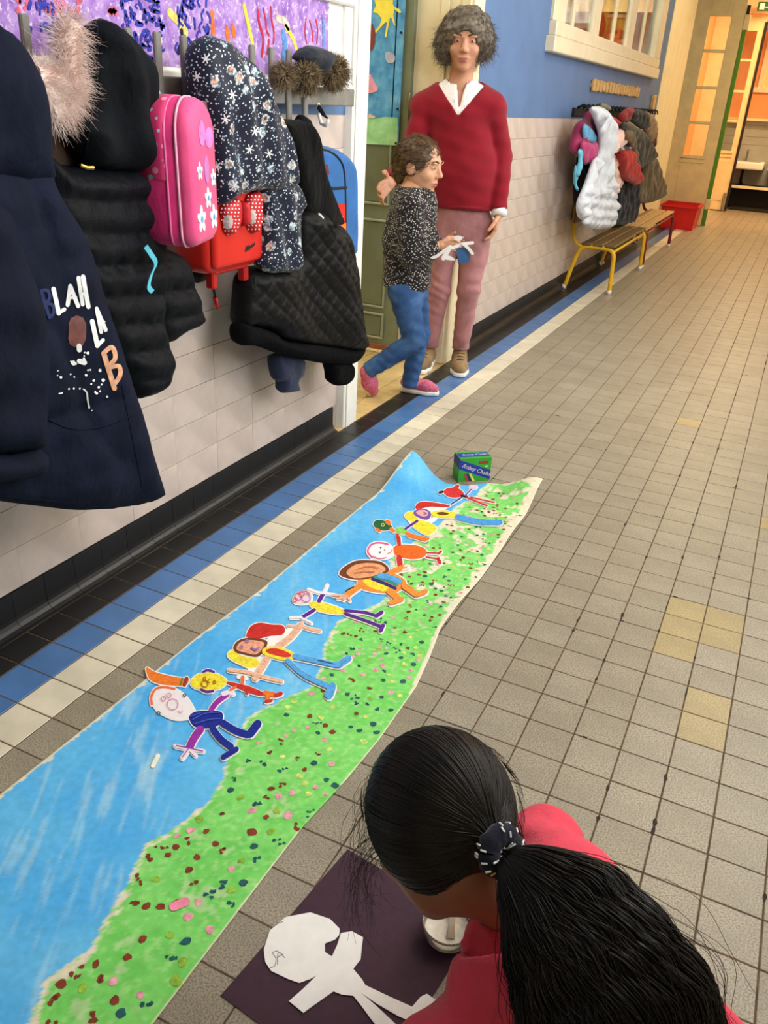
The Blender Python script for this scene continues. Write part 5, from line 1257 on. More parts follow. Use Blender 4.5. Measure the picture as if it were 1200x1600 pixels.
obj('spatula', MB().tube([bc + [-0.006, 0.036, 0.050], bc + [0.0, 0.018, 0.036], bc + [0.010, -0.012, 0.024]], [0.003, 0.0045, 0.007], 8, flat=0.4), mat('spatula', (236, 226, 206), 0.5), bowl, True)
sm = MB()
for a in np.linspace(0.1, 2.4, 6): sm.tube([bc + [0.0345 * math.cos(a), 0.0345 * math.sin(a), 0.022], bc + [0.0378 * math.cos(a + 0.05), 0.0378 * math.sin(a + 0.05), 0.030 + 0.008 * math.sin(5 * a)]], 0.0028, 6)
stuff(obj('glue_smears', sm, MATS['glue_white'], bowl, True))

# ================================================================== PEOPLE
def skin_mat(name, rgb):
    t = NT(name); v = t.coord()
    c = t.mix(t.noise(v, 30, 3), sc8(rgb, 0.94), sc8(rgb, 1.05))
    t.b.inputs['Subsurface Weight'].default_value = 0.08; t.b.inputs['Subsurface Radius'].default_value = (0.01, 0.004, 0.002)
    t.bump(t.noise(v, 400, 2), 0.06, 0.001)
    return t.done(c, 0.5, 0, 0.4)
m_skin1 = skin_mat('skin_adult', (206, 150, 122)); m_skin2 = skin_mat('skin_child', (214, 160, 128)); m_skin3 = skin_mat('skin_girl', (150, 100, 76))
m_eyew = mat('eye_white', (196, 188, 182), 0.25, 0.02); m_iris = mat('eye_iris', (52, 38, 30), 0.2, 0.05); m_lip = mat('lips', (176, 96, 90), 0.45, 0.05)
def frame(O, fdir):
    f = unit((fdir[0], fdir[1], 0)); r = np.array([-f[1], f[0], 0]); return np.array(O, float), r, f
def head_local(P, c, A, s):
    return (P - c) @ np.array(A).T / s               # columns: right, front, up
def head_sdf(q):
    d = el(q, (0, -0.004, 0.018), (0.074, 0.093, 0.092))
    d = su(d, el(q, (0, 0.024, -0.045), (0.056, 0.062, 0.062)), 0.03)
    d = su(d, el(q, (0, 0.062, -0.088), (0.022, 0.02, 0.016)), 0.02)
    for s in (-1, 1):
        d = su(d, el(q, (s * 0.040, 0.058, -0.022), (0.022, 0.022, 0.02)), 0.02)
        d = -su(-d, el(q, (s * 0.031, 0.098, 0.012), (0.018, 0.016, 0.011)), 0.012)
        d = su(d, el(q, (s * 0.031, 0.074, 0.012), (0.0155, 0.0135, 0.0105)), 0.004)
        d = su(d, el(q, (s * 0.031, 0.083, 0.031), (0.022, 0.010, 0.007)), 0.010)
        d = su(d, el(q, (s * 0.075, -0.008, -0.004), (0.010, 0.020, 0.030)), 0.008)
        d = su(d, el(q, (s * 0.010, 0.092, -0.024), (0.008, 0.009, 0.007)), 0.006)
    d = su(d, rc(q, (0, 0.084, 0.022), (0, 0.104, -0.018), 0.007, 0.011), 0.010)
    d = su(d, el(q, (0, 0.083, -0.052), (0.024, 0.010, 0.0075)), 0.008)
    d = su(d, el(q, (0, 0.081, -0.063), (0.019, 0.010, 0.007)), 0.006)
    return d
def face_bits(parent, c, A, s, brow):
    A = np.array(A); W = lambda q: c + (np.array(q) * s) @ A
    for sg in (-1, 1):
        e = surfnet(lambda P: el(head_local(P, c, A, s), (sg * 0.031, 0.0755, 0.0115), (0.0115, 0.0132, 0.0052)), W((sg * 0.031, 0.075, 0.012)) - 0.02 * s, W((sg * 0.031, 0.075, 0.012)) + 0.02 * s, 0.0025)
        eo = obj('eye', e, m_eyew, parent, True)
        i_ = surfnet(lambda P: el(head_local(P, c, A, s), (sg * 0.031, 0.0842, 0.0112), (0.0056, 0.0052, 0.0050)), W((sg * 0.031, 0.084, 0.012)) - 0.01 * s, W((sg * 0.031, 0.084, 0.012)) + 0.01 * s, 0.0018)
        obj('iris', i_, m_iris, eo, True)
        obj('eyebrow', MB().tube([W((sg * 0.014, 0.093, 0.032)), W((sg * 0.032, 0.092, 0.038)), W((sg * 0.050, 0.080, 0.034))], [0.003 * s, 0.0035 * s, 0.002 * s], 6), brow, parent, True)
    l = surfnet(lambda P: su(el(head_local(P, c, A, s), (0, 0.0885, -0.0525), (0.021, 0.0065, 0.0045)), el(head_local(P, c, A, s), (0, 0.087, -0.062), (0.017, 0.0065, 0.005)), 0.002), W((0, 0.088, -0.057)) - 0.035 * s, W((0, 0.088, -0.057)) + 0.035 * s, 0.0028)
    obj('lips', l, m_lip, parent, True)
def hand_sdf(w, d, n, side, s, curl=0.5, spread=0.10, thumb_in=0.3):
    """d: towards the fingertips, n: way the palm faces, side: thumb side"""
    d, n, side = unit(d), unit(n), unit(side); prim = []
    offs = (0.030, 0.010, -0.010, -0.028); lens = (0.070, 0.078, 0.072, 0.056)
    for o, L in zip(offs, lens):
        k = w + s * (d * 0.085 + side * o); prim.append((w + s * side * o * 0.5, k, 0.0125 * s, 0.0105 * s))
        p = k; ang = 0.15 + curl * 0.4
        for j, fr in enumerate((0.45, 0.32, 0.23)):
            dd = unit(d * math.cos(ang) + n * math.sin(ang) + side * o * spread * 8)
            q = p + dd * L * fr * s; prim.append((p, q, (0.0092 - 0.0009 * j) * s, (0.0085 - 0.0011 * j) * s)); p = q; ang += curl * 0.8
    b = w + s * (d * 0.022 + side * 0.024); p = b
    for j, (L, a) in enumerate(((0.042, 0.9), (0.032, 0.45), (0.024, 0.25))):
        dd = unit(d * math.cos(a) + side * math.sin(a) + n * (thumb_in + 0.2 * j)); q = p + dd * L * s
        prim.append((p, q, (0.0125 - 0.0015 * j) * s, (0.0115 - 0.0018 * j) * s)); p = q
    pts = np.array([x for a in prim for x in a[:2]])
    def f(P):
        dd = rc(P, *prim[0])
        for a in prim[1:]: dd = su(dd, rc(P, *a), 0.004 * s)
        return su(dd, rc(P, w - d * 0.03 * s, w + d * 0.02 * s, 0.021 * s, 0.022 * s), 0.012 * s)
    return f, pts.min(0) - 0.03, pts.max(0) + 0.03
def bounds(pts, m): pts = np.array(pts); return pts.min(0) - m, pts.max(0) + m
def shoe(parent, ank, d, L, wid, m_up, m_sole, high, tongue=None, sole_h=0.024):
    """ank: ankle point over the heel; d: toe direction on the ground"""
    d = unit((d[0], d[1], 0)); z0 = 0.0
    hl = np.array([ank[0], ank[1], 0]) - d * L * 0.10; te = hl + d * L * 0.80; bl_ = hl + d * L * 0.60
    def up(P):
        a = usum([rc(P, hl + [0, 0, 0.045], bl_ + [0, 0, 0.036], wid * 0.80, wid * 0.92), rc(P, bl_ + [0, 0, 0.034], te + [0, 0, 0.030], wid * 0.92, wid * 0.72)], 0.02)
        if high: a = su(a, rc(P, hl + d * L * 0.10 + [0, 0, 0.05], np.array([ank[0], ank[1], high]), wid * 0.78, wid * 0.80), 0.03)
        a = np.maximum(a, sole_h * 0.8 - P[:, 2])
        if high: a = np.maximum(a, P[:, 2] - high)
        return a
    lo, hi = bounds([hl, te, (ank[0], ank[1], high or 0.07)], wid * 1.4); lo[2] = 0.0
    o = obj('shoe', surfnet(up, lo, hi, 0.006), m_up, parent, True)
    def so(P):
        q = P.copy(); q[:, 2] = 0
        a = usum([rc(q, hl, bl_, wid * 0.86, wid * 1.0), rc(q, bl_, te, wid * 1.0, wid * 0.80)], 0.02)
        return np.maximum(np.maximum(a, P[:, 2] - sole_h), 0.001 - P[:, 2])
    lo[2] = -0.006; hi[2] = sole_h + 0.02
    obj('sole', surfnet(so, lo, hi, 0.005), m_sole, o, True)
    return o, hl, bl_, te
def sway(P, a, fr): return a * (np.sin(P[:, 0] * fr + P[:, 2] * fr * 0.7) + np.sin(P[:, 1] * fr * 1.3 - P[:, 2] * fr * 0.9) + np.sin(P[:, 2] * fr * 1.7 + P[:, 0] * fr * 0.5)) / 3

# ---------------------------------------------------------------- woman in the red jumper
O, r, f = frame((0.065, 3.02, 0), (0.34, -0.94))
def J(px, py, dep=0.0): return PN(px, py, O + f * dep, f)
hd = J(727, 66, 0.03); hu = unit(np.array([0, 0, 1.0]) + f * 0.14); hf = unit(f - hu * np.dot(f, hu)); hr_ = np.cross(hf, hu); HA = np.array([hr_, hf, hu])
nk = J(717, 138, -0.01); sL, sR = J(664, 168), J(769, 168); eL, eR = J(640, 238, 0.06), J(783, 242, -0.03)
wL, wR = J(612, 284, 0.22), J(780, 330, 0.05)
hpL, hpR = J(697, 350), J(745, 352); kL, kR = J(686, 455, 0.02), J(732, 455, 0.03); aL, aR = J(669, 548, 0.0), J(719, 546, 0.0)
hfn, hlo, hhi = hand_sdf(wR, unit(J(768, 384, 0.06) - wR), unit(-r + 0.3 * f), f, 0.92, 0.55)
hfn2, hlo2, hhi2 = hand_sdf(wL, unit(J(592, 302, 0.30) - wL), unit(-f * 0.2 + r * 0.8), unit(np.array([0, 0, 1.0]) - r * 0.3), 0.92, 0.35)
def wbody(P):
    q = (P - O); x, y, z = q @ r, q @ f, P[:, 2]
    Q = np.stack([x, y * 1.45, z], 1); T = lambda p: np.array([(p - O) @ r, ((p - O) @ f) * 1.45, p[2]])
    d = usum([rc(Q, T(J(717, 185)), T(J(724, 320)), 0.105, 0.100), rc(P, nk + [0, 0, 0.05], nk - [0, 0, 0.05], 0.048, 0.056)], 0.05)
    d = su(d, rc(P, sL, sR, 0.04, 0.04), 0.03)
    for a, b, c in ((sL, eL, wL), (sR, eR, wR)): d = su(d, su(rc(P, a, b, 0.042, 0.034), rc(P, b, c, 0.034, 0.024), 0.02), 0.03)
    for a, b, c in ((hpL, kL, aL), (hpR, kR, aR)): d = su(d, su(rc(P, a, b, 0.052, 0.040), rc(P, b, c, 0.040, 0.032), 0.02), 0.015)
    return d
bl, bh_ = bounds([nk + [0, 0, 0.1], sL, sR, eL, eR, wL, wR, hpL, hpR, kL, kR, aL, aR, O + r * 0.2 + f * 0.14, O - f * 0.2], 0.07); bl[2] = 0.03
def whead(P): return su(head_sdf(head_local(P, hd, HA, 1.0)), rc(P, hd - hu * 0.05 - hf * 0.02, nk - [0, 0, 0.03], 0.050, 0.056), 0.03)
woman = obj('person', join(surfnet(wbody, bl, bh_, 0.011), surfnet(whead, hd - 0.21, hd + 0.16, 0.0048), surfnet(hfn, hlo, hhi, 0.0045), surfnet(hfn2, hlo2, hhi2, 0.0045)), m_skin1, None, True, loc=(O[0], O[1], 0))
tag(woman, 'grey-haired person in dark red V-neck jumper and pink trousers standing by the door', 'person')
m_brow = mat('brow_grey', (74, 62, 54), 0.7)
face_bits(woman, hd, HA, 1.0, m_brow)
m_hairg = mat('hair_grey_brown', (84, 74, 62), 0.5, 0.3, 60, 0.2, 160, rgb2=(132, 120, 106), spec=0.4)
def whair(P):
    q = head_local(P, hd, HA, 1.0)
    d = usum([el(q, (0, -0.018, 0.036), (0.112, 0.118, 0.100)), el(q, (-0.082, -0.015, -0.006), (0.042, 0.070, 0.060)), el(q, (0.084, -0.015, -0.014), (0.046, 0.072, 0.066)), el(q, (0, -0.07, -0.01), (0.095, 0.055, 0.08))], 0.03)
    d = d + sway(q, 0.007, 85) + sway(q, 0.003, 190)
    return np.maximum(d, -el(q, (0.0, 0.115, -0.045), (0.068, 0.09, 0.100)))
hg = surfnet(whair, hd - 0.2, hd + 0.2, 0.006)
rr = np.random.default_rng(4); pts = hg[0][rr.integers(len(hg[0]), size=2600)]
dq = pts - hd; dn = dq / np.linalg.norm(dq, axis=1)[:, None]; tt_ = np.linspace(0, 1, 7)[None, :, None]
fall = np.array([0, 0, -1.0]) + rr.normal(size=(2600, 3)) * 0.45; Lh_ = rr.uniform(0.015, 0.034, (2600, 1, 1))
cp_ = pts[:, None] - dn[:, None] * 0.004 + fall[:, None] * Lh_ * tt_ + dn[:, None] * 0.012 * np.sin(tt_ * 5 + rr.uniform(0, 6, (2600, 1, 1))) * tt_ + dn[:, None] * 0.006
keep = ((cp_ - hd) @ HA[1]).max(1) < 0.075
obj('hair', join(hg, strands(cp_[keep], 0.0011, 0.0003)), m_hairg, woman, True)
zv = J(716, 181, 0.1)[2]; zhem = J(725, 324)[2]
def torso_q(P):
    q = P - O; return np.stack([q @ r, (q @ f) * 1.42, P[:, 2]], 1)
TQ = lambda p: np.array([(p - O) @ r, ((p - O) @ f) * 1.42, p[2]])
def wtop(P, g):
    Q = torso_q(P)
    d = usum([rc(Q, TQ(J(717, 182)), TQ(J(724, 268)), 0.134 + g, 0.136 + g), rc(Q, TQ(J(724, 268)), TQ(J(727, 340)), 0.136 + g, 0.138 + g)], 0.05)
    return su(d, usum([rc(P, nk - [0, 0, 0.015], sL, 0.062 + g, 0.058 + g), rc(P, nk - [0, 0, 0.015], sR, 0.062 + g, 0.058 + g)], 0.03), 0.05)
xV = (J(716, 181, 0.1) - O) @ r
def vcut(P, z0, k, g=0.0):
    q = P - O; x, y = q @ r - xV, q @ f
    return np.maximum(np.abs(x) - np.maximum(P[:, 2] - z0, -1) * k, -(y + 0.01))
def wsweater(P):
    d = wtop(P, 0.010)
    for a, b, c, w in ((sL, eL, wL, 0.95), (sR, eR, wR, 1.0)):
        d = su(d, su(rc(P, a, b, 0.056 * w, 0.049 * w), rc(P, b, c, 0.049 * w, 0.038 * w), 0.02), 0.012)
    d = d + sway(P, 0.004, 55)
    d = np.maximum(d, -vcut(P, zv, 0.82)); d = np.maximum(d, -rc(P, nk - [0, 0, 0.012], nk + [0, 0, 0.2], 0.086, 0.10))
    d = np.maximum(d, zhem - P[:, 2])
    for a, b in ((eL, wL), (eR, wR)):
        u_ = unit(b - a); d = np.maximum(d, np.where(np.linalg.norm(P - b, axis=1) < 0.075, (P - b) @ u_ + 0.004, -1))
    return d
lo, hi = bounds([sL, sR, eL, eR, wL, wR, nk, O + f * 0.2 + [0, 0, 1.0], O - f * 0.2 + [0, 0, 1.0]], 0.09); lo[2] = zhem - 0.03
def knit(name, rgb, sx=160):
    t = NT(name); v = t.coord((1, 1, 1))
    w = t.n('ShaderNodeTexWave'); w.inputs['Scale'].default_value = sx; w.bands_direction = 'Z'; w.inputs['Distortion'].default_value = 2.0; t.l(v, w.inputs['Vector'])
    t.bump(w.outputs['Fac'], 0.25, 0.002)
    return t.done(t.mix(t.noise(v, 20, 3), sc8(rgb, 0.88), sc8(rgb, 1.08)), 0.85, 0, 0.2, 0.15)
sw = obj('jumper', surfnet(wsweater, lo, hi, 0.0085), knit('jumper_red', (138, 16, 36)), woman, True)
obj('hem_band', surfnet(lambda P: np.maximum(np.maximum(wtop(P, 0.013), zhem - 0.004 - P[:, 2]), P[:, 2] - zhem - 0.02), (lo[0], lo[1], zhem - 0.02), (hi[0], hi[1], zhem + 0.035), 0.008), MATS.get('k') or knit('jumper_red_band', (128, 14, 34)), sw, True)
def wshirt(P):
    d = wtop(P, 0.001); d = su(d, rc(P, nk - [0, 0, 0.02], nk + [0, 0, 0.025], 0.066, 0.060), 0.02)
    d = np.maximum(d, -vcut(P, J(712, 176, 0.1)[2], 0.16)); d = np.maximum(d, -rc(P, nk - [0, 0, 0.01] + f * 0.02, nk + [0, 0, 0.2], 0.052, 0.066))
    return np.maximum(np.maximum(d, 1.02 - P[:, 2]), P[:, 2] - nk[2] - 0.035)
sh = NT('shirt_white'); v = sh.coord(); ms = sh.ramp(sh.noise(sh.coord((60, 60, 14)), 3.0, 2), [(0.62, (0, 0, 0)), (0.68, (255, 255, 255))])
obj('shirt', surfnet(wshirt, (lo[0], lo[1], 1.0), (hi[0], hi[1], nk[2] + 0.06), 0.0075), sh.done(sh.mix(ms, (238, 236, 238), (190, 186, 196)), 0.7), woman, True)
uR = unit(wR - eR); obj('cuff', MB().tube([wR - uR * 0.012, wR + uR * 0.02], [0.036, 0.037], 16), m_pwhite, woman, True)
def wtrous(P):
    Q = torso_q(P); d = rc(Q, TQ(J(724, 300)), TQ(J(722, 352)), 0.130, 0.124)
    for a, b, c in ((hpL, kL, aL), (hpR, kR, aR)):
        m1 = a + (b - a) * 0.45
        d = su(d, usum([rc(P, a, m1, 0.074 if a is hpL else 0.080, 0.060 if a is hpL else 0.070), rc(P, m1, b, 0.060 if a is hpL else 0.070, 0.052), rc(P, b, c, 0.053, 0.042)], 0.02), 0.010)
    z = P[:, 2]; wr = np.exp(-((z - kR[2]) / 0.12) ** 2) + 0.7 * np.exp(-((z - aR[2] - 0.03) / 0.06) ** 2) + 0.25
    d = d + 0.0032 * wr * np.sin(z * 95 + 4 * np.sin((P @ r) * 22 + z * 9) + 2.5 * np.sin((P @ f) * 31 - z * 17)) * (0.4 + 0.6 * np.sin(z * 21 + (P @ r) * 15) ** 2)
    return np.maximum(d, aR[2] + 0.004 - z)
lo2, hi2 = bounds([hpL, hpR, kL, kR, aL, aR, O + f * 0.1 + [0, 0, .85], O - f * 0.1 + [0, 0, .85]], 0.10); lo2[2] = aR[2] - 0.02
obj('trousers', surfnet(wtrous, lo2, hi2, 0.0085), fabric('trousers_pink', (168, 116, 120), 0.75, 0.10, 0.2), woman, True)
m_suede = fabric('suede_tan', (138, 112, 80), 0.85); m_sole = mat('sole_white', (236, 234, 228), 0.6)
for an, dd in ((aR, unit(f + 0.05 * r)), (aL, unit(f - 0.15 * r))):
    so_, hl, bl_, te = shoe(woman, an, dd, 0.225, 0.042, m_suede, m_sole, 0.118)
    sd = np.array([-dd[1], dd[0], 0]); lc = MB()
    for k in range(5):
        c_ = hl + dd * (0.085 + 0.016 * k) + np.array([0, 0, 0.118 - 0.011 * k]); lc.tube([c_ - sd * 0.018, c_ + dd * 0.004 + [0, 0, 0.004], c_ + sd * 0.018], 0.0028, 6)
    stuff(obj('laces', lc, mat('laces_brown', (92, 74, 56), 0.8), so_, True))

# ---------------------------------------------------------------- child with the speckled jumper
O, r, f = frame((0.085, 2.43, 0), (0.40, -0.92))
def J(px, py, dep=0.0): return PN(px, py, O + f * dep, f)
S = 0.92
hd = J(656, 260); hf = unit(r * 0.88 + f * 0.42 - np.array([0, 0, 0.12])); hu = unit(np.array([0, 0, 1.0]) - hf * hf[2]); HA = np.array([np.cross(hf, hu), hf, hu])
nk = J(648, 296); shN, shF = J(640, 322, 0.085), J(652, 320, -0.085); eN, eF = J(644, 396, 0.115), J(662, 392, -0.06); wN, wF = J(684, 384, 0.09), J(690, 382, 0.0)
hpN, hpF = J(630, 455, 0.045), J(646, 458, -0.045); kN, aN = J(648, 533, 0.07), J(577, 578, 0.06); kF, aF = J(655, 522, -0.03), J(640, 600, -0.03)
gn = unit(r * 0.85 + f * 0.1 + [0, 0, 0.12])
h1 = hand_sdf(wN, gn, unit(-np.array([0, 0, 1.0]) * 0.6 - f * 0.5), unit(r * 0.2 + np.array([0, 0, 1.0]) * 0.9), 0.62, 0.45)
h2 = hand_sdf(wF, gn, unit(np.array([0, 0, 1.0]) * 0.2 + f * 0.8), unit(np.array([0, 0, 1.0])), 0.62, 0.4)
def cbody(P):
    d = usum([rc(P, J(646, 312), J(636, 440), 0.075, 0.085), rc(P, nk + [0, 0, 0.03], nk - [0, 0, 0.05], 0.034, 0.04)], 0.04)
    for a, b, c in ((shN, eN, wN), (shF, eF, wF)): d = su(d, su(rc(P, a, b, 0.032, 0.028), rc(P, b, c, 0.028, 0.019), 0.02), 0.02)
    for a, b, c in ((hpN, kN, aN), (hpF, kF, aF)): d = su(d, su(rc(P, a, b, 0.05, 0.036), rc(P, b, c, 0.036, 0.026), 0.02), 0.02)
    return d
lo, hi = bounds([nk + [0, 0, 0.05], shN, shF, eN, eF, wN, wF, hpN, hpF, kN, aN, kF, aF, O + f * 0.1 + [0, 0, .6], O - f * 0.1 + [0, 0, .6]], 0.07); lo[2] = max(lo[2], 0.02)
def chead(P): return su(head_sdf(head_local(P, hd, HA, S)) * S, rc(P, hd - hu * 0.05 - hf * 0.03, nk - [0, 0, 0.02], 0.036, 0.04), 0.025)
child = obj('person', join(surfnet(cbody, lo, hi, 0.010), surfnet(chead, hd - 0.17, hd + 0.15, 0.0045), surfnet(*h1, 0.0038), surfnet(*h2, 0.0038)), m_skin2, None, True, loc=(O[0], O[1], 0))
tag(child, 'small child walking in speckled dark jumper and jeans holding a white paper figure', 'person')
face_bits(child, hd, HA, S, mat('brow_brown', (70, 50, 34), 0.7))
m_hairb = mat('hair_brown', (70, 50, 34), 0.45, 0.25, 60, 0.2, 160, rgb2=(112, 84, 56), spec=0.4)
def chair_(P):
    q = head_local(P, hd, HA, S)
    d = usum([el(q, (0, -0.016, 0.026), (0.083, 0.099, 0.094)), el(q, (0, -0.075, -0.03), (0.06, 0.04, 0.06))], 0.03) + sway(q, 0.004, 110)
    return np.maximum(np.maximum(d, -el(q, (0, 0.115, -0.035), (0.085, 0.085, 0.092))), -el(q, (0, 0.045, -0.09), (0.12, 0.05, 0.10))) * S
hg = surfnet(chair_, hd - 0.16, hd + 0.16, 0.0055)
rr = np.random.default_rng(5); pts = hg[0][rr.integers(len(hg[0]), size=1400)]; dq = pts - hd; dn = dq / np.linalg.norm(dq, axis=1)[:, None]
bk_ = -hf + np.array([0, 0, -0.3]); tg_ = bk_ - dn * (dn @ bk_)[:, None]; tg_ /= np.linalg.norm(tg_, axis=1)[:, None] + 1e-9
cp_ = pts[:, None] + dn[:, None] * 0.002 + (tg_[:, None] + rr.normal(size=(1400, 1, 3)) * 0.2) * 0.03 * tt_ + dn[:, None] * 0.003 * np.sin(tt_ * 4)
obj('hair', join(hg, strands(cp_, 0.0010, 0.0003)), m_hairb, child, True)
zh = J(635, 449)[2]
def cknit(P):
    d = usum([rc(P, J(648, 318), J(640, 370), 0.092, 0.104), rc(P, J(640, 370), J(635, 452), 0.104, 0.100), rc(P, nk - [0, 0, 0.015], nk - [0, 0, 0.05], 0.05, 0.08)], 0.04)
    for a, b, c in ((shN, eN, wN), (shF, eF, wF)): d = su(d, su(rc(P, a, b, 0.056, 0.050), rc(P, b, c, 0.050, 0.034), 0.02), 0.03)
    d = d + sway(P, 0.003, 70)
    d = np.maximum(d, zh - P[:, 2]); d = np.maximum(d, P[:, 2] - nk[2] - 0.012)
    for a, b in ((eN, wN), (eF, wF)):
        u_ = unit(b - a); d = np.maximum(d, np.where(np.linalg.norm(P - b, axis=1) < 0.09, (P - b) @ u_ + 0.004, -1))
    return d
lo3 = lo.copy(); lo3[2] = zh - 0.03; hi3 = hi + 0.05
t = NT('jumper_speckled'); v = t.coord((1.0, 1.0, 1.0), (0.5, 0.5, 0.35)); vm = t.n('ShaderNodeMapping'); vm.inputs['Scale'].default_value = (95, 95, 170); t.l(v, vm.inputs[0])
dd_ = t.voro(vm.outputs[0], 1.0, rnd=0.6); cc_ = t.voro(vm.outputs[0], 1.0, rnd=0.6, out='Color')
fleck = t.ramp(dd_, [(0.22, (255, 255, 255)), (0.36, (0, 0, 0))]); hs = t.n('ShaderNodeHueSaturation'); hs.inputs['Saturation'].default_value = 0.35; t.l(cc_, hs.inputs['Color'])
c = t.mix(fleck, (36, 33, 35), t.mix(0.62, hs.outputs[0], (204, 192, 186))); t.bump(fleck, 0.4, 0.003)
obj('jumper', surfnet(cknit, lo3, hi3, 0.0075), t.done(c, 0.9, 0, 0.15, 0.1), child, True)
def cjean(P):
    d = rc(P, J(637, 440), J(638, 460), 0.088, 0.080)
    for a, b, c in ((hpN, kN, aN), (hpF, kF, aF)): d = su(d, su(rc(P, a, b, 0.066, 0.048), rc(P, b, c, 0.048, 0.036), 0.015), 0.02)
    d = d + 0.002 * np.sin(P[:, 2] * 130 + 3 * np.sin((P @ r) * 40))
    for a, b in ((kN, aN), (kF, aF)):
        u_ = unit(b - a); d = np.maximum(d, np.where(np.linalg.norm(P - b, axis=1) < 0.09, (P - b) @ u_ - 0.010, -1))
    return np.maximum(d, P[:, 2] - zh - 0.05)
lo4 = lo.copy(); lo4[2] = 0.0; hi4 = hi.copy(); hi4[2] = zh + 0.08
t = NT('denim'); v = t.coord(); t.bump(t.noise(v, 500, 2), 0.2, 0.002)
obj('jeans', surfnet(cjean, lo4, hi4, 0.0075), t.done(t.ramp(t.noise(v, 12, 4), [(0.3, (42, 70, 116)), (0.55, (56, 90, 140)), (0.75, (84, 118, 164))]), 0.8, 0, 0.2), child, True)
t = NT('shoe_pink'); v = t.coord(); m_shoep = t.done(t.mix(t.ramp(t.noise(v, 260, 2), [(0.42, (0, 0, 0)), (0.58, (255, 255, 255))]), (170, 70, 100), (226, 120, 150)), 0.8)
fd = unit(FL(680, 626) - FL(622, 618)); ank = FL(638, 612) + [0, 0, 0.05]
so_, hl, bl_, te = shoe(child, ank, fd, 0.172, 0.030, m_shoep, m_sole, None, None, 0.02)
sd = np.array([-fd[1], fd[0], 0]); c_ = hl + fd * 0.062 + [0, 0, 0.068]
obj('strap', MB().tube([c_ - sd * 0.029 - [0, 0, 0.03], c_ - sd * 0.02, c_ + [0, 0, 0.006], c_ + sd * 0.02, c_ + sd * 0.029 - [0, 0, 0.03]], 0.009, 8, flat=0.35), mat('strap_pink', (224, 124, 150), 0.7), so_, True)
# trailing shoe, on its toes
tb_ = FL(583, 616, 0.012); hb_ = aN + np.array([-0.012, 0.0, -0.012]); u_ = unit(tb_ - hb_)
shb = surfnet(lambda P: usum([rc(P, hb_ - [0, 0, 0.0], hb_ + u_ * 0.06, 0.032, 0.034), rc(P, hb_ + u_ * 0.06, tb_ + [0, 0, 0.016], 0.034, 0.024)], 0.02), *bounds([hb_, tb_], 0.05), 0.006)
so_ = obj('shoe', shb, m_shoep, child, True)
nb_ = unit(np.cross(u_, f)); nb_ = nb_ if np.dot(nb_, r) < 0 else -nb_
obj('sole', MB().tube([hb_ + nb_ * 0.028, (hb_ + tb_) / 2 + nb_ * 0.032, tb_ + nb_ * 0.018], [0.022, 0.026, 0.018], 10, flat=0.4), m_sole, so_, True)
# the paper figure in the hand
K = lambda pts: crop(540, 300, 280 / 1200.0, pts)
hp = thing('paper_cutout', 'white and blue paper figure held by the walking child', 'paper figure', tuple(J(705, 385, 0.1)), 'cut-out figures')
def hpoly(name, pts, m, dep, w=0):
    p = K(pts); pl = cat_rom(p, 3) if w == 0 else ribbon2(p, w * 280 / 1200.0, 3)
    P = [J(a, b, dep) for a, b in pl]; return obj(name, MB().prism(P, f * 0.0012), m, hp)
hpoly('body', [(715, 375), (780, 350), (850, 340)], m_card, 0.115, 22); hpoly('head', [(725, 300), (760, 292), (785, 305), (770, 325), (735, 322)], m_card, 0.117)
hpoly('arm', [(700, 365), (650, 400), (600, 435), (575, 435), (562, 408)], m_card, 0.119, 20); hpoly('arm', [(700, 370), (675, 410), (655, 445)], m_card, 0.121, 30); hpoly('hand', [(640, 445), (690, 425), (735, 455), (690, 455)], m_card, 0.123)
hpoly('leg', [(785, 345), (820, 375), (850, 412)], m_card, 0.125, 20); hpoly('blue_body', [(745, 385), (790, 372), (825, 400), (832, 450), (800, 478), (762, 470), (748, 430)], mat('paper_blue', (56, 96, 146), 0.7), 0.108)

# ---------------------------------------------------------------- girl in the foreground
ca_, cb2, cc2 = CAM_R[0], CAM_R[1], CAM_R[2]
hd = DP(686, 1286, 1.0)
hf = unit(-0.45 * ca_ + 0.52 * cb2 + 0.73 * cc2); tie = DP(782, 1330, 0.905); td = unit(tie - hd)
hu = unit(-(td - hf * np.dot(td, hf))); HA = np.array([np.cross(hf, hu), hf, hu]); S = 0.95
nk0 = hd - hu * 0.055 - hf * 0.03; nk1 = DP(848, 1438, 1.0)
sL, sR = DP(818, 1540, 0.93), DP(893, 1412, 1.0)
bk0, bk1, bk2 = DP(845, 1468, 0.98), DP(935, 1570, 0.93), DP(1050, 1690, 0.90)
eL = DP(708, 1650, 0.93); wLg = np.array([1.20, -0.33, 0.035]); eR = DP(850, 1330, 1.12); eR[2] = max(eR[2], 0.16); wRg = np.array([1.31, 0.13, 0.035])
hip = bk2; 
kn1, kn2 = np.array([hip[0] - 0.02, hip[1] + 0.17, 0.075]), np.array([hip[0] - 0.06, hip[1] - 0.13, 0.075])
ft1, ft2 = np.array([hip[0] + 0.30, hip[1] + 0.15, 0.05]), np.array([hip[0] + 0.28, hip[1] - 0.10, 0.05])
g1 = hand_sdf(wLg, unit((-0.9, 0.1, -0.1)), (0, 0, -1), (0, 1, 0), 0.75, 0.25); g2 = hand_sdf(wRg, unit((-0.8, -0.3, -0.1)), (0, 0, -1), (0.3, -0.9, 0), 0.75, 0.25)
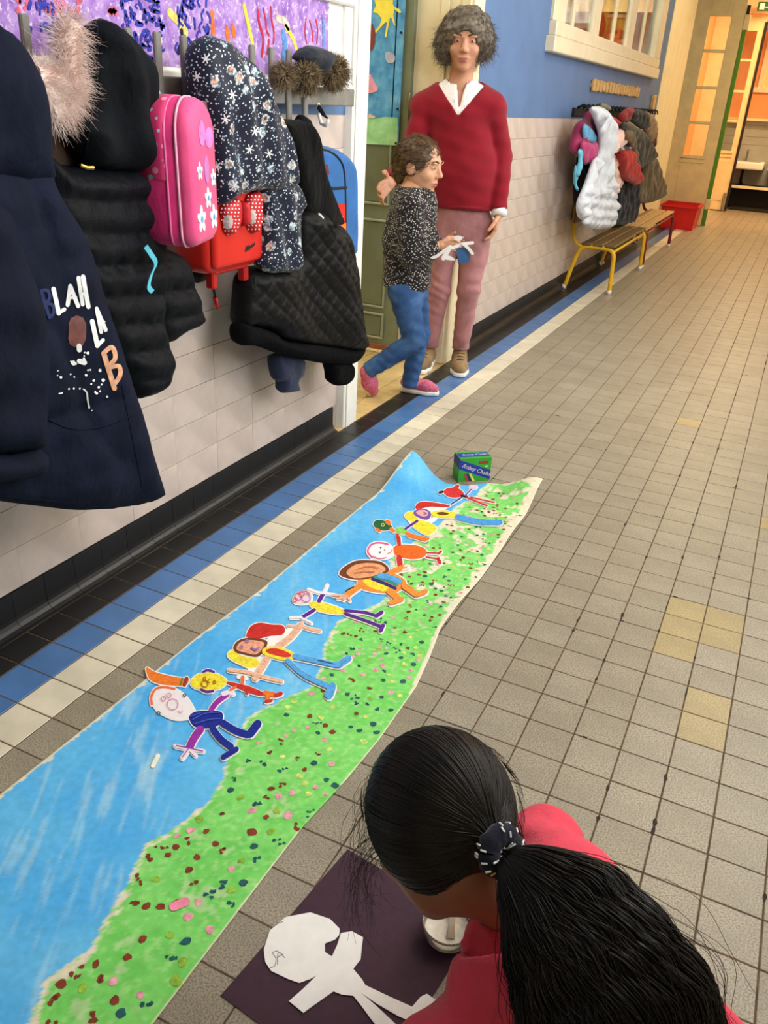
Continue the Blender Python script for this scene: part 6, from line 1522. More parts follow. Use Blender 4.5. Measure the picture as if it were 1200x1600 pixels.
def gbody(P):
    d = usum([rc(P, nk0, nk1, 0.036, 0.042), rc(P, bk0, bk1, 0.045, 0.07), rc(P, bk1, bk2, 0.07, 0.08)], 0.015)
    for a, b, c in ((sL, eL, wLg), (sR, eR, wRg)): d = su(d, su(rc(P, a, b, 0.038, 0.032), rc(P, b, c, 0.031, 0.02), 0.02), 0.02)
    for k, t_ in ((kn1, ft1), (kn2, ft2)): d = su(d, su(rc(P, hip, k, 0.06, 0.045), rc(P, k, t_, 0.045, 0.032), 0.02), 0.02)
    return np.maximum(d, 0.004 - P[:, 2])
lo, hi = bounds([nk0, nk1, sL, sR, eL, eR, wLg, wRg, kn1, kn2, ft1, ft2, hip], 0.09); lo[2] = -0.01
def ghead(P): return su(head_sdf(head_local(P, hd, HA, S)) * S, rc(P, nk0, nk1, 0.040, 0.044), 0.03)
girl = obj('person', join(surfnet(gbody, lo, hi, 0.011), surfnet(ghead, hd - 0.22, hd + 0.22, 0.0046), surfnet(*g1, 0.004), surfnet(*g2, 0.004)), m_skin3, None, True, loc=(hip[0], hip[1], 0))
tag(girl, 'kneeling person with long dark ponytail and pink top bent over the glue bowl', 'person')
face_bits(girl, hd, HA, S, mat('brow_black', (26, 20, 18), 0.7))
m_pinktop = fabric('top_coral', (226, 70, 92), 0.8, 0.06, 0.25, 400, 0.1)
def gtop(P):
    d = usum([rc(P, bk0, bk1, 0.090, 0.096), rc(P, bk1, bk2, 0.096, 0.098), rc(P, nk1, bk0, 0.056, 0.084)], 0.05)
    d = su(d, rc(P, sL, sR, 0.064, 0.060), 0.04)
    for a, b, c in ((sL, eL, wLg), (sR, eR, wRg)): d = su(d, su(rc(P, a, b, 0.062, 0.054), rc(P, b, c, 0.052, 0.034), 0.02), 0.03)
    d = d + sway(P, 0.005, 50) + 0.0025 * np.sin(90 * (P @ unit(sR - sL)) + 6 * P[:, 2])
    u_ = unit(nk0 - nk1); h_ = (P - nk1) @ u_; ax_ = np.linalg.norm(P - nk1 - h_[:, None] * u_, axis=1); d = np.maximum(d, -np.maximum(0.050 - h_, ax_ - 0.085))
    for a, b in ((eL, wLg), (eR, wRg)):
        w_ = unit(b - a); d = np.maximum(d, np.where(np.linalg.norm(P - b, axis=1) < 0.09, (P - b) @ w_ + 0.01, -1))
    w_ = unit(bk2 - bk1); return np.maximum(np.maximum(d, (P - bk2) @ w_ - 0.05), 0.006 - P[:, 2])
lo5, hi5 = bounds([nk1, sL, sR, eL, eR, wLg, wRg, bk2], 0.13); lo5[2] = -0.004
gt = surfnet(gtop, lo5, hi5, 0.0085)
obj('top', gt, m_pinktop, girl, True)
cr_ = [nk1 + unit(nk0 - nk1) * 0.048 + 0.047 * (math.cos(a) * unit(sR - sL) + math.sin(a) * unit(np.cross(nk0 - nk1, sR - sL))) for a in np.linspace(0, 2 * math.pi, 24)]
obj('collar', MB().tube(cr_, 0.0055, 8, cap=False), mat('collar_red', (186, 40, 58), 0.8, 0.2, 120), girl, True)
def gleg(P):
    d = rc(P, bk1 + (bk2 - bk1) * 0.7, hip, 0.09, 0.092)
    for k, t_ in ((kn1, ft1), (kn2, ft2)): d = su(d, su(rc(P, hip, k, 0.074, 0.058), rc(P, k, t_, 0.058, 0.042), 0.02), 0.03)
    w_ = unit(bk2 - bk1); return np.maximum(np.maximum(d, 0.003 - P[:, 2]), -((P - bk2) @ w_ + 0.03))
lo6, hi6 = bounds([bk2, kn1, kn2, ft1, ft2], 0.12); lo6[2] = -0.008
obj('leggings', surfnet(gleg, lo6, hi6, 0.011), fabric('leggings_dark', (34, 36, 52), 0.85), girl, True)
for t_ in (ft1, ft2):
    obj('shoe', surfnet(lambda P: np.maximum(rc(P, t_ + [0.0, 0, 0], t_ + [0.10, 0, -0.015], 0.038, 0.030), 0.001 - P[:, 2]), t_ - [0.06, 0.06, 0.06], t_ + [0.16, 0.06, 0.06], 0.008), m_shoep, girl, True)
# hair: scalp shell, combed strands to the tie, tail
t = NT('hair_black'); v = t.coord(); m_hair = t.done(t.mix(t.noise(v, 40, 3), (14, 11, 10), (30, 23, 21)), 0.42, 0, 0.35)
RH = np.array([0.089, 0.099, 0.101]) * S; oc_ = np.array([0, -0.010, 0.014]) * S
def ghair(P):
    q = (P - hd) @ HA.T
    d = su(el(q, oc_, RH), rc(P, hd + td * 0.06, tie - td * 0.012, 0.05, 0.011), 0.03)
    return np.maximum(d, -el(q, np.array((0, 0.128, -0.068)) * S, np.array((0.078, 0.088, 0.090)) * S))
shell = surfnet(ghair, hd - 0.17, hd + 0.17, 0.005)
rr = np.random.default_rng(11); n_ = 5200
dr = rr.normal(size=(n_, 3)); dr /= np.linalg.norm(dr, axis=1)[:, None]
ql = dr @ HA.T if False else dr                                   # directions in head axes
okm = ~((ql[:, 1] > 0.55) & (ql[:, 2] < 0.22)); ql = ql[okm]
tl_ = td @ HA.T; tl_ = tl_ / np.linalg.norm(tl_); om = np.arccos(np.clip(ql @ tl_, -1, 1)); m2 = (om > 0.25) & (om < 2.6); ql, om = ql[m2], om[m2]
N_ = 18; ts = np.linspace(0, 1, N_)
w1 = np.sin((1 - ts)[None] * om[:, None]) / np.sin(om)[:, None]; w2 = np.sin(ts[None] * om[:, None]) / np.sin(om)[:, None]
path = w1[..., None] * ql[:, None] + w2[..., None] * tl_
lift = (1.012 + 0.016 * rr.random((len(ql), 1)) + 0.02 * np.sin(ts * math.pi)[None] * rr.random((len(ql), 1)))[..., None]
PW = (oc_ + path * RH * lift) @ HA + hd
blend = np.clip((ts - 0.72) / 0.28, 0, 1)[None, :, None] ** 1.5
endp = tie - td * 0.008 + rr.normal(size=(len(ql), 3)) * 0.0045
PW = PW * (1 - blend) + endp[:, None] * blend
cap = strands(PW, 0.0011, 0.0010)
loose = []
for k in range(70):
    a = rr.random(); x0 = 600 - 20 * a + rr.normal(0, 12); y0_ = 1215 + 150 * rr.random()
    p0 = np.array([x0 + 25, y0_ - 30]); p1 = np.array([x0 - 12 - 20 * rr.random(), y0_ + 15]); p2 = np.array([x0 - 22 - 30 * rr.random() + 20 * a, y0_ + 60 + 30 * rr.random()]); p3 = p2 + [rr.normal(0, 14) + 8, 45 * rr.random()]
    c_ = cat_rom([p0, p1, p2, p3], 12, False); c_ = c_[np.linspace(0, len(c_) - 1, 10).astype(int)]
    tz = 0.985 + rr.normal(0, 0.02); loose.append([DP(px, py, tz) for px, py in c_])
for k in range(70):
    y0_ = 1180 + 120 * rr.random(); x0 = 770 + 30 * (y0_ - 1180) / 120
    c_ = cat_rom([(x0 - 12, y0_), (x0 + 14 + 10 * rr.random(), y0_ + 30), (x0 + 16 + 14 * rr.random(), y0_ + 70), (x0 - 4, y0_ + 110)], 12, False); c_ = c_[np.linspace(0, len(c_) - 1, 10).astype(int)]
    tz = 0.97 + rr.normal(0, 0.01); loose.append([DP(px, py, tz) for px, py in c_])
for k in range(80):
    th = rr.uniform(math.pi * 0.95, math.pi * 2.0); c0_ = np.array([690, 1270]); ra, rb2 = 122, 124
    pts_ = [c0_ + [ra * (1.0 + 0.05 * q) * math.cos(th + 0.25 * q), rb2 * (1.0 + 0.05 * q * rr.random()) * math.sin(th + 0.25 * q)] for q in (0, 0.5, 1.0, 1.5)]
    c_ = cat_rom(pts_, 12, False); c_ = c_[np.linspace(0, len(c_) - 1, 10).astype(int)]; loose.append([DP(px, py, 1.0) for px, py in c_])
lo_s = strands(np.array(loose), 0.00034, 0.00018)
tp = [(792, 1338, 0.89), (836, 1385, 0.866), (888, 1450, 0.842), (932, 1520, 0.822), (970, 1595, 0.808), (1000, 1680, 0.80), (1020, 1760, 0.80)]
tc = cat_rom([DP(*q) for q in tp], 0.012, False); nT = len(tc); us = np.linspace(0, 1, nT)
wdt = np.interp(us, [0, 0.1, 0.25, 0.45, 0.65, 0.85, 1.0], [0.012, 0.040, 0.066, 0.080, 0.086, 0.074, 0.040]); thk = np.interp(us, [0, 0.12, 0.3, 0.6, 1.0], [0.012, 0.026, 0.034, 0.036, 0.016])
TT = np.gradient(tc, axis=0); TT /= np.linalg.norm(TT, axis=1)[:, None]
sdv = np.cross(TT, -cc2); sdv /= np.linalg.norm(sdv, axis=1)[:, None]; nrm = np.cross(sdv, TT)
nS = 7000; rad = np.sqrt(rr.random(nS)) ; an_ = rr.uniform(0, 2 * math.pi, nS); rad = np.where(rr.random(nS) < 0.7, 0.75 + 0.3 * rr.random(nS), rad)
clump = rr.integers(0, 60, nS); phc = rr.uniform(0, 6.28, 60); ph = phc[clump] + rr.uniform(0, 0.35, nS); fq = rr.uniform(0.7, 1.3, 60)[clump]; an_ = (rr.uniform(0, 6.28, 60)[clump] + rr.normal(0, 0.28, nS))
sel = np.linspace(0, nT - 1, 26).astype(int); uS = us[sel]; endk = rr.uniform(0.72, 1.0, nS)
ui = uS[None] * endk[:, None]
def ip(A): return np.stack([np.interp(ui, us, A[:, k]) for k in range(3)], -1)
wav = 0.010 * np.sin(2 * math.pi * (2.0 * ui * fq[:, None]) + ph[:, None]) * np.clip(ui * 4, 0, 1) * (0.6 + 0.9 * ui); wav2 = 0.005 * np.sin(2 * math.pi * (2.9 * ui) + 2 * ph[:, None]) * np.clip(ui * 4, 0, 1)
lat = (rad * np.cos(an_))[:, None] * np.interp(ui, us, wdt) + wav; dep_ = (rad * np.sin(an_))[:, None] * np.interp(ui, us, thk) + wav2
TP = ip(tc) + ip(sdv) * lat[..., None] + ip(nrm) * dep_[..., None]
tail = strands(TP, 0.0009, 0.0006)
core = MB(); vv = []
for k in range(nT):
    for j in range(14):
        a = 2 * math.pi * j / 14; vv.append(tc[k] + sdv[k] * wdt[k] * 0.82 * math.cos(a) + nrm[k] * thk[k] * 0.8 * math.sin(a))
cq = np.array([(k * 14 + j, k * 14 + (j + 1) % 14, (k + 1) * 14 + (j + 1) % 14, (k + 1) * 14 + j) for k in range(nT - 1) for j in range(14)])
fly = TP[rr.integers(nS, size=420)]; fs = np.linspace(0, 1, 26)[None, :, None]; fly = fly + (sdv[nT // 2] * rr.normal(0, 0.022, (420, 1, 1)) + nrm[nT // 2] * rr.uniform(0, 0.02, (420, 1, 1))) * fs
obj('hair', join(shell, cap, lo_s), m_hair, girl, True)
pt = obj('ponytail', join((np.array(vv), cq), tail, strands(fly, 0.0005, 0.0003)), m_hair, girl, True)
tr_ = []
e_a = unit(np.cross(td, (0.2, 0.3, 0.9))); e_b = np.cross(td, e_a)
scr = MB(); ringp = [tie + 0.0175 * (math.cos(a) * e_a + math.sin(a) * e_b) for a in np.linspace(0, 2 * math.pi, 25)]
scr.tube(ringp, [0.0125 + 0.0015 * math.sin(9 * a) for a in np.linspace(0, 2 * math.pi, 25)], 10, cap=False)
sco = obj('hair_tie', scr, fabric('tie_navy', (20, 22, 40), 0.9), girl, True)
dsh = MB(); dso = MB()
for k in range(46):
    a, b = rr.uniform(0, 2 * math.pi), rr.uniform(-0.4, math.pi + 0.4); rd_ = math.cos(a) * e_a + math.sin(a) * e_b
    p = tie + 0.0175 * rd_ + 0.0136 * (math.cos(b) * rd_ + math.sin(b) * td); q_ = unit(math.cos(b + 1.57) * rd_ + math.sin(b + 1.57) * td)
    (dsh if k % 6 else dso).tube([p - q_ * 0.0032, p + q_ * 0.0032], 0.0011, 6)
stuff(obj('white_threads', dsh, m_pwhite, sco)); stuff(obj('tan_threads', dso, mat('thread_tan', (206, 150, 80), 0.7), sco))

# ================================================================== THE FAR HALF OF THE CORRIDOR
# ---- row of wooden pegs on the wall
m_wood = mat('wood_pine', (206, 158, 96), 0.5, 0.14, 40, 0.1, 120, rgb2=(226, 184, 124))
m_oak = mat('wood_oak', (150, 112, 62), 0.45, 0.16, 30, 0.1, 120, rgb2=(176, 136, 80))
ps = thing('peg_row', 'row of small wooden clothes pegs under the inner window', 'peg row', (0.02, 6.3, 1.34))
obj('strip', MB().box((0.0, 5.47, 1.345), (0.008, 7.2, 1.375), 0.001), m_wood, ps)
r_ = random.Random(9)
for k in range(17):
    y = 5.50 + k * 0.1035
    p = MB()
    for dy in (-0.019, 0.019): p.box((0.008, y + dy - 0.015, 1.325 + r_.uniform(-0.005, 0.005)), (0.024, y + dy + 0.015, 1.395 + r_.uniform(-0.006, 0.006)), 0.003)
    p.box((0.008, y - 0.008, 1.35), (0.018, y + 0.008, 1.372), 0.001)
    obj('clothes_peg', p, m_wood, ps)
# ---- black hook rail
hr = thing('coat_rack', 'black hook rail on the far wall above the benches', 'coat rack', (0.03, 6.5, 1.17))
obj('rail', MB().box((0.0, 5.06, 1.165), (0.022, 7.95, 1.215), 0.003), m_blackrub, hr)
for k in range(22):
    y = 5.12 + k * 0.132
    obj('hook', MB().tube([(0.02, y, 1.215), (0.06, y, 1.235), (0.085, y, 1.225), (0.09, y, 1.20)], 0.008, 6), m_blackrub, hr, True)
tag(obj('wooden_upright', MB().box((0.0, 7.93, 1.10), (0.03, 8.05, 1.36), 0.004), m_wood), 'short wooden board upright at the end of the far hook rail', 'board')

# ---- benches
def bench(label, y0, y1, m_leg, m_slat, back_posts=True):
    b = thing('bench', label, 'bench', (0.2, (y0 + y1) / 2, 0), 'slatted benches along the wall')
    r = 0.0155; H = 0.325
    for y in (y0, y1):
        leg = cat_rom([(0.0 + 0.03, y, 0.012), (0.075, y, 0.20), (0.105, y, 0.29), (0.14, y, H - 0.012), (0.2, y, H - 0.008), (0.28, y, H - 0.008), (0.33, y, H - 0.018), (0.355, y, H - 0.05), (0.36, y, 0.20), (0.367, y, 0.012)], 0.02, False)
        obj('leg', MB().tube(leg, r, 10), m_leg, b, True)
        if back_posts: obj('back_post', MB().tube(cat_rom([(0.125, y, H - 0.01), (0.08, y, H - 0.0), (0.05, y, H + 0.04), (0.035, y, H + 0.12), (0.03, y, H + 0.27)], 0.02, False), r * 0.9, 10), m_leg, b, True)
        for x in (0.03, 0.367): obj('foot_cap', MB().tube([(x, y, 0.0), (x, y, 0.03)], 0.0165, 10), m_white, b, True)
    obj('side_rail', MB().tube([(0.345, y0, H - 0.03), (0.345, y1, H - 0.03)], 0.010, 8), m_leg, b, True)
    obj('side_rail', MB().tube([(0.13, y0, H - 0.03), (0.13, y1, H - 0.03)], 0.010, 8), m_leg, b, True)
    for x in (0.115, 0.20, 0.285): obj('slat', MB().box((x, y0 - 0.02, H), (x + 0.07, y1 + 0.02, H + 0.018), 0.004), m_slat, b)
    if back_posts: obj('back_slat', MB().box((0.030, y0 - 0.02, H + 0.14), (0.046, y1 + 0.02, H + 0.25), 0.004), m_slat, b)
    return b
m_yel = mat('tube_yellow', (226, 178, 36), 0.35, 0.06, 20); m_mar = mat('tube_maroon', (124, 30, 34), 0.4, 0.06, 20)
bench('slatted wooden bench with yellow tube frame under the hanging coats', 5.44, 6.68, m_yel, mat('wood_dark', (106, 84, 52), 0.4, 0.16, 30, 0.1, 120))
bench('slatted wooden bench with dark red legs beyond the yellow bench', 6.78, 8.30, m_mar, m_wood)

# ---- coats and bags on the far rail
Kf = lambda pts: crop(880, 150, 0.15, pts)
def fcoat(px, X, T, w, fold=None, step=0.016): return wall_pillow(Kf(px), X, T * 0.62, w * 0.8, step=step, back=0.9, fold=(lambda a, b, d: (fold(a, b, d) if fold else 0) + 0.009 * np.sin(46 * (a + 0.18 * b) + 2 * waves(a, b, 77, 7)) + 0.004 * waves(a, b, 78, 50)))
G = 'coats and bags on the far rail'
m_mg = fabric('bag_magenta', (138, 34, 76), 0.6); m_cy = mat('strap_pale_blue', (98, 178, 206), 0.6)
fb = thing('satchel', 'magenta and blue school bag at the near end of the far rail', 'bag', (0.18, 5.3, 0.75), G)
obj('body', fcoat([(185, 250), (235, 230), (265, 150), (300, 190), (340, 290), (375, 440), (370, 540), (330, 650), (260, 715), (205, 700), (150, 600), (95, 590), (100, 500), (125, 400), (150, 300)], 0.13, 0.06, 0.07, folds(2, 14, 0.014)), m_mg, fb, True)
obj('flap', fcoat([(200, 480), (300, 490), (365, 470), (368, 560), (320, 650), (250, 705), (205, 690)], 0.19, 0.03, 0.04, folds(3, 20, 0.008)), fabric('bag_rose', (166, 52, 106), 0.6), fb, True)
obj('pocket', fcoat([(220, 290), (300, 340), (340, 420), (340, 495), (270, 485), (212, 470), (205, 380)], 0.175, 0.02, 0.04), fabric('bag_teal', (84, 150, 190), 0.6), fb, True)
obj('strap', fcoat([(160, 560), (205, 570), (205, 660), (165, 830), (135, 825), (160, 680)], 0.25, 0.012, 0.02), m_cy, fb, True)
obj('strap', fcoat([(120, 740), (140, 740), (140, 900), (160, 980), (135, 980), (110, 900)], 0.20, 0.012, 0.02), m_cy, fb, True)
tag(obj('dark_coat', fcoat([(175, 600), (300, 620), (300, 900), (230, 1000), (180, 1080), (130, 1160), (120, 1000), (150, 800)], 0.08, 0.05, 0.08, folds(5, 20, 0.01)), fabric('coat_dark', (30, 22, 24), 0.8), None, True), 'dark coat hanging between the magenta bag and the wall', 'coat', G)
m_wp = fabric('puffer_white', (206, 210, 220), 0.55, 0.05, 0.4, 60, 0.1)
wc = thing('puffer_jacket', 'white padded jacket hanging over the yellow bench', 'coat', (0.22, 5.7, 0.36), G)
fwh = lambda a, b, d: 0.020 * np.sin(30 * (a + 0.15 * b)) * (b > 0.7) + 0.022 * np.abs(np.sin(math.pi * (b + 0.1 * a) / 0.07)) * (b < 0.75) + 0.010 * waves(a, b, 4, 46)
obj('body', fcoat([(285, 130), (320, 108), (390, 112), (450, 145), (500, 215), (515, 290), (515, 400), (505, 520), (490, 640), (500, 760), (515, 900), (512, 1000), (525, 1090), (525, 1250), (510, 1330), (460, 1385), (370, 1400), (280, 1385), (215, 1340), (235, 1240), (230, 1100), (270, 980), (300, 830), (330, 690), (375, 600), (385, 480), (375, 380), (330, 250)], 0.215, 0.05, 0.07, fwh, 0.014), m_wp, wc, True)
obj('sleeve', fcoat([(330, 650), (375, 640), (370, 720), (320, 830), (270, 960), (235, 1080), (225, 1200), (205, 1290), (165, 1265), (155, 1160), (175, 1060), (230, 930), (280, 790)], 0.245, 0.04, 0.05, fwh, 0.014), m_wp, wc, True)
obj('hem', fcoat([(270, 1380), (370, 1388), (360, 1402), (300, 1398)], 0.3, 0.01, 0.01), m_pwhite, wc, True)
pc = thing('padded_jacket', 'pale pink padded jacket half hidden behind the white jacket', 'coat', (0.2, 6.0, 0.7), G)
m_pk = fabric('jacket_pale_pink', (236, 196, 184), 0.6, 0.05, 0.25, 120)
obj('hood', fcoat([(515, 430), (560, 370), (605, 325), (640, 345), (645, 400), (630, 470), (590, 540), (540, 595), (490, 610), (510, 520)], 0.22, 0.06, 0.06, folds(6, 24, 0.006)), m_pk, pc, True)
obj('body', fcoat([(490, 600), (535, 610), (550, 690), (560, 760), (578, 860), (580, 970), (535, 975), (530, 1025), (500, 1025), (490, 800)], 0.18, 0.05, 0.05, lambda a, b, d: 0.012 * np.abs(np.sin(math.pi * b / 0.07))), m_pk, pc, True)
obj('lining', fcoat([(510, 350), (545, 330), (590, 345), (560, 400), (515, 440)], 0.2, 0.03, 0.03), fabric('lining_grey', (66, 62, 64), 0.8), pc, True)
tag(obj('red_hood', fcoat([(505, 220), (540, 225), (585, 265), (605, 320), (570, 360), (530, 330), (510, 300)], 0.17, 0.05, 0.05), fabric('coat_scarlet', (182, 36, 40), 0.7), None, True), 'bright red hood just behind the white jacket collar', 'coat', G)
nc = thing('winter_coat', 'long navy coat with a red and grey sleeve over the bench', 'coat', (0.18, 6.5, 0.4), G)
obj('body', fcoat([(540, 560), (600, 500), (680, 500), (720, 600), (770, 800), (800, 900), (775, 1050), (740, 1180), (715, 1330), (640, 1345), (525, 1335), (525, 1100), (560, 900), (545, 700)], 0.15, 0.07, 0.09, folds(7, 16, 0.012)), fabric('coat_navy_far', (20, 24, 38), 0.8), nc, True)
obj('sleeve', fcoat([(595, 560), (660, 545), (720, 565), (740, 650), (770, 740), (800, 820), (795, 890), (740, 935), (690, 900), (640, 880), (610, 800), (595, 680)], 0.24, 0.07, 0.07, folds(8, 22, 0.008)), fabric('coat_red', (166, 36, 34), 0.7), nc, True)
obj('band', fcoat([(595, 545), (640, 525), (705, 530), (715, 560), (660, 552), (600, 570)], 0.28, 0.03, 0.02), fabric('band_grey', (150, 150, 156), 0.7), nc, True)
oc = thing('wool_coat', 'brown grey wool coat with dark cape near the end wall', 'coat', (0.2, 7.3, 0.55), G)
m_ol = fabric('coat_olive', (98, 84, 64), 0.85)
obj('body', fcoat([(880, 640), (950, 630), (990, 740), (1030, 880), (1052, 1020), (1000, 1075), (900, 1110), (770, 1115), (775, 1020), (800, 900), (830, 780)], 0.18, 0.07, 0.09, folds(9, 14, 0.012, 0.008, 26)), m_ol, oc, True)
obj('cape', fcoat([(610, 290), (680, 280), (760, 330), (810, 350), (880, 440), (960, 610), (900, 690), (850, 710), (790, 760), (750, 650), (720, 500), (650, 420)], 0.24, 0.07, 0.08, folds(10, 18, 0.010)), fabric('coat_olive_dark', (62, 56, 44), 0.85), oc, True)
obj('sleeve', fcoat([(640, 430), (660, 350), (710, 340), (740, 420), (750, 520), (790, 740), (800, 830), (770, 770), (745, 640), (700, 530)], 0.26, 0.04, 0.05, folds(11, 22, 0.006)), fabric('coat_brown', (104, 82, 52), 0.85), oc, True)
bc_ = thing('hooded_coat', 'coat with black hood and dark red lining at the end of the far rail', 'coat', (0.12, 7.6, 0.9), G)
obj('hood', fcoat([(690, 250), (700, 190), (730, 145), (790, 135), (840, 160), (862, 220), (865, 300), (850, 345), (800, 340), (750, 300)], 0.18, 0.08, 0.08, folds(12, 20, 0.006)), fabric('hood_black_far', (24, 22, 20), 0.9), bc_, True)
obj('scarf', fcoat([(600, 230), (620, 170), (670, 120), (720, 120), (740, 140), (705, 190), (690, 260), (640, 280), (600, 270)], 0.16, 0.06, 0.06, folds(13, 20, 0.006)), fabric('scarf_red', (132, 30, 36), 0.8), bc_, True)
obj('collar', fcoat([(840, 150), (890, 175), (940, 230), (950, 320), (930, 420), (905, 490), (870, 430), (850, 350), (866, 250)], 0.15, 0.06, 0.06, folds(14, 18, 0.006)), fabric('coat_tan', (146, 118, 88), 0.85), bc_, True)
obj('lining', fcoat([(945, 230), (957, 330), (955, 450), (935, 545), (915, 500), (935, 400)], 0.10, 0.04, 0.04), fabric('lining_maroon', (96, 20, 36), 0.8), bc_, True)
tag(obj('knit_hat', fcoat([(330, 100), (370, 78), (430, 76), (470, 100), (475, 150), (430, 150), (370, 110)], 0.10, 0.05, 0.05), fabric('hat_olive', (120, 116, 92), 0.9), None, True), 'small olive knit hat on top of the far rail', 'hat', G)

# ---- red crate in the corner
rbn = thing('crate', 'red plastic crate in front of the glazed door', 'crate', (0.2, 10.0, 0))
y0, y1 = 9.86, 10.30
def tub(x0, x1, ya, yb, h, fl_): return [(x0, ya, h), (x1, ya, h), (x1 + fl_, yb, h), (x0 + fl_, yb, h)]
v = []; 
for (e, z) in ((0.0, 0.0), (0.018, 0.255), (0.022, 0.27), (0.010, 0.27), (-0.006, 0.01)):
    v += [(0.03 - e, y0 - e, z), (0.40 + e, y0 - e, z), (0.40 + e, y1 + e, z), (0.03 - e, y1 + e, z)]
f = [(3, 2, 1, 0)] + [(k * 4 + j, k * 4 + (j + 1) % 4, k * 4 + 4 + (j + 1) % 4, k * 4 + 4 + j) for k in range(4) for j in range(4)] + [(16, 17, 18, 19)]
m_crate = mat('plastic_red', (206, 28, 26), 0.35, 0.05, 14)
obj('tub', (v, f), m_crate, rbn); obj('rim', MB().box((-0.0, y0 - 0.035, 0.238), (0.43, y0 - 0.015, 0.262), 0.004).box((0.415, y0 - 0.03, 0.238), (0.432, y1 + 0.03, 0.262), 0.004), m_crate, rbn)

# ---- washroom: basins, bench strip, exit sign
for k, x in enumerate((0.30, 0.92)):
    wb = thing('wash_basin', ('white wash basin seen beside the open door edge', 'white wash basin at the right edge of the picture')[k], 'basin', (x + 0.25, 13.3, 0.54), 'washroom basins')
    obj('bowl', MB().box((x, 13.12, 0.545), (x + 0.56, 13.695, 0.645), 0.02, seg=3), m_white, wb, True)
    obj('inner_bowl', MB().box((x + 0.06, 13.18, 0.643), (x + 0.50, 13.5, 0.648), 0.002), m_greywall, wb)
    obj('tap', MB().tube([(x + 0.28, 13.6, 0.64), (x + 0.28, 13.6, 0.76), (x + 0.28, 13.56, 0.79), (x + 0.28, 13.48, 0.77)], 0.014, 8), m_metal, wb, True)
    obj('drain_pipe', MB().tube([(x + 0.28, 13.4, 0.55), (x + 0.28, 13.4, 0.40), (x + 0.28, 13.5, 0.33), (x + 0.28, 13.69, 0.33)], 0.02, 8), m_blackrub, wb, True)
bs = thing('low_shelf', 'low dark shelf with pale front edge below the basins', 'shelf', (1.2, 13.3, 0.03))
obj('board', MB().box((0.2, 13.15, 0.28), (2.2, 13.69, 0.31), 0.003), m_blackrub, bs); obj('front_edge', MB().box((0.2, 13.135, 0.285), (2.2, 13.15, 0.325), 0.003), m_cream, bs)
obj('back_panel', MB().box((0.2, 13.4, 0.03), (2.2, 13.42, 0.28)), m_blackrub, bs)
ex_ = thing('exit_sign', 'small green emergency exit sign with white pictogram hung above the lobby', 'sign', (0.45, 12.4, 2.45))
obj('box', MB().box((0.375, 12.38, 2.455), (0.62, 12.42, 2.555), 0.004), mat('sign_green', (40, 92, 50), 0.4), ex_)
obj('pictogram', MB().box((0.40, 12.376, 2.47), (0.46, 12.38, 2.54)).box((0.47, 12.376, 2.49), (0.52, 12.38, 2.50)).box((0.53, 12.376, 2.475), (0.59, 12.38, 2.54)), m_pwhite, ex_)
obj('bracket', MB().box((0.49, 12.39, 2.55), (0.51, 12.41, 3.0)), m_metal, ex_)
# ---- what shows of the classroom through the inner window
YW = 8.8
cw_ = MB()
for a, b in ((-1.9, -1.84), (-1.36, -1.30), (-0.86, -0.80)): cw_.box((a, YW - 0.05, 1.98), (b, YW, 2.75), 0.003)
cw_.box((-1.9, YW - 0.05, 1.94), (-0.80, YW, 1.99), 0.003).box((-1.9, YW - 0.05, 2.72), (-0.80, YW, 2.78), 0.003)
w6 = struct('window_6', cw_, m_white)
te = NT('daylight_pane'); te.b.inputs['Emission Color'].default_value = (1.0, 0.98, 0.9, 1); te.b.inputs['Emission Strength'].default_value = 1.6
for a, b in ((-1.85, -1.35), (-1.31, -0.85)): obj('pane', MB().box((a, YW - 0.02, 1.98), (b, YW - 0.012, 2.74)), te.done((250, 246, 230), 0.6), w6)
sh_ = thing('wall_shelf', 'long orange shelf on the classroom end wall seen through the inner window', 'shelf', (-0.9, 8.6, 1.80))
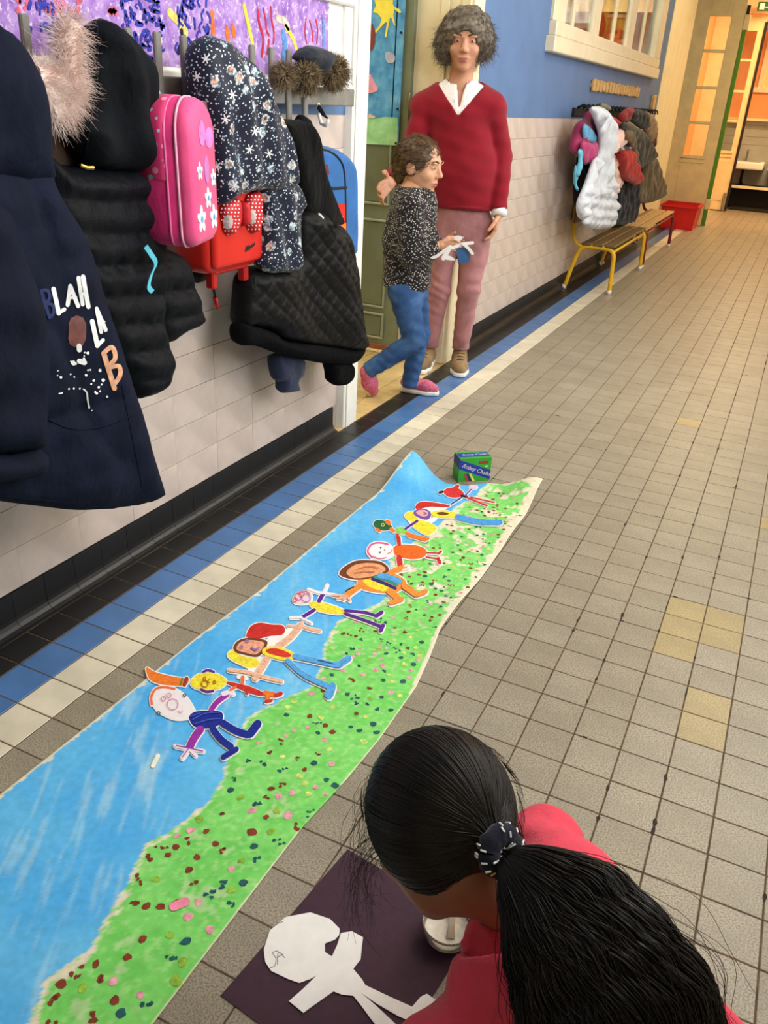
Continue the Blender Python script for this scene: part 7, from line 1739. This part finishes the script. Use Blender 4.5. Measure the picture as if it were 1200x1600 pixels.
obj('board', MB().box((-1.8, 8.45, 1.80), (-0.31, 8.8, 1.835), 0.004), mat('top_orange', (232, 140, 80), 0.5), sh_)
for x in (-1.7, -1.0, -0.4): obj('bracket', MB().box((x, 8.6, 1.70), (x + 0.03, 8.8, 1.80), 0.003), m_white, sh_)
gb = thing('notice_board', 'green notice board on the classroom wall behind the inner window', 'board', (-0.55, 8.78, 2.05))
obj('panel', MB().box((-0.70, 8.775, 2.07), (-0.31, 8.798, 2.7), 0.003), mat('board_green', (70, 120, 70), 0.6), gb); obj('frame', MB().box((-0.72, 8.765, 2.04), (-0.305, 8.799, 2.07), 0.003), m_cream, gb)
cp = thing('puppet', 'red cloth puppet on the classroom shelf behind the inner window', 'toy', (-0.74, 8.55, 1.835))
obj('body', surfnet(lambda Q: usum([el(Q, (-0.74, 8.58, 1.93), (0.07, 0.07, 0.10)), rc(Q, (-0.74, 8.58, 1.98), (-0.74, 8.58, 2.10), 0.05, 0.03)], 0.05), (-0.86, 8.46, 1.80), (-0.62, 8.70, 2.2), 0.014), mat('toy_red', (190, 60, 50), 0.7), cp, True)
obj('head', surfnet(lambda Q: el(Q, (-0.74, 8.57, 2.15), (0.05, 0.05, 0.055)), (-0.82, 8.48, 2.06), (-0.66, 8.66, 2.24), 0.012), m_pwhite, cp, True)
crt = thing('toy_crate', 'orange toy crate on the classroom shelf behind the inner window', 'crate', (-0.56, 8.55, 1.835))
obj('tub', MB().box((-0.63, 8.48, 1.836), (-0.49, 8.66, 1.92), 0.006), mat('crate_orange', (240, 120, 70), 0.5), crt)
for x in (-0.61, -0.575, -0.54): obj('slot', MB().box((x, 8.474, 1.885), (x + 0.018, 8.481, 1.905)), m_blackrub, crt)
bx_ = thing('storage_box', 'brown box on the classroom shelf at the far side of the inner window', 'box', (-0.4, 8.55, 1.835))
obj('carton', MB().box((-0.45, 8.48, 1.836), (-0.35, 8.64, 1.96), 0.004), mat('cardboard', (150, 116, 76), 0.7), bx_); obj('lid', MB().box((-0.455, 8.475, 1.96), (-0.345, 8.645, 1.985), 0.004), mat('cardboard_lid', (196, 170, 120), 0.7), bx_)
